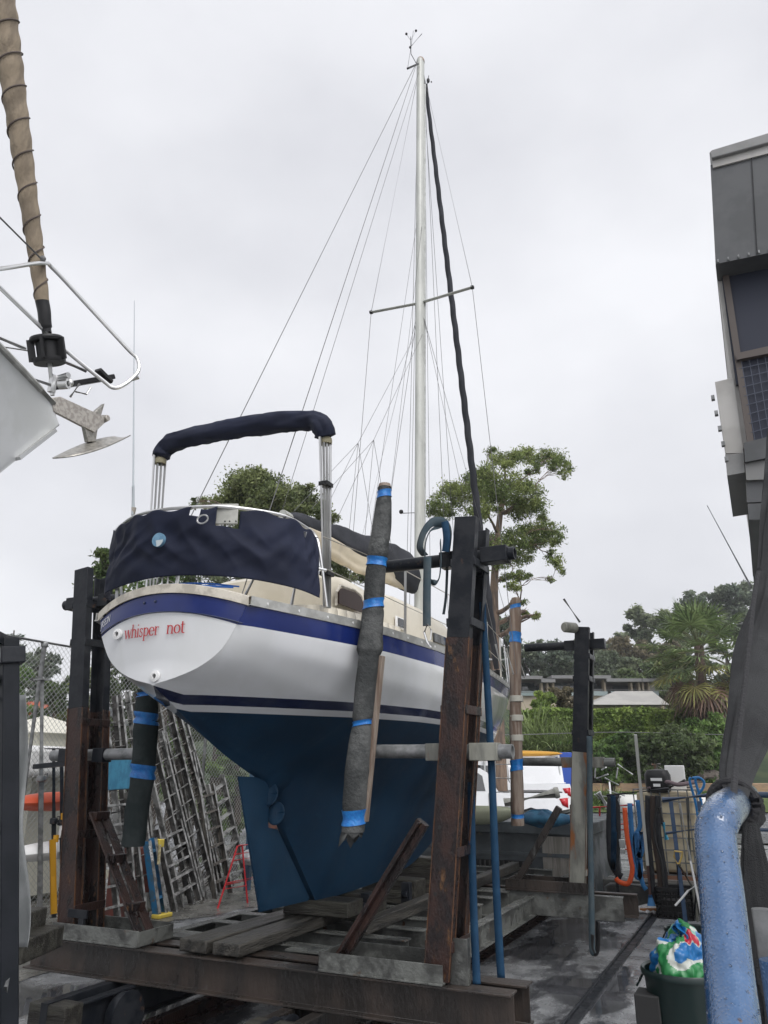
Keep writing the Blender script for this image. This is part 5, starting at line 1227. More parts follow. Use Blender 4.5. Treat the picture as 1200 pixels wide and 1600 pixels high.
for q in (.15, .5, .85):
    c = l_end.lerp(r_end, q); m = MB(); m.lathe((c.x, c.y+.1, g3+.42), [(0, 0), (.42, 0), (.42, .25), (0, .25)], 20, axis=w_); m.build('wheel', rubber, bx)
# small open boat / frame junk between post and straps
m = MB()
for k in range(12):
    a = at(928+random.random()*38, 1190+random.random()*85, D=14.2); b = a+V((random.uniform(-.35, .35), random.uniform(-.2, .2), random.uniform(-.25, .3))); m.tube([a, b], .014, 6)
m.tube([at(935, 1238, D=14.2), at(950, 1262, D=14.2)], .05, 10); tag(m.build('scrap_metal', alu), 'tangle of bright scrap metal tubes left of the hanging straps', 'scrap')
m = MB(); g = at(930, 1330, Y=8.0)
for z in (0, .28, .36, .62): m.tube([at(925, 1330-z*110, Y=8.2), at(990, 1327-z*112, Y=8.2)], .015, 8)
m.tube([at(937, 1330, Y=8.2), at(937, 1262, Y=8.2)], .018, 8)
tag(m.build('red_barrier', red), 'low red tubular barrier on the ramp left of the hanging straps', 'barrier')
crate('orange_case', at(945, 1330, Y=8.5), (.35, .25, .16), mat('case_orange', (.6, .22, .03), rough=.5), 'small orange case behind the red barrier on the ramp', 'case', rz=20)
# blue pipe railing of the yard (far run)
RY = 5.6
rl = thing('blue_railing', at(1040, 1420, Y=RY), 'dark blue pipe railing with a gate frame, running across behind the buckets', 'railing')
blued = mat('blue_dark_paint', (.03, .07, .14), (.05, .09, .17), sc=7, rough=.3)
Z1, Z2 = at(1035, 1250, Y=4.4), at(1118, 1241, Y=4.4)
m = MB(); m.tube([Z1, Z2, V((4.4, 4.4, Z2.z))], .032, 12); m.build('top_rail', blued, rl)
m = MB(); q = at(1040, 1302, Y=4.4); m.tube([q, at(1100, 1294, Y=4.4), V((4.4, 4.4, at(1100, 1294, Y=4.4).z))], .018, 10); m.build('mid_rail', blued, rl)
for px_ in (1048, 1092):
    p = at(px_, 1252, Y=4.4); m = MB(); m.tube([p, V((p.x+.02, 4.4, 0))], .022, 10); m.build('railing_post', blued, rl)
# IBC tank in its cage
ib = thing('ibc_container', at(1060, 1370, Y=6.0), 'cream plastic liquid container in a steel cage behind the blue railing', 'container')
IY = 7.4; a_ = at(1003, 1376, Y=IY); b_ = at(1104, 1372, Y=IY); tz = at(1050, 1234, Y=IY).z; bz = .42
ibm = mat('ibc_plastic', (.55, .48, .33), (.45, .38, .26), sc=3, rough=.5, c3=(.35, .22, .14), sc3=5, lo3=.62, hi3=.8)
m = MB(); m.box(((a_.x+b_.x)/2, IY+.5, (tz+bz)/2), (b_.x-a_.x-.06, .95, tz-bz-.05)); m.build('bottle', ibm, ib, bevel=.05)
cage = MB()
for k in range(8):
    z = bz+(tz-bz)*k/7; cage.tube([(a_.x, IY, z), (b_.x, IY, z), (b_.x, IY+1.02, z), (a_.x, IY+1.02, z)], .010, 6, closed=True)
for k in range(8):
    x = a_.x+(b_.x-a_.x)*k/7; cage.tube([(x, IY-.005, bz), (x, IY-.005, tz)], .009, 6)
cage.build('cage', galv, ib)
m = MB(); m.box(((a_.x+b_.x)/2, IY+.5, bz-.05), (b_.x-a_.x, 1.05, .08)); m.build('pallet', mat('pallet_rusty', (.2, .10, .06), rough=.7), ib)
# outboard motor and white box on top
oc = at(1029, 1222, Y=IY+.2)
om = thing('outboard_motor', oc, 'black outboard motor head with white marks on top of the caged container', 'outboard motor')
m = MB()
def cowl(u, v):
    a = 2*math.pi*u; e = lambda q: math.copysign(abs(q)**.55, q); w = [.10, .17, .185, .185, .15, .0][min(5, int(v*5+.001))]; z = [-.16, -.14, -.02, .10, .17, .19][min(5, int(v*5+.001))]
    return (oc.x+e(math.cos(a))*w, oc.y+e(math.sin(a))*w*1.3, oc.z+z)
m.grid(cowl, 24, 5); m.build('cowling', blackpl, om, smooth=40)
m = MB(); m.box((oc.x, oc.y, oc.z-.24), (.14, .16, .2)); m.bar((oc.x, oc.y, oc.z-.3), (oc.x+.02, oc.y, oc.z-.55), .10, .12, up=(0, 1, 0)); m.tube([(oc.x+.05, oc.y-.1, oc.z-.12), (oc.x+.4, oc.y-.25, oc.z+.03)], .022, 8); m.build('leg', blackpl, om)
for z, w in ((.04, .16), (-.04, .10)):
    m = MB(); m.box((oc.x, oc.y-.243, oc.z+z), (w, .004, .04)); m.build('decal', whitep, om)
c = at(1056, 1220, Y=IY+.3); crate('white_box', (c.x, c.y, c.z-.20), (.28, .25, .42), whitep, 'white plastic box beside the black outboard motor', 'box', rz=5)
m = MB(); m.tube([at(1024, 1195, Y=IY+.4), at(1030, 1235, Y=IY+.4)], .03, 8); m.tube([at(1026, 1196, Y=IY+.4), at(1075, 1228, Y=IY+.4)], .012, 6); m.tube([at(1018, 1195, Y=IY+.4), at(1032, 1194, Y=IY+.4)], .02, 6); m.tube([at(1030, 1207, Y=IY+.4), at(1042, 1204, Y=IY+.4), at(1050, 1215, Y=IY+.4)], .012, 6); tag(m.build('jib_arm', palest), 'pale post with a slanting stay behind the outboard motor', 'post')
m = MB()
for i, (w, z) in enumerate(((1.15, 0), (.95, .05), (.75, .09))):
    m.bar(at(1000+12*i, 1243-5*i, Y=IY+.6), at(1095-4*i, 1238-6*i, Y=IY+.6), .20, .035)
tag(m.build('plank_pile', mat('plank_pale', (.45, .41, .36), (.3, .27, .24), sc=5, rough=.7)), 'pale planks lying across the top of the caged container', 'planks')
m = MB(); m.tube(spline([at(1012, 1232, Y=IY), at(1040, 1222, Y=IY), at(1060, 1226, Y=IY-.1), at(1085, 1222, Y=IY)], 20), .03, 8); tag(m.build('rag', mat('rag_mauve', (.16, .12, .13), rough=.9)), 'dark folded cloth strip lying over the planks beside the outboard', 'cloth')
# white van / dinghy behind
crate('white_dinghy', at(1040, 1248, D=17)-V((0, 0, .25)), (2.2, 1.0, .32), mat('dinghy_white', (.6, .6, .57), rough=.5), 'upturned pale dinghy on the ramp behind the container', 'dinghy', rz=25, bev=.15)
# hanging straps on the rail: rack bar + straps
bar = [at(948, 1243, Y=6.7), at(1045, 1232, Y=6.7)]
m = MB(); m.tube([bar[0], bar[1]], .02, 8); m.tube([bar[0]+V((.04, 0, 0)), V((bar[0].x+.04, 6.7, 0))], .02, 8); tag(m.build('strap_rack', blackst), 'dark bar that carries the hanging straps beside the container', 'rack')
blk = mat('strap_black', (.014, .016, .02), (.024, .026, .03), sc=5, rough=.7)
blu = mat('strap_bright_blue', (.02, .14, .36), (.03, .18, .42), sc=5, rough=.6)
def hs_(name, pts, w, mt_, lab, Y=6.6):
    return strap(name, [at(*p, Y=Y) for p in pts], w, lab, mt_, n=30, th=.008, wd=(0, 1, 0))
hs_('hanging_strap', [(954, 1245), (952, 1290), (954, 1340), (962, 1362), (972, 1370)], .085, blk, 'black strap hanging at the left end of the strap rack')
hs_('hanging_strap', [(964, 1242), (966, 1300), (964, 1345), (968, 1368)], .07, blk, 'black strap hanging directly left of the orange strap')
hs_('hanging_strap', [(976, 1262), (979, 1300), (985, 1340), (988, 1360), (982, 1380), (968, 1378), (962, 1372)], .062, orange, 'bright orange ratchet strap hanging on the strap rack', Y=6.5)
m = MB(); m.box(at(972, 1318, Y=6.48), (.075, .03, .11)); m.box(at(973, 1330, Y=6.47), (.06, .03, .06)); tag(m.build('strap_ratchet', alu, bevel=.006), 'bright metal ratchet on the orange strap', 'ratchet')
m = MB(); m.tube([at(969, 1258, Y=6.5), at(966, 1250, Y=6.5), at(970, 1244, Y=6.5)], .010, 6); tag(m.build('strap_hook', alu), 'small metal hook at the top of the orange strap', 'hook')
hs_('hanging_strap', [(984, 1255), (987, 1300), (990, 1345), (996, 1372), (1001, 1360), (998, 1320), (995, 1300)], .065, blu, 'bright blue strap loop hanging just right of the orange strap')
hs_('hanging_strap', [(996, 1250), (1000, 1290), (992, 1310), (997, 1350), (1004, 1380), (1010, 1390)], .06, blu, 'bright blue strap with its long tail reaching the wall')
hs_('hanging_strap', [(1000, 1300), (1004, 1322), (997, 1340), (1003, 1300)], .08, blu, 'knotted blue strap bundle behind the mop handle')
for i, (xa, xb, mt_, l) in enumerate(((1012, 1018, blk, 'black strap hanging just right of the mop handle'), (1020, 1030, mat('strap_brown', (.05, .035, .028), rough=.8), 'dark brown strap hanging left of the caged container'), (1028, 1038, blk, 'long black strap falling to the wall pipe beside the crate'), (958, 958, strapm, 'dark blue strap at the left of the rack behind the black ones'))):
    hs_('hanging_strap', [(xa, 1243), (xa+1, 1300), (xb, 1360), (xb+2, 1395 if i < 3 else 1300)], .07, mt_, l, Y=6.62-.02*i)
m = MB(); m.tube(spline([at(1030, 1240, Y=6.5), at(1022, 1300, Y=6.5), at(1034, 1350, Y=6.5), at(1036, 1400, Y=6.5), at(1024, 1430, Y=6.5)], 30), .014, 8); tag(m.build('hose', rubber), 'thin black hose hanging down beside the mop', 'hose')
m = MB(); a = at(1040, 1290, Y=5.9); m.tube([at(1030, 1262, Y=5.9), at(1036, 1288, Y=5.9)], .03, 8); m.tube([at(1036, 1285, Y=5.9), at(1042, 1312, Y=5.9)], .028, 8, mi=1); tag(m.build('spray_gun', [rubber, mat('cyan_pl', (.02, .32, .50), rough=.4)]), 'cyan handled tool hanging on the container cage', 'tool')
m = MB(); m.tube([at(1074, 1245, Y=4.3), at(1078, 1345, Y=4.3)], .022, 6); tag(m.build('chain', galv), 'grey chain hanging from the blue railing', 'chain')
# blue hand truck
ht = thing('hand_truck', at(1090, 1300, Y=7), 'bright blue tubular hand truck handle behind the blue railing', 'hand truck')
blb = mat('truck_handle_blue', (.02, .20, .50), rough=.35)
for dx in (0, 9):
    m = MB(); m.tube(spline([at(1095+dx, 1320, Y=6.3), at(1088+dx, 1260, Y=6.3), at(1078+dx, 1222, Y=6.3), at(1080+dx, 1215, Y=6.3)], 16), .017, 8); m.build('side_tube', blb, ht)
m = MB(); m.tube(spline([at(1080, 1216, Y=6.3), at(1092, 1215, Y=6.3), at(1100, 1222, Y=6.3), at(1098, 1232, Y=6.3), at(1090, 1242, Y=6.3)], 16), .017, 8); m.build('handle_loop', blb, ht)
# mop
mb_ = at(1018, 1424, Z=.02)
mo = thing('mop', mb_, 'white mop with a blue collar and very long pale handle, head down on the floor', 'mop')
m = MB(); m.tube([at(1012, 1352, Y=6.55), at(993, 1148, Y=6.2)], .021, 10); m.build('handle', mat('handle_white', (.62, .62, .58), rough=.4), mo)
m = MB(); m.tube([at(1012, 1352, Y=6.55), at(1016, 1400, Y=6.6)], .016, 8); m.build('lower_handle', mat('handle_brown', (.10, .05, .04), rough=.5), mo)
m = MB(); m.tube([at(1016, 1398, Y=6.6), at(1018, 1415, Y=6.6)], [.02, .055], 10); m.build('collar', blu, mo)
m = MB(); c = V((mb_.x, mb_.y+.08, .03))
def mh_(u, v): a = 2*math.pi*u; r = .21*v*(1+.12*math.sin(a*17)); return (c.x+r*1.25*math.cos(a), c.y+r*math.sin(a), .10-.085*v**1.5)
m.grid(mh_, 68, 6); m.build('mop_head', mat('mop_white', (.62, .62, .62), (.42, .42, .42), sc=20, rough=.9, bump=1, bsc=60), mo, smooth=30, solid=.01)
m = MB(); m.bar(at(1000, 1421, Y=6.75), at(1034, 1421, Y=6.75), .05, .03); tag(m.build('broom_head', mat('broom_wood', (.35, .16, .06), rough=.6)), 'brown broom head on the floor behind the mop', 'broom')
# fork, squeegee pole
fk = thing('garden_fork', at(1068, 1400, Y=5), 'shovel with a yellow D shaped handle, upside up against the railing', 'shovel')
m = MB(); pts = [at(1053, 1338, Y=4.2), at(1054, 1330, Y=4.2), at(1066, 1331, Y=4.2), at(1065, 1339, Y=4.2), at(1061, 1350, Y=4.2), at(1058, 1349, Y=4.2)]; m.tube(pts, .010, 8, closed=True); m.build('d_handle', mat('handle_yellow', (.55, .38, .10), rough=.5), fk)
m = MB(); m.tube([at(1060, 1350, Y=4.2), at(1083, 1388, Y=4.25), at(1090, 1440, Y=4.3)], .014, 8); m.build('shaft', palest, fk)
m = MB(); m.tube([at(1062, 1255, Y=4.1), at(1079, 1345, Y=4.1), at(1098, 1440, Y=4.1)], .0125, 8); m.tube([at(1086, 1385, Y=4.1), at(1075, 1392, Y=4.1), at(1066, 1403, Y=4.1), at(1055, 1415, Y=4.1)], .011, 8); tag(m.build('boat_hook', whitep), 'long thin white pole with a side hook leaning on the blue railing', 'boat hook')
m = MB(); m.tube([at(1095, 1290, Y=4.2), at(1085, 1430, Y=4.2)], .012, 8); m.tube([at(1058, 1352, Y=4.35), at(1060, 1400, Y=4.35)], .008, 6); tag(m.build('dark_rod', blackst), 'dark rods standing between the white pole and the railing post', 'rod')
# black crate (basket)
cb = at(1062, 1438, Z=0)
cr_ = thing('black_crate', (cb.x, cb.y+.15, 0), 'black plastic mesh crate on the floor in front of the low wall', 'crate')
cx_, cy_ = cb.x-.05, cb.y+.2
for nm, (dx, dy, w, d) in {'side': (0, -.17, .44, .02), 'side_b': (0, .17, .44, .02), 'end': (-.22, 0, .02, .34), 'end_b': (.22, 0, .02, .34)}.items():
    m = MB(); H_ = .36
    n_ = 7 if w > .1 else 5
    for k in range(n_+1):
        f = k/n_-.5; m.box((cx_+dx+(f*w if w > .1 else 0), cy_+dy+(f*d if d > .1 else 0), H_/2), (.018, .018, H_))
    for k in range(6): m.box((cx_+dx, cy_+dy, .01+k*(H_-.02)/5), (w+.02 if w > .1 else .02, d+.02 if d > .1 else .02, .02 if k < 5 else .04))
    m.build('crate_side', blackpl, cr_)
m = MB(); m.box((cx_, cy_, .012), (.42, .32, .015)); m.box((cx_, cy_, .12), (.36, .27, .18)); m.build('crate_base', rubber, cr_)
# bins
def bin_(name, c, r, h, lab, mt_):
    root = thing(name, (c.x, c.y, 0), lab, 'bucket', 'dark green tubs')
    m = MB(); m.lathe((c.x, c.y, c.z-h), [(0, .01), (r*.80, .0), (r*.82, .02), (r*.97, h-.07), (r, h-.04), (r*1.05, h-.04), (r*1.06, h-.015), (r*1.03, h), (r*.96, h-.01), (r*.93, h-.06), (r*.80, .04), (0, .03)], 40)
    m.build('shell', mt_, root, smooth=40)
    for a in (R(200), R(20)): m = MB(); p = V((c.x+r*1.06*math.cos(a), c.y+r*1.06*math.sin(a), c.z-.05)); m.tube([p+V((0, -.05, 0)), p+V((.03*math.cos(a), -.05, -.05)), p+V((.03*math.cos(a), .05, -.05)), p+V((0, .05, 0))], .008, 6); m.build('handle', mt_, root)
    return root
grn = mat('tub_green', (.004, .014, .013), (.007, .020, .018), sc=3, rough=.3)
c1 = at(1066, 1512, Z=.60); bin_('green_tub', c1, .255, .60, 'large dark green tub holding a bag of rubbish beside the blue handrail', grn)
c2 = at(1079, 1450, Z=.36); bin_('green_tub', c2, .24, .36, 'smaller empty dark green tub behind the large one', grn)
m = MB(); m.box((c1.x-.22, c1.y-.10, .23), (.16, .2, .46)); tag(m.build('dark_box', rubber, bevel=.01), 'dark box standing at the left foot of the large green tub', 'box')
bgr = thing('rubbish_bag', (c1.x, c1.y, c1.z), 'printed plastic rubbish bag in green, white, blue and red, stuffed in the large tub', 'bag')
cols = {'g': mat('bag_green', (.02, .17, .05), rough=.3), 'w': mat('bag_white', (.42, .44, .40), rough=.35), 'b': mat('bag_cyan', (.01, .12, .32), rough=.3), 'r': mat('bag_red', (.36, .01, .03), rough=.3), 't': mat('bag_mint', (.12, .30, .24), rough=.3)}
keys = list(cols)
def bagf(u, v):
    a = 2*math.pi*u; b = math.pi*(v*.62); r = 1+.42*fnz((math.cos(a)*1.6, math.sin(a)*1.6, v*2.5+4))+.12*fnz((math.cos(a)*6, math.sin(a)*6, v*9))
    return (c1.x+.01+.20*math.cos(a)*math.sin(b)*r, c1.y+.20*math.sin(a)*math.sin(b)*r, c1.z+.02+.21*math.cos(b)*r)
m = MB().grid(bagf, 160, 80)
for fi in range(len(m.f)):
    iu, iv = fi//80/160, fi % 80/80; q = fnz((math.cos(2*math.pi*iu)*1.7, math.sin(2*math.pi*iu)*1.7, iv*3.2+9)); q2 = fnz((iu*5, iv*4, 3))
    m.m[fi] = 0 if q > .12 else 2 if q < -.16 else 4 if q2 > .12 else 1
    if .72 < iu < .93 and iv < .45 and q > -.1: m.m[fi] = 3 if iu > .80 else 0
m.build('bag_film', [cols[k] for k in keys], bgr, smooth=25, weld=True)
m = MB(); m.grid(lambda u, v: (c1.x+.02+.10*(u-.5)*(1.3-v)+.03*math.sin(v*6), c1.y-.04+.05*math.sin(u*7), c1.z+.17+.13*v*(1-.5*abs(u-.5))), 10, 8); m.build('bag_peak', cols['b'], bgr, smooth=30, solid=.003)
# ------------------------------------------------------------------ near blue handrail with bundled shade cloth
rust_b = bpy.data.materials.new('handrail_blue'); rust_b.use_nodes = True
_N = rust_b.node_tree.nodes; _L = rust_b.node_tree.links; _p = _N['Principled BSDF']; _tc = _N.new('ShaderNodeTexCoord')
def _nz(sc, d=5):
    n = _N.new('ShaderNodeTexNoise'); n.inputs['Scale'].default_value = sc; n.inputs['Detail'].default_value = d; _L.new(_tc.outputs['Object'], n.inputs[0]); return n.outputs['Fac']
def _mr(s, a, b):
    r = _N.new('ShaderNodeMapRange'); r.inputs[1].default_value = a; r.inputs[2].default_value = b; _L.new(s, r.inputs[0]); return r.outputs[0]
_m1 = _N.new('ShaderNodeMix'); _m1.data_type = 'RGBA'; _L.new(_mr(_nz(14), .45, .62), _m1.inputs[0]); _m1.inputs[6].default_value = (.016, .068, .17, 1); _m1.inputs[7].default_value = (.028, .095, .22, 1)
_m2 = _N.new('ShaderNodeMix'); _m2.data_type = 'RGBA'; _L.new(_mr(_nz(16, 4), .64, .665), _m2.inputs[0]); _L.new(_m1.outputs[2], _m2.inputs[6]); _m2.inputs[7].default_value = (.10, .06, .05, 1)
_L.new(_m2.outputs[2], _p.inputs['Base Color']); _p.inputs['Roughness'].default_value = .24; _p.inputs['Coat Weight'].default_value = 1.0; _p.inputs['Coat Roughness'].default_value = .08
_v = _N.new('ShaderNodeTexVoronoi'); _v.inputs['Scale'].default_value = 190; _L.new(_tc.outputs['Object'], _v.inputs['Vector'])
_a = _N.new('ShaderNodeMath'); _a.operation = 'ADD'; _L.new(_mr(_v.outputs['Distance'], .55, .0), _a.inputs[0]); _L.new(_nz(75, 4), _a.inputs[1])
_b = _N.new('ShaderNodeBump'); _b.inputs['Strength'].default_value = .32; _b.inputs['Distance'].default_value = .002; _L.new(_a.outputs[0], _b.inputs['Height']); _L.new(_b.outputs[0], _p.inputs['Normal']); _L.new(_b.outputs[0], _p.inputs['Coat Normal'])
hr = thing('blue_handrail', at(1145, 1560, D=1.2), 'thick glossy wet blue pipe handrail in the right foreground', 'handrail')
hp = [at(1163, 1760, D=1.0), at(1147, 1600, D=1.13), at(1137, 1500, D=1.21), at(1128, 1400, D=1.29), at(1118, 1310, D=1.37), at(1122, 1286, D=1.39), at(1131, 1269, D=1.44), at(1142, 1259, D=1.56), at(1149, 1252, D=1.80), at(1154, 1245, D=2.3), at(1170, 1240, D=3.0)]
HP = spline(hp, 80)
m = MB(); m.tube(HP, .0325, 32); m.build('pipe', rust_b, hr, smooth=60)
m = MB(); b0 = at(1190, 1420, D=1.5); m.tube([b0, V((b0.x+.02, b0.y, 0))], .017, 12); m.build('grey_post', galv, hr)
m = MB(); b0 = at(1212, 1500, D=1.45); m.tube([b0, V((b0.x+.02, b0.y, 0))], .026, 12); m.build('blue_post', rust_b, hr)
# droplets hanging and lying on the pipe
m = MB()
for k in range(240):
    i = random.randint(4, 44); c = HP[i]; d = (HP[i+1]-HP[i-1]).normalized(); s_, b_, _ = frame(d); a = random.uniform(0, 2*math.pi); n_ = s_*math.cos(a)+b_*math.sin(a)
    if n_.dot((CAM-c).normalized()) < .1: continue
    r = random.uniform(.0008, .0024); p = c+n_*.0324+d*random.uniform(-.02, .02); m.ball(p, r, 6)
dm = bpy.data.materials.new('water'); dm.use_nodes = True; q = dm.node_tree.nodes['Principled BSDF']; q.inputs['Transmission Weight'].default_value = 1; q.inputs['Roughness'].default_value = 0; q.inputs['IOR'].default_value = 1.33
tag(m.build('droplets', dm, hr, smooth=80), None, None, None, 'stuff')
# shade cloth bundle
shm = mat('shade_cloth', (.028, .029, .031), (.050, .052, .054), sc=6, rough=.85, bump=.9, bsc=420)
sc_t = thing('shade_cloth', at(1160, 1100, D=1.9), 'bundled dark grey shade cloth tied round the corner of the blue handrail', 'shade cloth')
L_e = [(1232, 560), (1205, 640), (1196, 720), (1190, 800), (1184, 870), (1178, 930), (1160, 985), (1148, 1030), (1142, 1070), (1134, 1120), (1128, 1170), (1125, 1210), (1136, 1240), (1146, 1252)]
R_e = [(1290, 560), (1280, 640), (1275, 720), (1272, 800), (1270, 870), (1268, 930), (1262, 985), (1250, 1030), (1236, 1070), (1216, 1120), (1198, 1170), (1180, 1210), (1172, 1240), (1168, 1252)]
def bund(le, re, D0, D1, par, name, mt_, nf=60, fold=6, seed=0, fl=.42):
    Ls, Rs = spline([(a, b, 0) for a, b in le], 60), spline([(a, b, 0) for a, b in re], 60)
    def f(u, v):
        k = min(int(u*59), 58); t = u*59-k; l = Ls[k].lerp(Ls[k+1], t); r = Rs[k].lerp(Rs[k+1], t); a = 2*math.pi*v
        D = D0+(D1-D0)*u; A_, B_ = at(l.x, l.y, D=D), at(r.x, r.y, D=D); c = (A_+B_)/2; h = (B_-A_)/2
        w = 1+.06*math.sin(a*fold+3*u+seed)+.14*fnz((math.cos(a)*2+seed, math.sin(a)*2, u*5), 1)-.16*abs(fnz((math.cos(a)*4+seed+u*3, math.sin(a)*4, u*3), 1))+.03*math.sin(a*13+u*20)
        dpt = V((-math.sin(YAW), math.cos(YAW), 0))*h.length*fl
        return c+h*math.cos(a)*w+dpt*math.sin(a)*w
    return MB().grid(f, 90, nf).build(name, mt_, par, smooth=80, weld=True)
bund(L_e, R_e, 2.3, 1.55, sc_t, 'upper_bundle', shm)
bund([(1120, 1236), (1108, 1246), (1104, 1266), (1116, 1292), (1140, 1302)], [(1176, 1232), (1188, 1244), (1194, 1262), (1190, 1288), (1176, 1302)], 1.80, 1.80, sc_t, 'knot', shm, seed=2, fl=.5, fold=5)
bund([(1160, 1285), (1158, 1330), (1160, 1400), (1166, 1460), (1178, 1530), (1192, 1620), (1200, 1700)], [(1184, 1285), (1196, 1330), (1215, 1400), (1236, 1460), (1260, 1530), (1290, 1620), (1310, 1700)], 1.62, 1.7, sc_t, 'lower_drape', shm, seed=5, fl=.3, fold=9)
m = MB(); rp_ = spline([at(1186, 890, D=2.0), at(1176, 950, D=1.9), at(1166, 1050, D=1.75), at(1152, 1170, D=1.6), at(1146, 1245, D=1.47)], 30); m.tube(rp_, .0065, 8); m.build('tie_rope', mat('rope_black', (.02, .02, .022), rough=.8, bump=.8, bsc=120), sc_t)
m = MB(); hc = HP[59]; d = (HP[61]-HP[57]).normalized()
for k, off in enumerate((-.012, .006)):
    m.tube([hc+d*off+(frame(d)[0]*math.cos(a)+frame(d)[1]*math.sin(a))*(.042) for a in np.linspace(0, 2*math.pi, 25)[:-1]], .009, 8, closed=True)
m.build('tie_ring', mat('rope_black', (.02, .02, .022)), sc_t)
# ------------------------------------------------------------------ building on the right
bl = thing('workshop_building', at(1190, 900, Y=2.5), 'tall grey clad workshop building with a deep eave and mesh windows at the right edge', 'building')
BY = 1.5
clad = mat('clad_grey', (.22, .22, .215), (.17, .17, .165), sc=2, rough=.5); cladd = mat('clad_dark', (.055, .058, .060), (.072, .075, .078), sc=2.5, rough=.5)
cladl = mat('clad_light', (.40, .39, .37), (.33, .32, .30), sc=2, rough=.6); brn = mat('frame_brown', (.075, .06, .052), rough=.5); tbl = mat('mesh_dark', (.008, .012, .028), rough=.6)
def pan(pts, y, dep, mt_, name, par=bl, bev=0):
    q = [at(x, yy, Y=y) for x, yy in pts]; return MB().poly(q, (0, dep, 0)).build(name, mt_, par, smooth=0, bevel=bev)
pan([(1108, 238), (1112, 234), (1330, 168), (1330, 187), (1112, 247)], BY-.06, 4.8, clad, 'gutter', bev=.01)
pan([(1112, 246), (1330, 186), (1330, 205), (1114, 262)], BY-.02, 4.7, cladl, 'fascia')
pan([(1110, 258), (1330, 200), (1330, 368), (1121, 412), (1118, 412)], BY, 4.6, cladd, 'eave_box')
pan([(1125, 414), (1330, 372), (1330, 600), (1150, 600)], BY+.25, 3.2, tbl, 'upper_window')
pan([(1126, 412), (1136, 410), (1178, 690), (1168, 694)], BY+.22, .12, brn, 'window_frame')
pan([(1118, 415), (1128, 414), (1170, 700), (1160, 702)], BY+.3, 3.0, cladl, 'corner_trim')
pan([(1150, 552), (1330, 512), (1330, 526), (1151, 562)], BY+.18, .1, brn, 'window_sill')
pan([(1150, 562), (1330, 526), (1330, 760), (1177, 690)], BY+.24, 3.2, tbl, 'lower_window')
m = MB()
for k in range(14):
    f = k/13; a, b = at(1158+f*160, 562-f*32, Y=BY+.22), at(1180+f*150, 690-f*30, Y=BY+.22); m.bar(a, b, .005, .005)
for k in range(10):
    f = k/9; a, b = at(1152+f*24, 562+f*128, Y=BY+.22), at(1320, 526+f*120, Y=BY+.22); m.bar(a, b, .005, .005)
m.build('security_mesh', mat('mesh_blue', (.05, .06, .09), rough=.5), bl)
pan([(1117, 597), (1146, 590), (1162, 708), (1134, 708)], BY+.28, 1.2, cladl, 'side_box_front')
pan([(1133, 710), (1162, 708), (1164, 738), (1136, 743)], BY+.26, 1.3, clad, 'side_box_base')
pan([(1162, 692), (1330, 650), (1330, 690), (1164, 722)], BY+.2, 3, cladd, 'lower_band')
pan([(1164, 724), (1330, 695), (1330, 745), (1166, 750)], BY+.24, 3, clad, 'lower_band')
pan([(1165, 752), (1330, 745), (1330, 780), (1167, 785)], BY+.28, 3, cladd, 'lower_band')
pan([(1168, 787), (1330, 782), (1330, 810), (1170, 812)], BY+.2, 3, cladd, 'lower_band')
m = MB()
for k in range(5): c = at(1114+k*5.3, 622+k*24, Y=BY+.27); m.box(c, (.03, .05, .04))
m.build('bolt', galv, bl)
m = MB()
for k in range(11): c = at(1122+k*16, 408-k*3.6, Y=BY-.005); m.box(c, (.012, .02, .03))
m.build('fixing', galv, bl)
for k in (1, 2): m = MB(); a, b = at(1112+k*62, 262-k*18, Y=BY-.004), at(1121+k*62, 410-k*13, Y=BY-.004); m.bar(a, b, .012, .008); m.build('cladding_joint', blackpl, bl)
pb = at(1190, 880, Y=BY+1.0)
q0 = at(1178, 812, Y=BY+1.2); m = MB(); m.box((q0.x+2.55, BY+2.6, q0.z/2), (4.9, 2.6, q0.z)); m.build('wall', mat('corrugated_pale', (.40, .43, .38), (.34, .37, .33), sc=2, rough=.5, bump=1, bsc=3, st=(12, 12, .01)), bl)
for k in range(40): pass
def netf(px, py, w, h, nm):
    c = at(px, py, Y=BY+.0)
    def f(u, v): a = 2*math.pi*u; b = math.pi*v; r = 1+.45*fnz((math.cos(a)*2+px, math.sin(a)*2, v*3)); return (c.x+w*math.cos(a)*math.sin(b)*r, c.y-.05+.14*math.sin(a)*math.sin(b)*r, c.z+h*math.cos(b)*r)
    MB().grid(f, 30, 20).build(nm, mat('net_bundle', (.03, .03, .03), (.07, .07, .065), sc=14, rough=.9, bump=1, bsc=30), bl, smooth=80, weld=True)
pass
m = MB(); m.tube([at(1105, 790, Y=3.2), at(1174, 918, Y=2.8)], [.004, .010], 6); tag(m.build('flag_pole', galv), 'thin slanting pole against the sky left of the workshop building', 'pole')
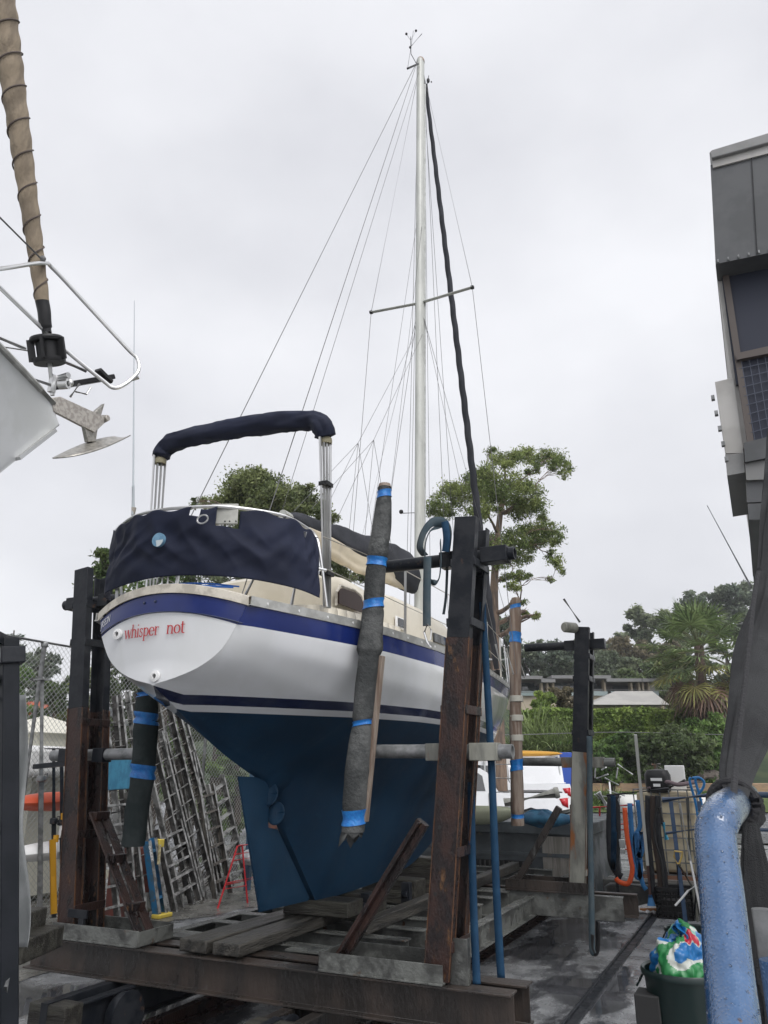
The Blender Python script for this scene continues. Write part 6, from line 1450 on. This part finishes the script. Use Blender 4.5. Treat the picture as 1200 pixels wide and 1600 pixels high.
# ------------------------------------------------------------------ vegetation
def leafmesh(name, centers, size, aspect, mtl, parent=None, droop=0.0, flat=0.0, loc=None, sizevar=.35):
    c = np.asarray(centers, dtype=np.float64); n = len(c)
    d = RNG.normal(size=(n, 3)); d[:, 2] = d[:, 2]*(1-flat)-droop; d /= np.linalg.norm(d, axis=1)[:, None]+1e-9
    r = RNG.normal(size=(n, 3)); s = np.cross(d, r); s /= np.linalg.norm(s, axis=1)[:, None]+1e-9
    L_ = size*(1+sizevar*RNG.uniform(-1, 1, n))[:, None]; W_ = L_*aspect
    o = V(parent['_o']) if parent is not None else V((0, 0, 0))
    c = c-np.array([o.x, o.y, o.z])
    nn = np.cross(d, s)*L_*.08
    v = np.stack([c-d*L_/2, c-d*L_*.02+s*W_/2+nn, c+d*L_/2, c-d*L_*.02-s*W_/2+nn], axis=1).reshape(-1, 3)
    me = bpy.data.meshes.new(name); me.vertices.add(4*n); me.vertices.foreach_set('co', v.ravel())
    me.loops.add(4*n); me.loops.foreach_set('vertex_index', np.arange(4*n, dtype=np.int32))
    me.polygons.add(n); me.polygons.foreach_set('loop_start', np.arange(0, 4*n, 4, dtype=np.int32)); me.polygons.foreach_set('loop_total', np.full(n, 4, dtype=np.int32))
    me.materials.append(mtl); me.update(calc_edges=True); me.validate()
    ob = bpy.data.objects.new(name, me); COL.objects.link(ob)
    if parent is not None: ob.parent = parent; ob['_o'] = parent['_o']
    else: ob['_o'] = (0., 0., 0.)
    return ob
def clump(c, r, n, sub=14, flat=.75, tight=.30):
    """leaves gathered in sub-clusters on the outer part of an ellipsoid"""
    c = np.array(c); k = RNG.normal(size=(sub, 3)); k /= np.linalg.norm(k, axis=1)[:, None]
    rad = RNG.uniform(.35, 1, sub)[:, None]**.6
    k = k*rad*r; k[:, 2] *= flat
    idx = RNG.integers(0, sub, n); p = RNG.normal(size=(n, 3))*r*tight*RNG.uniform(.5, 1.1, sub)[idx][:, None]; p[:, 2] *= .6
    return c+k[idx]+p
def leafmat(name, a, b, isl=.55, tr=.5, c3=None, sc=1.2):
    a = tuple(q*2.3 for q in a); b = tuple(q*2.4 for q in b)
    return mat(name, a, b, sc=sc, rough=.55, island=isl, trans=tr, c3=c3, sc3=sc*2.2, lo3=.6, hi3=.75, det=2)
bark = mat('gum_bark', (.20, .14, .10), (.10, .075, .06), sc=4, rough=.8, st=(3, 3, .5), bump=.6, bsc=20)
barkd = mat('dark_bark', (.09, .075, .06), (.05, .04, .035), sc=4, rough=.9, st=(3, 3, .5))
gl = leafmat('gum_leaves', (.055, .075, .022), (.11, .13, .042), c3=(.15, .155, .055))
def limbs(root, trunk, clumps, r0, mt_, seed=1, wob=.12, sub=3):
    random.seed(seed); T = spline(trunk, 24); m = MB(); m.tube(T, [r0*(1-.62*i/23) for i in range(24)], 10); m.build('trunk', mt_, root)
    m = MB(); nodes = [(p, r0*(1-.62*i/23), 0) for i, p in enumerate(T) if i > 5]
    cl = sorted(clumps, key=lambda q: min((V(q[0])-n_[0]).length for n_ in nodes))
    for c, r in cl:
        c = V(c); best = None
        for p, rr, dep in nodes:
            d = c-p; cost = d.length+max(0, -d.z)*1.2+dep*.12+(.5 if d.z < .2*d.length else 0)*d.length*.5
            if best is None or cost < best[0]: best = (cost, p, rr, dep)
        _, p, rr, dep = best; d = c-p; L_ = d.length; rr = max(min(rr*.62, r0*.45), r0*.05)
        mid = p+d*.5+V((random.uniform(-1, 1), random.uniform(-1, 1), random.uniform(-.2, .6)))*L_*wob*1.3
        P_ = spline([p, p.lerp(mid, .5)+V((0, 0, -.04*L_)), mid, mid.lerp(c, .55)+V((random.uniform(-.1, .1), 0, .06))*L_, c], 14); m.tube(P_, [rr*(1-.6*k/13) for k in range(14)], 6)
        nodes += [(P_[7], rr*.75, dep+.5), (c, rr*.5, dep+1)]
        for k in range(sub+4):
            q = P_[6+k % 7]; e = c+V((random.uniform(-1, 1), random.uniform(-1, 1), random.uniform(-.4, .9)))*r*.9
            m.tube(spline([q, q.lerp(e, .5)+V((random.uniform(-.1, .1), 0, -.08))*r, e], 6), [max(rr*.25, .008)*(1-.7*j/5) for j in range(6)], 4)
    o = m.build('branch', mt_, root)
    return root
def gumtree(name, lab, D, trunk, cl, r0, leaf_n, lsize, mt_, bk=bark, seed=1, aspect=.30, droop=.5, cat='tree', group=None, flat=.85, tight=.40, dj=1.6, subk=1.2):
    random.seed(seed); tp = [at(x, y, D=D+dd) for x, y, dd in trunk]; base = tp[0].copy(); base.z = gh(base.x, base.y)-.1
    root = thing(name, base, lab, cat, group); C_ = []; tot = sum(r*r for _, _, r in cl); pts = []
    for x, y, rpx in cl:
        r = rpx*D/1200*1.15; c = at(x, y, D=D+random.uniform(-dj, dj)); C_.append((c, r))
        n = int(leaf_n*rpx*rpx/tot); pts.append(clump(c, r, n, sub=max(5, int(subk*6*(rpx/12)**1.1)), flat=flat, tight=tight))
    limbs(root, [base]+tp, C_, r0, bk, seed)
    leafmesh('crown', np.concatenate(pts), lsize, aspect, mt_, root, droop=droop)
    return root
# the big gum to the right of the mast
gumtree('gum_tree', 'large gum tree with open clumps of foliage rising behind the bow, right of the mast', 21,
    [(775, 1040, 0), (773, 980, .1), (772, 920, 0), (776, 860, -.2), (782, 800, 0), (790, 760, .2)],
    [(688, 790, 20), (705, 775, 20), (722, 785, 17), (718, 762, 13), (700, 800, 12), (742, 752, 20), (760, 742, 18), (776, 718, 13), (768, 708, 10), (745, 772, 20), (765, 770, 24), (790, 765, 26), (812, 772, 24), (828, 780, 20), (836, 792, 15), (815, 795, 18), (790, 720, 14), (806, 716, 15), (824, 712, 15), (846, 712, 18), (862, 716, 15), (872, 728, 12), (886, 732, 9), (880, 740, 8), (835, 735, 12), (760, 800, 16), (745, 795, 13),
     (770, 840, 18), (790, 850, 18), (808, 846, 18), (828, 830, 18), (846, 838, 18), (862, 828, 15), (868, 842, 13), (850, 815, 12), (838, 852, 14), (868, 880, 10), (876, 892, 8), (862, 868, 9), (820, 868, 13), (800, 876, 14), (780, 880, 13), (765, 862, 13), (812, 900, 11), (826, 905, 8), (800, 920, 10), (812, 942, 9), (822, 955, 7), (838, 962, 6), (790, 905, 10), (862, 905, 6)],
    .17, 36000, .10, gl, seed=5, dj=1.3)
gumtree('gum_tree', 'broad olive green tree rising behind the yacht cockpit, under the bimini cover', 17,
    [(420, 1000, 0), (415, 900, 0), (410, 830, 0), (400, 790, 0)],
    [(360, 775, 20), (380, 758, 20), (402, 752, 22), (425, 765, 22), (445, 772, 18), (340, 790, 16), (322, 785, 10), (305, 786, 7), (350, 795, 18), (380, 785, 22), (410, 785, 24), (440, 795, 22), (465, 780, 20), (480, 765, 12), (490, 790, 18), (505, 800, 14), (520, 808, 9), (400, 745, 12), (465, 800, 20), (500, 790, 10), (540, 905, 20), (570, 900, 16), (500, 830, 18), (440, 830, 22), (395, 820, 22), (530, 870, 18), (350, 830, 20)],
    .15, 30000, .09, leafmat('tree_leaves_a', (.052, .066, .026), (.10, .115, .048), c3=(.15, .15, .07)), seed=9, dj=1.2, aspect=.42, droop=.2)
gumtree('gum_tree', 'dark tree at the left edge of the weather cloth, behind the near left post', 15,
    [(150, 1100, 0), (155, 1000, 0), (160, 930, 0)], [(162, 868, 12), (170, 885, 14), (158, 900, 16), (175, 910, 16), (160, 925, 18), (180, 880, 10), (185, 940, 20), (195, 1030, 20), (185, 1000, 16)],
    .14, 9000, .11, leafmat('tree_leaves_b', (.035, .055, .018), (.07, .09, .03)), bk=barkd, seed=3, aspect=.4, dj=.8)
bigtree_later = True
# norfolk pine far left
nz_ = at(45, 1085, D=34); npn = thing('norfolk_pine', (nz_.x, nz_.y, gh(nz_.x, nz_.y)), 'grey green norfolk pine with layered branches at the far left skyline', 'pine tree')
top = at(22, 985, D=34); bs = V((nz_.x-.6, nz_.y, gh(nz_.x, nz_.y)))
m = MB(); m.tube([bs, V((top.x, top.y, top.z))], [.25, .03], 8); m.build('trunk', barkd, npn)
pts = []; m = MB()
for k in range(17):
    z = top.z-.3-k*.42; rr = .35+.16*k
    for j in range(9):
        a = j*2*math.pi/9+k*.5; e = V((top.x+rr*math.cos(a), top.y+rr*math.sin(a), z+.12*rr)); s0 = V((top.x, top.y, z-.1)); m.tube([s0, e], [.03, .01], 4)
        for t in np.linspace(.2, 1, int(6+rr*9)): q = s0.lerp(e, t); pts += [np.array(q)+RNG.normal(size=3)*np.array([.09, .09, .035]) for _ in range(5)]
m.build('branch', barkd, npn); leafmesh('crown', pts, .20, .22, leafmat('pine_leaves', (.035, .055, .035), (.055, .075, .045)), npn, flat=.6)
# generic hillside trees
def bigtree(name, lab, px, py_top, py_bot, D, wpx, mt_, n, ls, seed, group, cat='tree', bk=barkd, aspect=.5, droop=0, shape=0):
    random.seed(seed); c0 = at(px, (py_top+py_bot)/2, D=D); gz_ = gh(c0.x, c0.y); h = (py_bot-py_top)*D/1200*1.02; w = wpx*D/1200
    zt = at(px, py_top, D=D).z; root = thing(name, (c0.x, c0.y, min(gz_, zt-h)), lab, cat, group)
    tr = [V((c0.x, c0.y, min(gz_, zt-h)-.2)), V((c0.x+.1*w, c0.y, zt-h*.8)), V((c0.x-.05*w, c0.y, zt-h*.35))]
    C_ = []; k = 15 if shape == 0 else 22
    for i in range(k):
        f = i/(k-1); z = zt-h*(.10+.80*f); ww = w*.5*(math.sin(math.pi*min(1, .22+.72*f))**.8)
        r = w*random.uniform(.14, .24); a = random.uniform(0, 2*math.pi); q = random.uniform(.2, 1)*ww
        C_.append((V((c0.x+q*math.cos(a), c0.y+q*math.sin(a), z)), r))
    limbs(root, tr, C_, max(.12, w*.035), bk, seed, sub=1)
    tot = sum(r*r for _, r in C_); P_ = np.concatenate([clump(c, r, int(n*r*r/tot), sub=9, flat=.8, tight=.32) for c, r in C_])
    leafmesh('crown', P_, ls, aspect, mt_, root, droop=droop); return root
LM = {'olive': leafmat('hill_olive', (.058, .072, .045), (.105, .12, .07), sc=.4), 'dark': leafmat('hill_dark', (.048, .062, .045), (.085, .10, .066), sc=.4), 'bronze': leafmat('hill_bronze', (.058, .050, .03), (.09, .078, .048), sc=.4),
      'light': leafmat('hill_light', (.042, .06, .024), (.072, .092, .038), sc=.4), 'hedge': leafmat('hedge_green', (.07, .105, .022), (.13, .17, .042), sc=1.5), 'shrub': leafmat('shrub_green', (.042, .075, .020), (.085, .13, .036), sc=1.2, c3=(.10, .14, .045)), 'yell': leafmat('yellow_green', (.065, .078, .026), (.10, .11, .04), sc=.5)}
HT = [(1005, 952, 1040, 75, 52, 'olive', 'round crowned dark gum standing on the ridge, left of the fan palm top'), (1050, 955, 1035, 72, 60, 'olive', 'gum crown on the skyline directly right of the round one'), (1085, 925, 1010, 80, 60, 'dark', 'hazy tall gum on the skyline above the fan palm'), (1120, 918, 1000, 82, 70, 'dark', 'hazy wide gum crown at the top right of the ridge'),
      (1165, 912, 1010, 84, 70, 'dark', 'hazy gum half hidden behind the shade cloth'), (960, 990, 1060, 85, 55, 'olive', 'faint grey gum further back left of the round one'), (915, 1000, 1070, 88, 60, 'olive', 'faint pale gum directly right of the far right post'), (985, 1000, 1065, 68, 70, 'bronze', 'bronze tinted tree below the ridge gums'),
      (1040, 1000, 1075, 64, 70, 'bronze', 'larger bronze tree left of the fan palm'), (1030, 1030, 1100, 56, 60, 'light', 'yellowish green tree under the bronze tree'), (955, 1020, 1085, 60, 70, 'olive', 'olive tree above the grey modern house'), (900, 1005, 1075, 62, 60, 'dark', 'dark tree behind the far right post top'),
      (860, 1002, 1075, 58, 75, 'dark', 'dark spreading tree left of the far right post'), (825, 1015, 1080, 60, 60, 'dark', 'dark tree beside the bare timber pole'), (790, 960, 1060, 50, 55, 'dark', 'dark bushy tree behind the gum trunk'), (1060, 1010, 1110, 44, 55, 'yell', 'yellow green tree directly left of the fan palm crown'),
      (1085, 1020, 1130, 40, 50, 'light', 'green tree behind the fan palm trunk'), (740, 1010, 1090, 60, 70, 'dark', 'dark tree just right of the near right post'), (930, 1050, 1100, 50, 40, 'light', 'small light green tree between the house roofs and the ridge'), (990, 1045, 1098, 50, 45, 'light', 'small light green tree behind the right end of the house'), (1140, 970, 1110, 48, 70, 'dark', 'dark tree between the fan palm and the shade cloth')]
for i, (px, yt, yb, D, w, k, lab) in enumerate(HT):
    bigtree('hillside_tree', lab, px, yt, yb, D, w, LM[k], 5200 if w < 58 else 7500, D*.0052, 20+i, 'trees on the hillside', aspect=.55)
# left side vegetation behind the fence
for i, (px, yt, yb, D, w, k, lab) in enumerate([(265, 850, 1010, 19, 130, 'shrub', 'dark tree seen through the gap under the weather cloth'), (350, 860, 1010, 20, 110, 'olive', 'olive tree behind the cockpit, seen under the right half of the weather cloth'), (85, 1050, 1180, 22, 60, 'light', 'light green leafy tree beyond the fence, behind the grey prop'), (125, 1035, 1180, 19, 60, 'yell', 'yellow green tree beyond the fence, against the near left post'), (180, 1040, 1200, 17, 60, 'light', 'bright green tree beyond the fence under the transom'),
       (225, 1030, 1200, 18, 60, 'yell', 'grassy green tree beyond the fence behind the ladders'), (60, 1010, 1120, 40, 60, 'dark', 'dark distant tree beside the norfolk pine'), (300, 1090, 1260, 16, 60, 'light', 'bright green tree beyond the fence behind the hull'), (340, 1140, 1300, 15, 45, 'shrub', 'green bush beyond the fence left of the rudder'),
       (270, 1060, 1240, 20, 60, 'shrub', 'mid green tree beyond the fence behind the ladder tops'), (20, 1040, 1150, 26, 60, 'shrub', 'green tree beyond the fence at the left edge'), (370, 1120, 1290, 19, 60, 'light', 'bright tree beyond the fence just behind the rudder'), (130, 1100, 1220, 12, 40, 'shrub', 'low shrub beyond the fence beside the white gazebo')]):
    bigtree('garden_tree', lab, px, yt, yb, D, w, LM[k], 7000, D*.0065, 60+i, 'trees beyond the fence', aspect=.35, droop=.4)
# hedges
def hedge(name, lab, x0, x1, yt, yb, D, dep, mt_, n, ls, bumpy=.15, group=None, slope=0):
    a, b = at(x0, (yt+yb)/2, D=D), at(x1, (yt+yb)/2, D=D); zt, zb = at((x0+x1)/2, yt, D=D).z, at((x0+x1)/2, yb, D=D).z
    root = thing(name, (a.x, a.y, zb), lab, 'hedge', group); u = V((b.x-a.x, b.y-a.y, 0)); w = V((-u.y, u.x, 0)).normalized()
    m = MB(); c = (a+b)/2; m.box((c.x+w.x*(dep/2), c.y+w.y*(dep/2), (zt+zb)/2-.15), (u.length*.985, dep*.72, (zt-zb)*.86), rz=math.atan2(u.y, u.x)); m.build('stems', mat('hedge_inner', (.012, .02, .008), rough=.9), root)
    t = RNG.uniform(0, 1, n); f = RNG.uniform(0, 1, n); face = RNG.uniform(0, 1, n) < .62
    bp = np.array([fnz((tt*u.length*.9, ff*3, 1.7)) for tt, ff in zip(t, f)])*bumpy
    P_ = np.zeros((n, 3)); dq = np.where(face, 0, f*dep)+RNG.normal(size=n)*.05-bp; z = np.where(face, zb+(zt-zb)*f, zt+RNG.normal(size=n)*.04+bp*.8)
    P_[:, 0] = a.x+u.x*t+w.x*dq; P_[:, 1] = a.y+u.y*t+w.y*dq; P_[:, 2] = z
    leafmesh('foliage', P_, ls, .5, mt_, root, flat=.3); return root
hedge('clipped_hedge', 'long clipped bright green hedge with a flat top below the houses', 812, 1083, 1111, 1162, 29, 2.2, LM['hedge'], 26000, .14, .16)
hedge('shrub_bank', 'looser darker shrub bank between the clipped hedge and the rock wall', 925, 1130, 1163, 1226, 27, 1.8, LM['shrub'], 24000, .15, .75)
hedge('shrub_bank', 'shadowed shrub bank left of the far right post, behind the utes', 700, 930, 1172, 1226, 27.5, 1.6, LM['shrub'], 14000, .15, .6)
for i, (px, yt, yb, D, w, k, lab) in enumerate([(848, 1082, 1116, 30.5, 34, 'hedge', 'round bright green bush above the left end of the clipped hedge'), (880, 1072, 1116, 31, 36, 'bronze', 'brownish bush in front of the modern house'), (1015, 1150, 1200, 26.2, 60, 'light', 'paler bush bulging from the shrub bank'), (1065, 1140, 1205, 26, 70, 'light', 'large pale green bush below the right end of the hedge'), (1110, 1110, 1215, 27, 60, 'shrub', 'dark bush below the fan palm'), (950, 1165, 1220, 26.3, 50, 'shrub', 'dark rounded bush right of the far right post')]):
    bigtree('bush', lab, px, yt, yb, D, w, LM[k], 7000, .15, 90+i, 'bushes on the bank', cat='bush', shape=1)
# strappy cordyline / palm fronds
def blades(name, lab, base, n, L_, w, mt_, seed, spread=1.0, cat='plant', group=None, up=.9, stem=0):
    random.seed(seed); root = thing(name, base, lab, cat, group); m = MB()
    for k in range(n):
        a = random.uniform(0, 2*math.pi); e = random.uniform(.15, 1.0)*spread; l = L_*random.uniform(.7, 1.1); o = V(base)+V((random.uniform(-.1, .1)*L_, random.uniform(-.1, .1)*L_, stem))
        pr = o; d = V((math.cos(a)*e, math.sin(a)*e, up)).normalized(); s_ = V((-math.sin(a), math.cos(a), 0)); i0 = len(m.v)
        for j in range(6):
            ww = w*(1-abs(j/5-.35)/.68)*.5+.004; m.v += [pr+s_*ww, pr-s_*ww]; pr = pr+d*l/5; d = (d+V((0, 0, -.16-.16*e))).normalized()
        for j in range(5): m.f.append([i0+2*j, i0+2*j+1, i0+2*j+3, i0+2*j+2]); m.m.append(0)
    m.build('foliage', mt_, root, smooth=0)
    if stem: mm = MB(); mm.tube([V(base), V(base)+V((0, 0, stem))], [.14, .11], 8); mm.build('trunk', barkd, root)
    return root
strm = leafmat('strap_leaves', (.060, .080, .028), (.095, .12, .045), sc=1, tr=.35)
for i, (px, py, D, h) in enumerate([(835, 1165, 27.9, 2.1), (862, 1178, 27.7, 2.0), (818, 1185, 27.7, 1.8), (885, 1190, 27.6, 1.8), (900, 1175, 27.8, 1.7), (842, 1200, 27.6, 1.4)]):
    c = at(px, py+22, D=D); g_ = gh(c.x, c.y)+.05
    blades('cordyline', ['tall strappy light green plant right of the bare timber pole', 'strappy light green plant below the clipped hedge', 'strappy plant low behind the bare timber pole', 'strappy plant left of the far right post', 'smaller strappy plant touching the far right post', 'lowest strappy plant above the white truck box'][i], (c.x, c.y, g_), 150, h, .055, strm, 200+i, 1.0, group='cordylines on the bank', stem=max(.1, c.z-g_))
for i, (px, D) in enumerate(((940, 24.8), (955, 24.6), (968, 24.7))):
    c = at(px, 1228, D=D); blades('grass_tuft', ['left', 'middle', 'right'][i]+' green grass tuft at the foot of the rock wall', (c.x, c.y, gh(c.x, c.y)+.05), 90, .55, .022, strm, 230+i, 1.1, group='tufts by the rock wall')
# fan palm
fpD = 28.5; fb = at(1098, 1150, D=fpD); ft = at(1092, 1010, D=fpD); fb.z = gh(fb.x, fb.y)
fp = thing('fan_palm', fb, 'fan palm with green upper fronds and hanging yellow ones, left of the shade cloth', 'palm')
m = MB(); m.tube([fb, fb.lerp(ft, .5), ft], [.26, .20, .17], 12); m.build('trunk', mat('palm_trunk', (.12, .08, .06), (.07, .05, .045), sc=8, rough=.9, bump=1, bsc=20), fp)
fg = leafmat('fan_green', (.05, .072, .028), (.085, .11, .045), sc=1.5, tr=.3); fy_ = leafmat('fan_yellow', (.10, .10, .035), (.15, .14, .05), sc=1.5); fbn = leafmat('fan_brown', (.07, .042, .032), (.10, .065, .05), sc=1.5)
random.seed(4); stems = MB()
for k in range(66):
    el = R(80-150*(k/65)**.9)+random.uniform(-.12, .12); az = k*2.4; pl_ = random.uniform(1.1, 1.65)
    d = V((math.cos(az)*math.cos(el), math.sin(az)*math.cos(el), math.sin(el))); o = ft+V((0, 0, -.5*(k/65)))
    h_ = o+d*pl_+V((0, 0, -.12*pl_)); stems.tube([o, o+d*pl_*.5, h_], .014, 4)
    s_, b_, dd = frame(d, (0, 0, 1)); m = MB(); n_ = 26; fr = random.uniform(.8, 1.05); dr = .25+.35*max(0, -math.sin(el))
    for j in range(n_):
        a = R(-125+250*j/(n_-1)); e = (dd*math.cos(a)+s_*math.sin(a)); L_ = fr*(1-.22*abs(a)/R(125)); p1_ = h_+e*L_*.55+b_*.03*(1 if j % 2 else -1); p2_ = h_+e*L_+V((0, 0, -dr*L_*.55*(.5+random.random())))
        w = s_*math.cos(a)-dd*math.sin(a); m.add([h_, p1_+w*.035, p2_, p1_-w*.035], [(0, 1, 2, 3)])
    m.build('frond', fg if k < 42 else (fy_ if (k % 3 and k < 58) else fbn), fp, smooth=0)
m = stems; m.build('stalk', mat('stalk_green', (.12, .12, .05), rough=.6), fp)
# grass on the verge
n = 9000; a_, b_ = at(820, 1300, D=24.1), at(1200, 1300, D=24.1); c_ = at(820, 1300, D=26); t = RNG.uniform(0, 1, n); s = RNG.uniform(0, 1, n)
P_ = np.zeros((n, 3)); P_[:, 0] = a_.x+(b_.x-a_.x)*t+(c_.x-a_.x)*s; P_[:, 1] = a_.y+(b_.y-a_.y)*t+(c_.y-a_.y)*s
P_[:, 2] = [gh(x, y)+.13 for x, y in P_[:, :2]]
o = leafmesh('verge_grass', P_, .12, .2, grass_m, None, droop=-1.2); tag(o, 'short green grass on the verge along the road', 'grass', None, 'stuff')
# ------------------------------------------------------------------ banks, walls and houses behind
def wallpx(name, lab, x0, x1, yt, yb, D, th, mt_, bev=0, cat='wall'):
    a, b = at(x0, yb, D=D), at(x1, yb, D=D); zt = at((x0+x1)/2, yt, D=D).z; zb = min(a.z, b.z); c = (a+b)/2; u = b-a
    m = MB(); m.box((c.x-math.sin(YAW)*th/2, c.y+math.cos(YAW)*th/2, (zt+zb)/2), (u.length, th, zt-zb), rz=YAW); return tag(m.build(name, mt_, bevel=bev), lab, cat)
wallpx('kerb_wall', 'low sandstone block kerb wall along the verge', 876, 1240, 1224, 1243, 26.2, .35, mat('sandstone', (.33, .22, .13), (.24, .17, .11), sc=3, rough=.8, bump=1, bsc=8, st=(1, 1, 3)), .02)
rk = mat('rock', (.10, .085, .075), (.17, .15, .13), sc=4, rough=.85, bump=1, bsc=12)
rw = thing('rock_wall', at(960, 1224, D=26.8), 'dark rough rock wall at the foot of the shrub bank', 'wall')
random.seed(11)
for k in range(46):
    px = 868+k*5.4; m = MB(); c = at(px, 1222-10*(k % 2)+random.uniform(-3, 3), D=26.9); r = random.uniform(.18, .30)
    def rkf(u, v): a = 2*math.pi*u; b = math.pi*v; q = 1+.5*fnz((math.cos(a)*1.5+k*3, math.sin(a)*1.5, math.cos(b)*1.5)); return (c.x+r*1.3*q*math.cos(a)*math.sin(b), c.y+r*q*math.sin(a)*math.sin(b), c.z+r*.8*q*math.cos(b))
    m.grid(rkf, 12, 8); m.build('rock', rk, rw, smooth=30, weld=True)
hs = thing('modern_house', at(920, 1100, D=45), 'long grey modern house with flat roofs and glass balconies on the hillside', 'house')
HD = 45
def blk_(par, name, x0, x1, yt, yb, D, dep, mt_, bev=0):
    a, b = at(x0, yb, D=D), at(x1, yb, D=D); zt, zb = at((x0+x1)/2, yt, D=D).z, (a.z+b.z)/2; c = (a+b)/2; m = MB()
    m.box((c.x-math.sin(YAW)*dep/2, c.y+math.cos(YAW)*dep/2, (zt+zb)/2), ((b-a).length, dep, zt-zb), rz=YAW); return m.build(name, mt_, par, bevel=bev)
hgry = mat('house_grey', (.16, .16, .16), rough=.6); hbei = mat('house_beige', (.40, .34, .26), (.34, .29, .22), sc=.6, rough=.8); hgl = mat('balcony_glass', (.22, .27, .27), rough=.08); hwh = mat('house_pale', (.42, .42, .40), rough=.7); gls = mat('window_glass', (.05, .065, .075), rough=.06, spec=.8)
blk_(hs, 'lower_wall', 800, 1030, 1084, 1118, HD, 7, hbei)
blk_(hs, 'upper_wall', 806, 1024, 1060, 1085, HD+1.6, 5, hgry)
for x0, x1, y in ((800, 848, 1056), (862, 955, 1055), (948, 1005, 1060), (1003, 1036, 1060), (846, 868, 1061)): blk_(hs, 'roof', x0, x1, y, y+5, HD-.6, 6.5, hgry)
for x0, x1 in ((816, 845), (868, 888), (892, 898), (927, 948), (958, 985), (1008, 1014)): blk_(hs, 'window', x0, x1, 1067, 1084, HD+1.55, .1, gls)
for x0, x1 in ((810, 846), (890, 950), (955, 992), (1012, 1030)): blk_(hs, 'balcony_glass', x0, x1, 1080, 1087, HD-.2, .06, hgl)
for x in (848, 857, 866, 947, 989, 1001, 1007, 1016): blk_(hs, 'pillar', x-1.5, x+1.5, 1062, 1092, HD-.1, .5, hbei)
sh_ = thing('low_house', at(985, 1108, D=38), 'lower beige house with a pale hipped metal roof above the clipped hedge', 'house')
blk_(sh_, 'wall', 928, 1040, 1101, 1122, 38.6, 6, hbei)
for x0, x1 in ((935, 955), (957, 985), (1000, 1035)): blk_(sh_, 'window', x0, x1, 1108, 1114, 38.5, .1, gls)
a, b = at(922, 1101, D=37.6), at(1046, 1101, D=37.6); zr = at(985, 1088, D=40).z; wv = V((-math.sin(YAW), math.cos(YAW), 0)); r1_, r2_ = at(962, 1088, D=41), at(1020, 1088, D=41); r1_.z = r2_.z = zr+.35
m = MB(); m.add([a, b, b+wv*7, a+wv*7, r1_, r2_], [(0, 1, 5, 4), (1, 2, 5), (2, 3, 4, 5), (3, 0, 4), (0, 3, 2, 1)]); m.build('roof', mat('roof_pale', (.34, .33, .30), (.28, .27, .25), sc=1, rough=.5, bump=.6, bsc=3), sh_, smooth=0)
for i, y in enumerate((1080, 1146)):
    m = MB(); pts = [at(700+k*45, y+2*math.sin(k*.8)+(3 if i else 2)*0, D=33-7*i) for k in range(13)]; m.tube(pts, .012, 4); tag(m.build('power_line', wire), ['upper overhead cable in front of the modern house', 'lower cable strung in front of the clipped hedge'][i], 'cable', 'overhead cables')
# ------------------------------------------------------------------ wet air
HZ = True
if HZ:
    m = MB(); m.box((0, 55, 22.5), (300, 150, 47)); hz = m.build('haze', mat('haze_tmp', (1, 1, 1)), smooth=0)
    hm = bpy.data.materials.new('haze_volume'); hm.use_nodes = True; N = hm.node_tree.nodes; N.remove(N['Principled BSDF'])
    pv = N.new('ShaderNodeVolumePrincipled'); pv.inputs['Color'].default_value = (.92, .94, .97, 1); pv.inputs['Density'].default_value = .0008; pv.inputs['Anisotropy'].default_value = .2
    hm.node_tree.links.new(pv.outputs[0], N['Material Output'].inputs['Volume']); hz.data.materials[0] = hm; hz['kind'] = 'stuff'; hz['label'] = 'pale wet mist over the hillside'; hz['category'] = 'haze'
    scene.cycles.volume_bounces = 1
for o in list(bpy.data.objects):
    if o.type == 'MESH' and o.parent and o.name.split('.')[0] in ('bimini_frame', 'sleeve', 'tie_plate', 'cover_tie', 'roof_rack', 'bottlescrew', 'deck_fitting', 'backstay', 'shroud', 'halyard', 'lazy_jack', 'lifeline', 'tension_wire', 'rail_stay', 'roller_guard', 'pushpit_rail', 'base_channel', 'pin_hole', 'frame_clip', 'bolt', 'side_beam', 'tread_plate', 'aerial_base', 'wind_vane', 'drum_cage', 'track', 'tail_light', 'lug', 'top_bar', 'toggle', 'windlass_fitting', 'snap_hook', 'keel_guide', 'cross_bar', 'foot'): split_loose(o)
# drop helper properties
for o in bpy.data.objects:
    if '_o' in o: del o['_o']
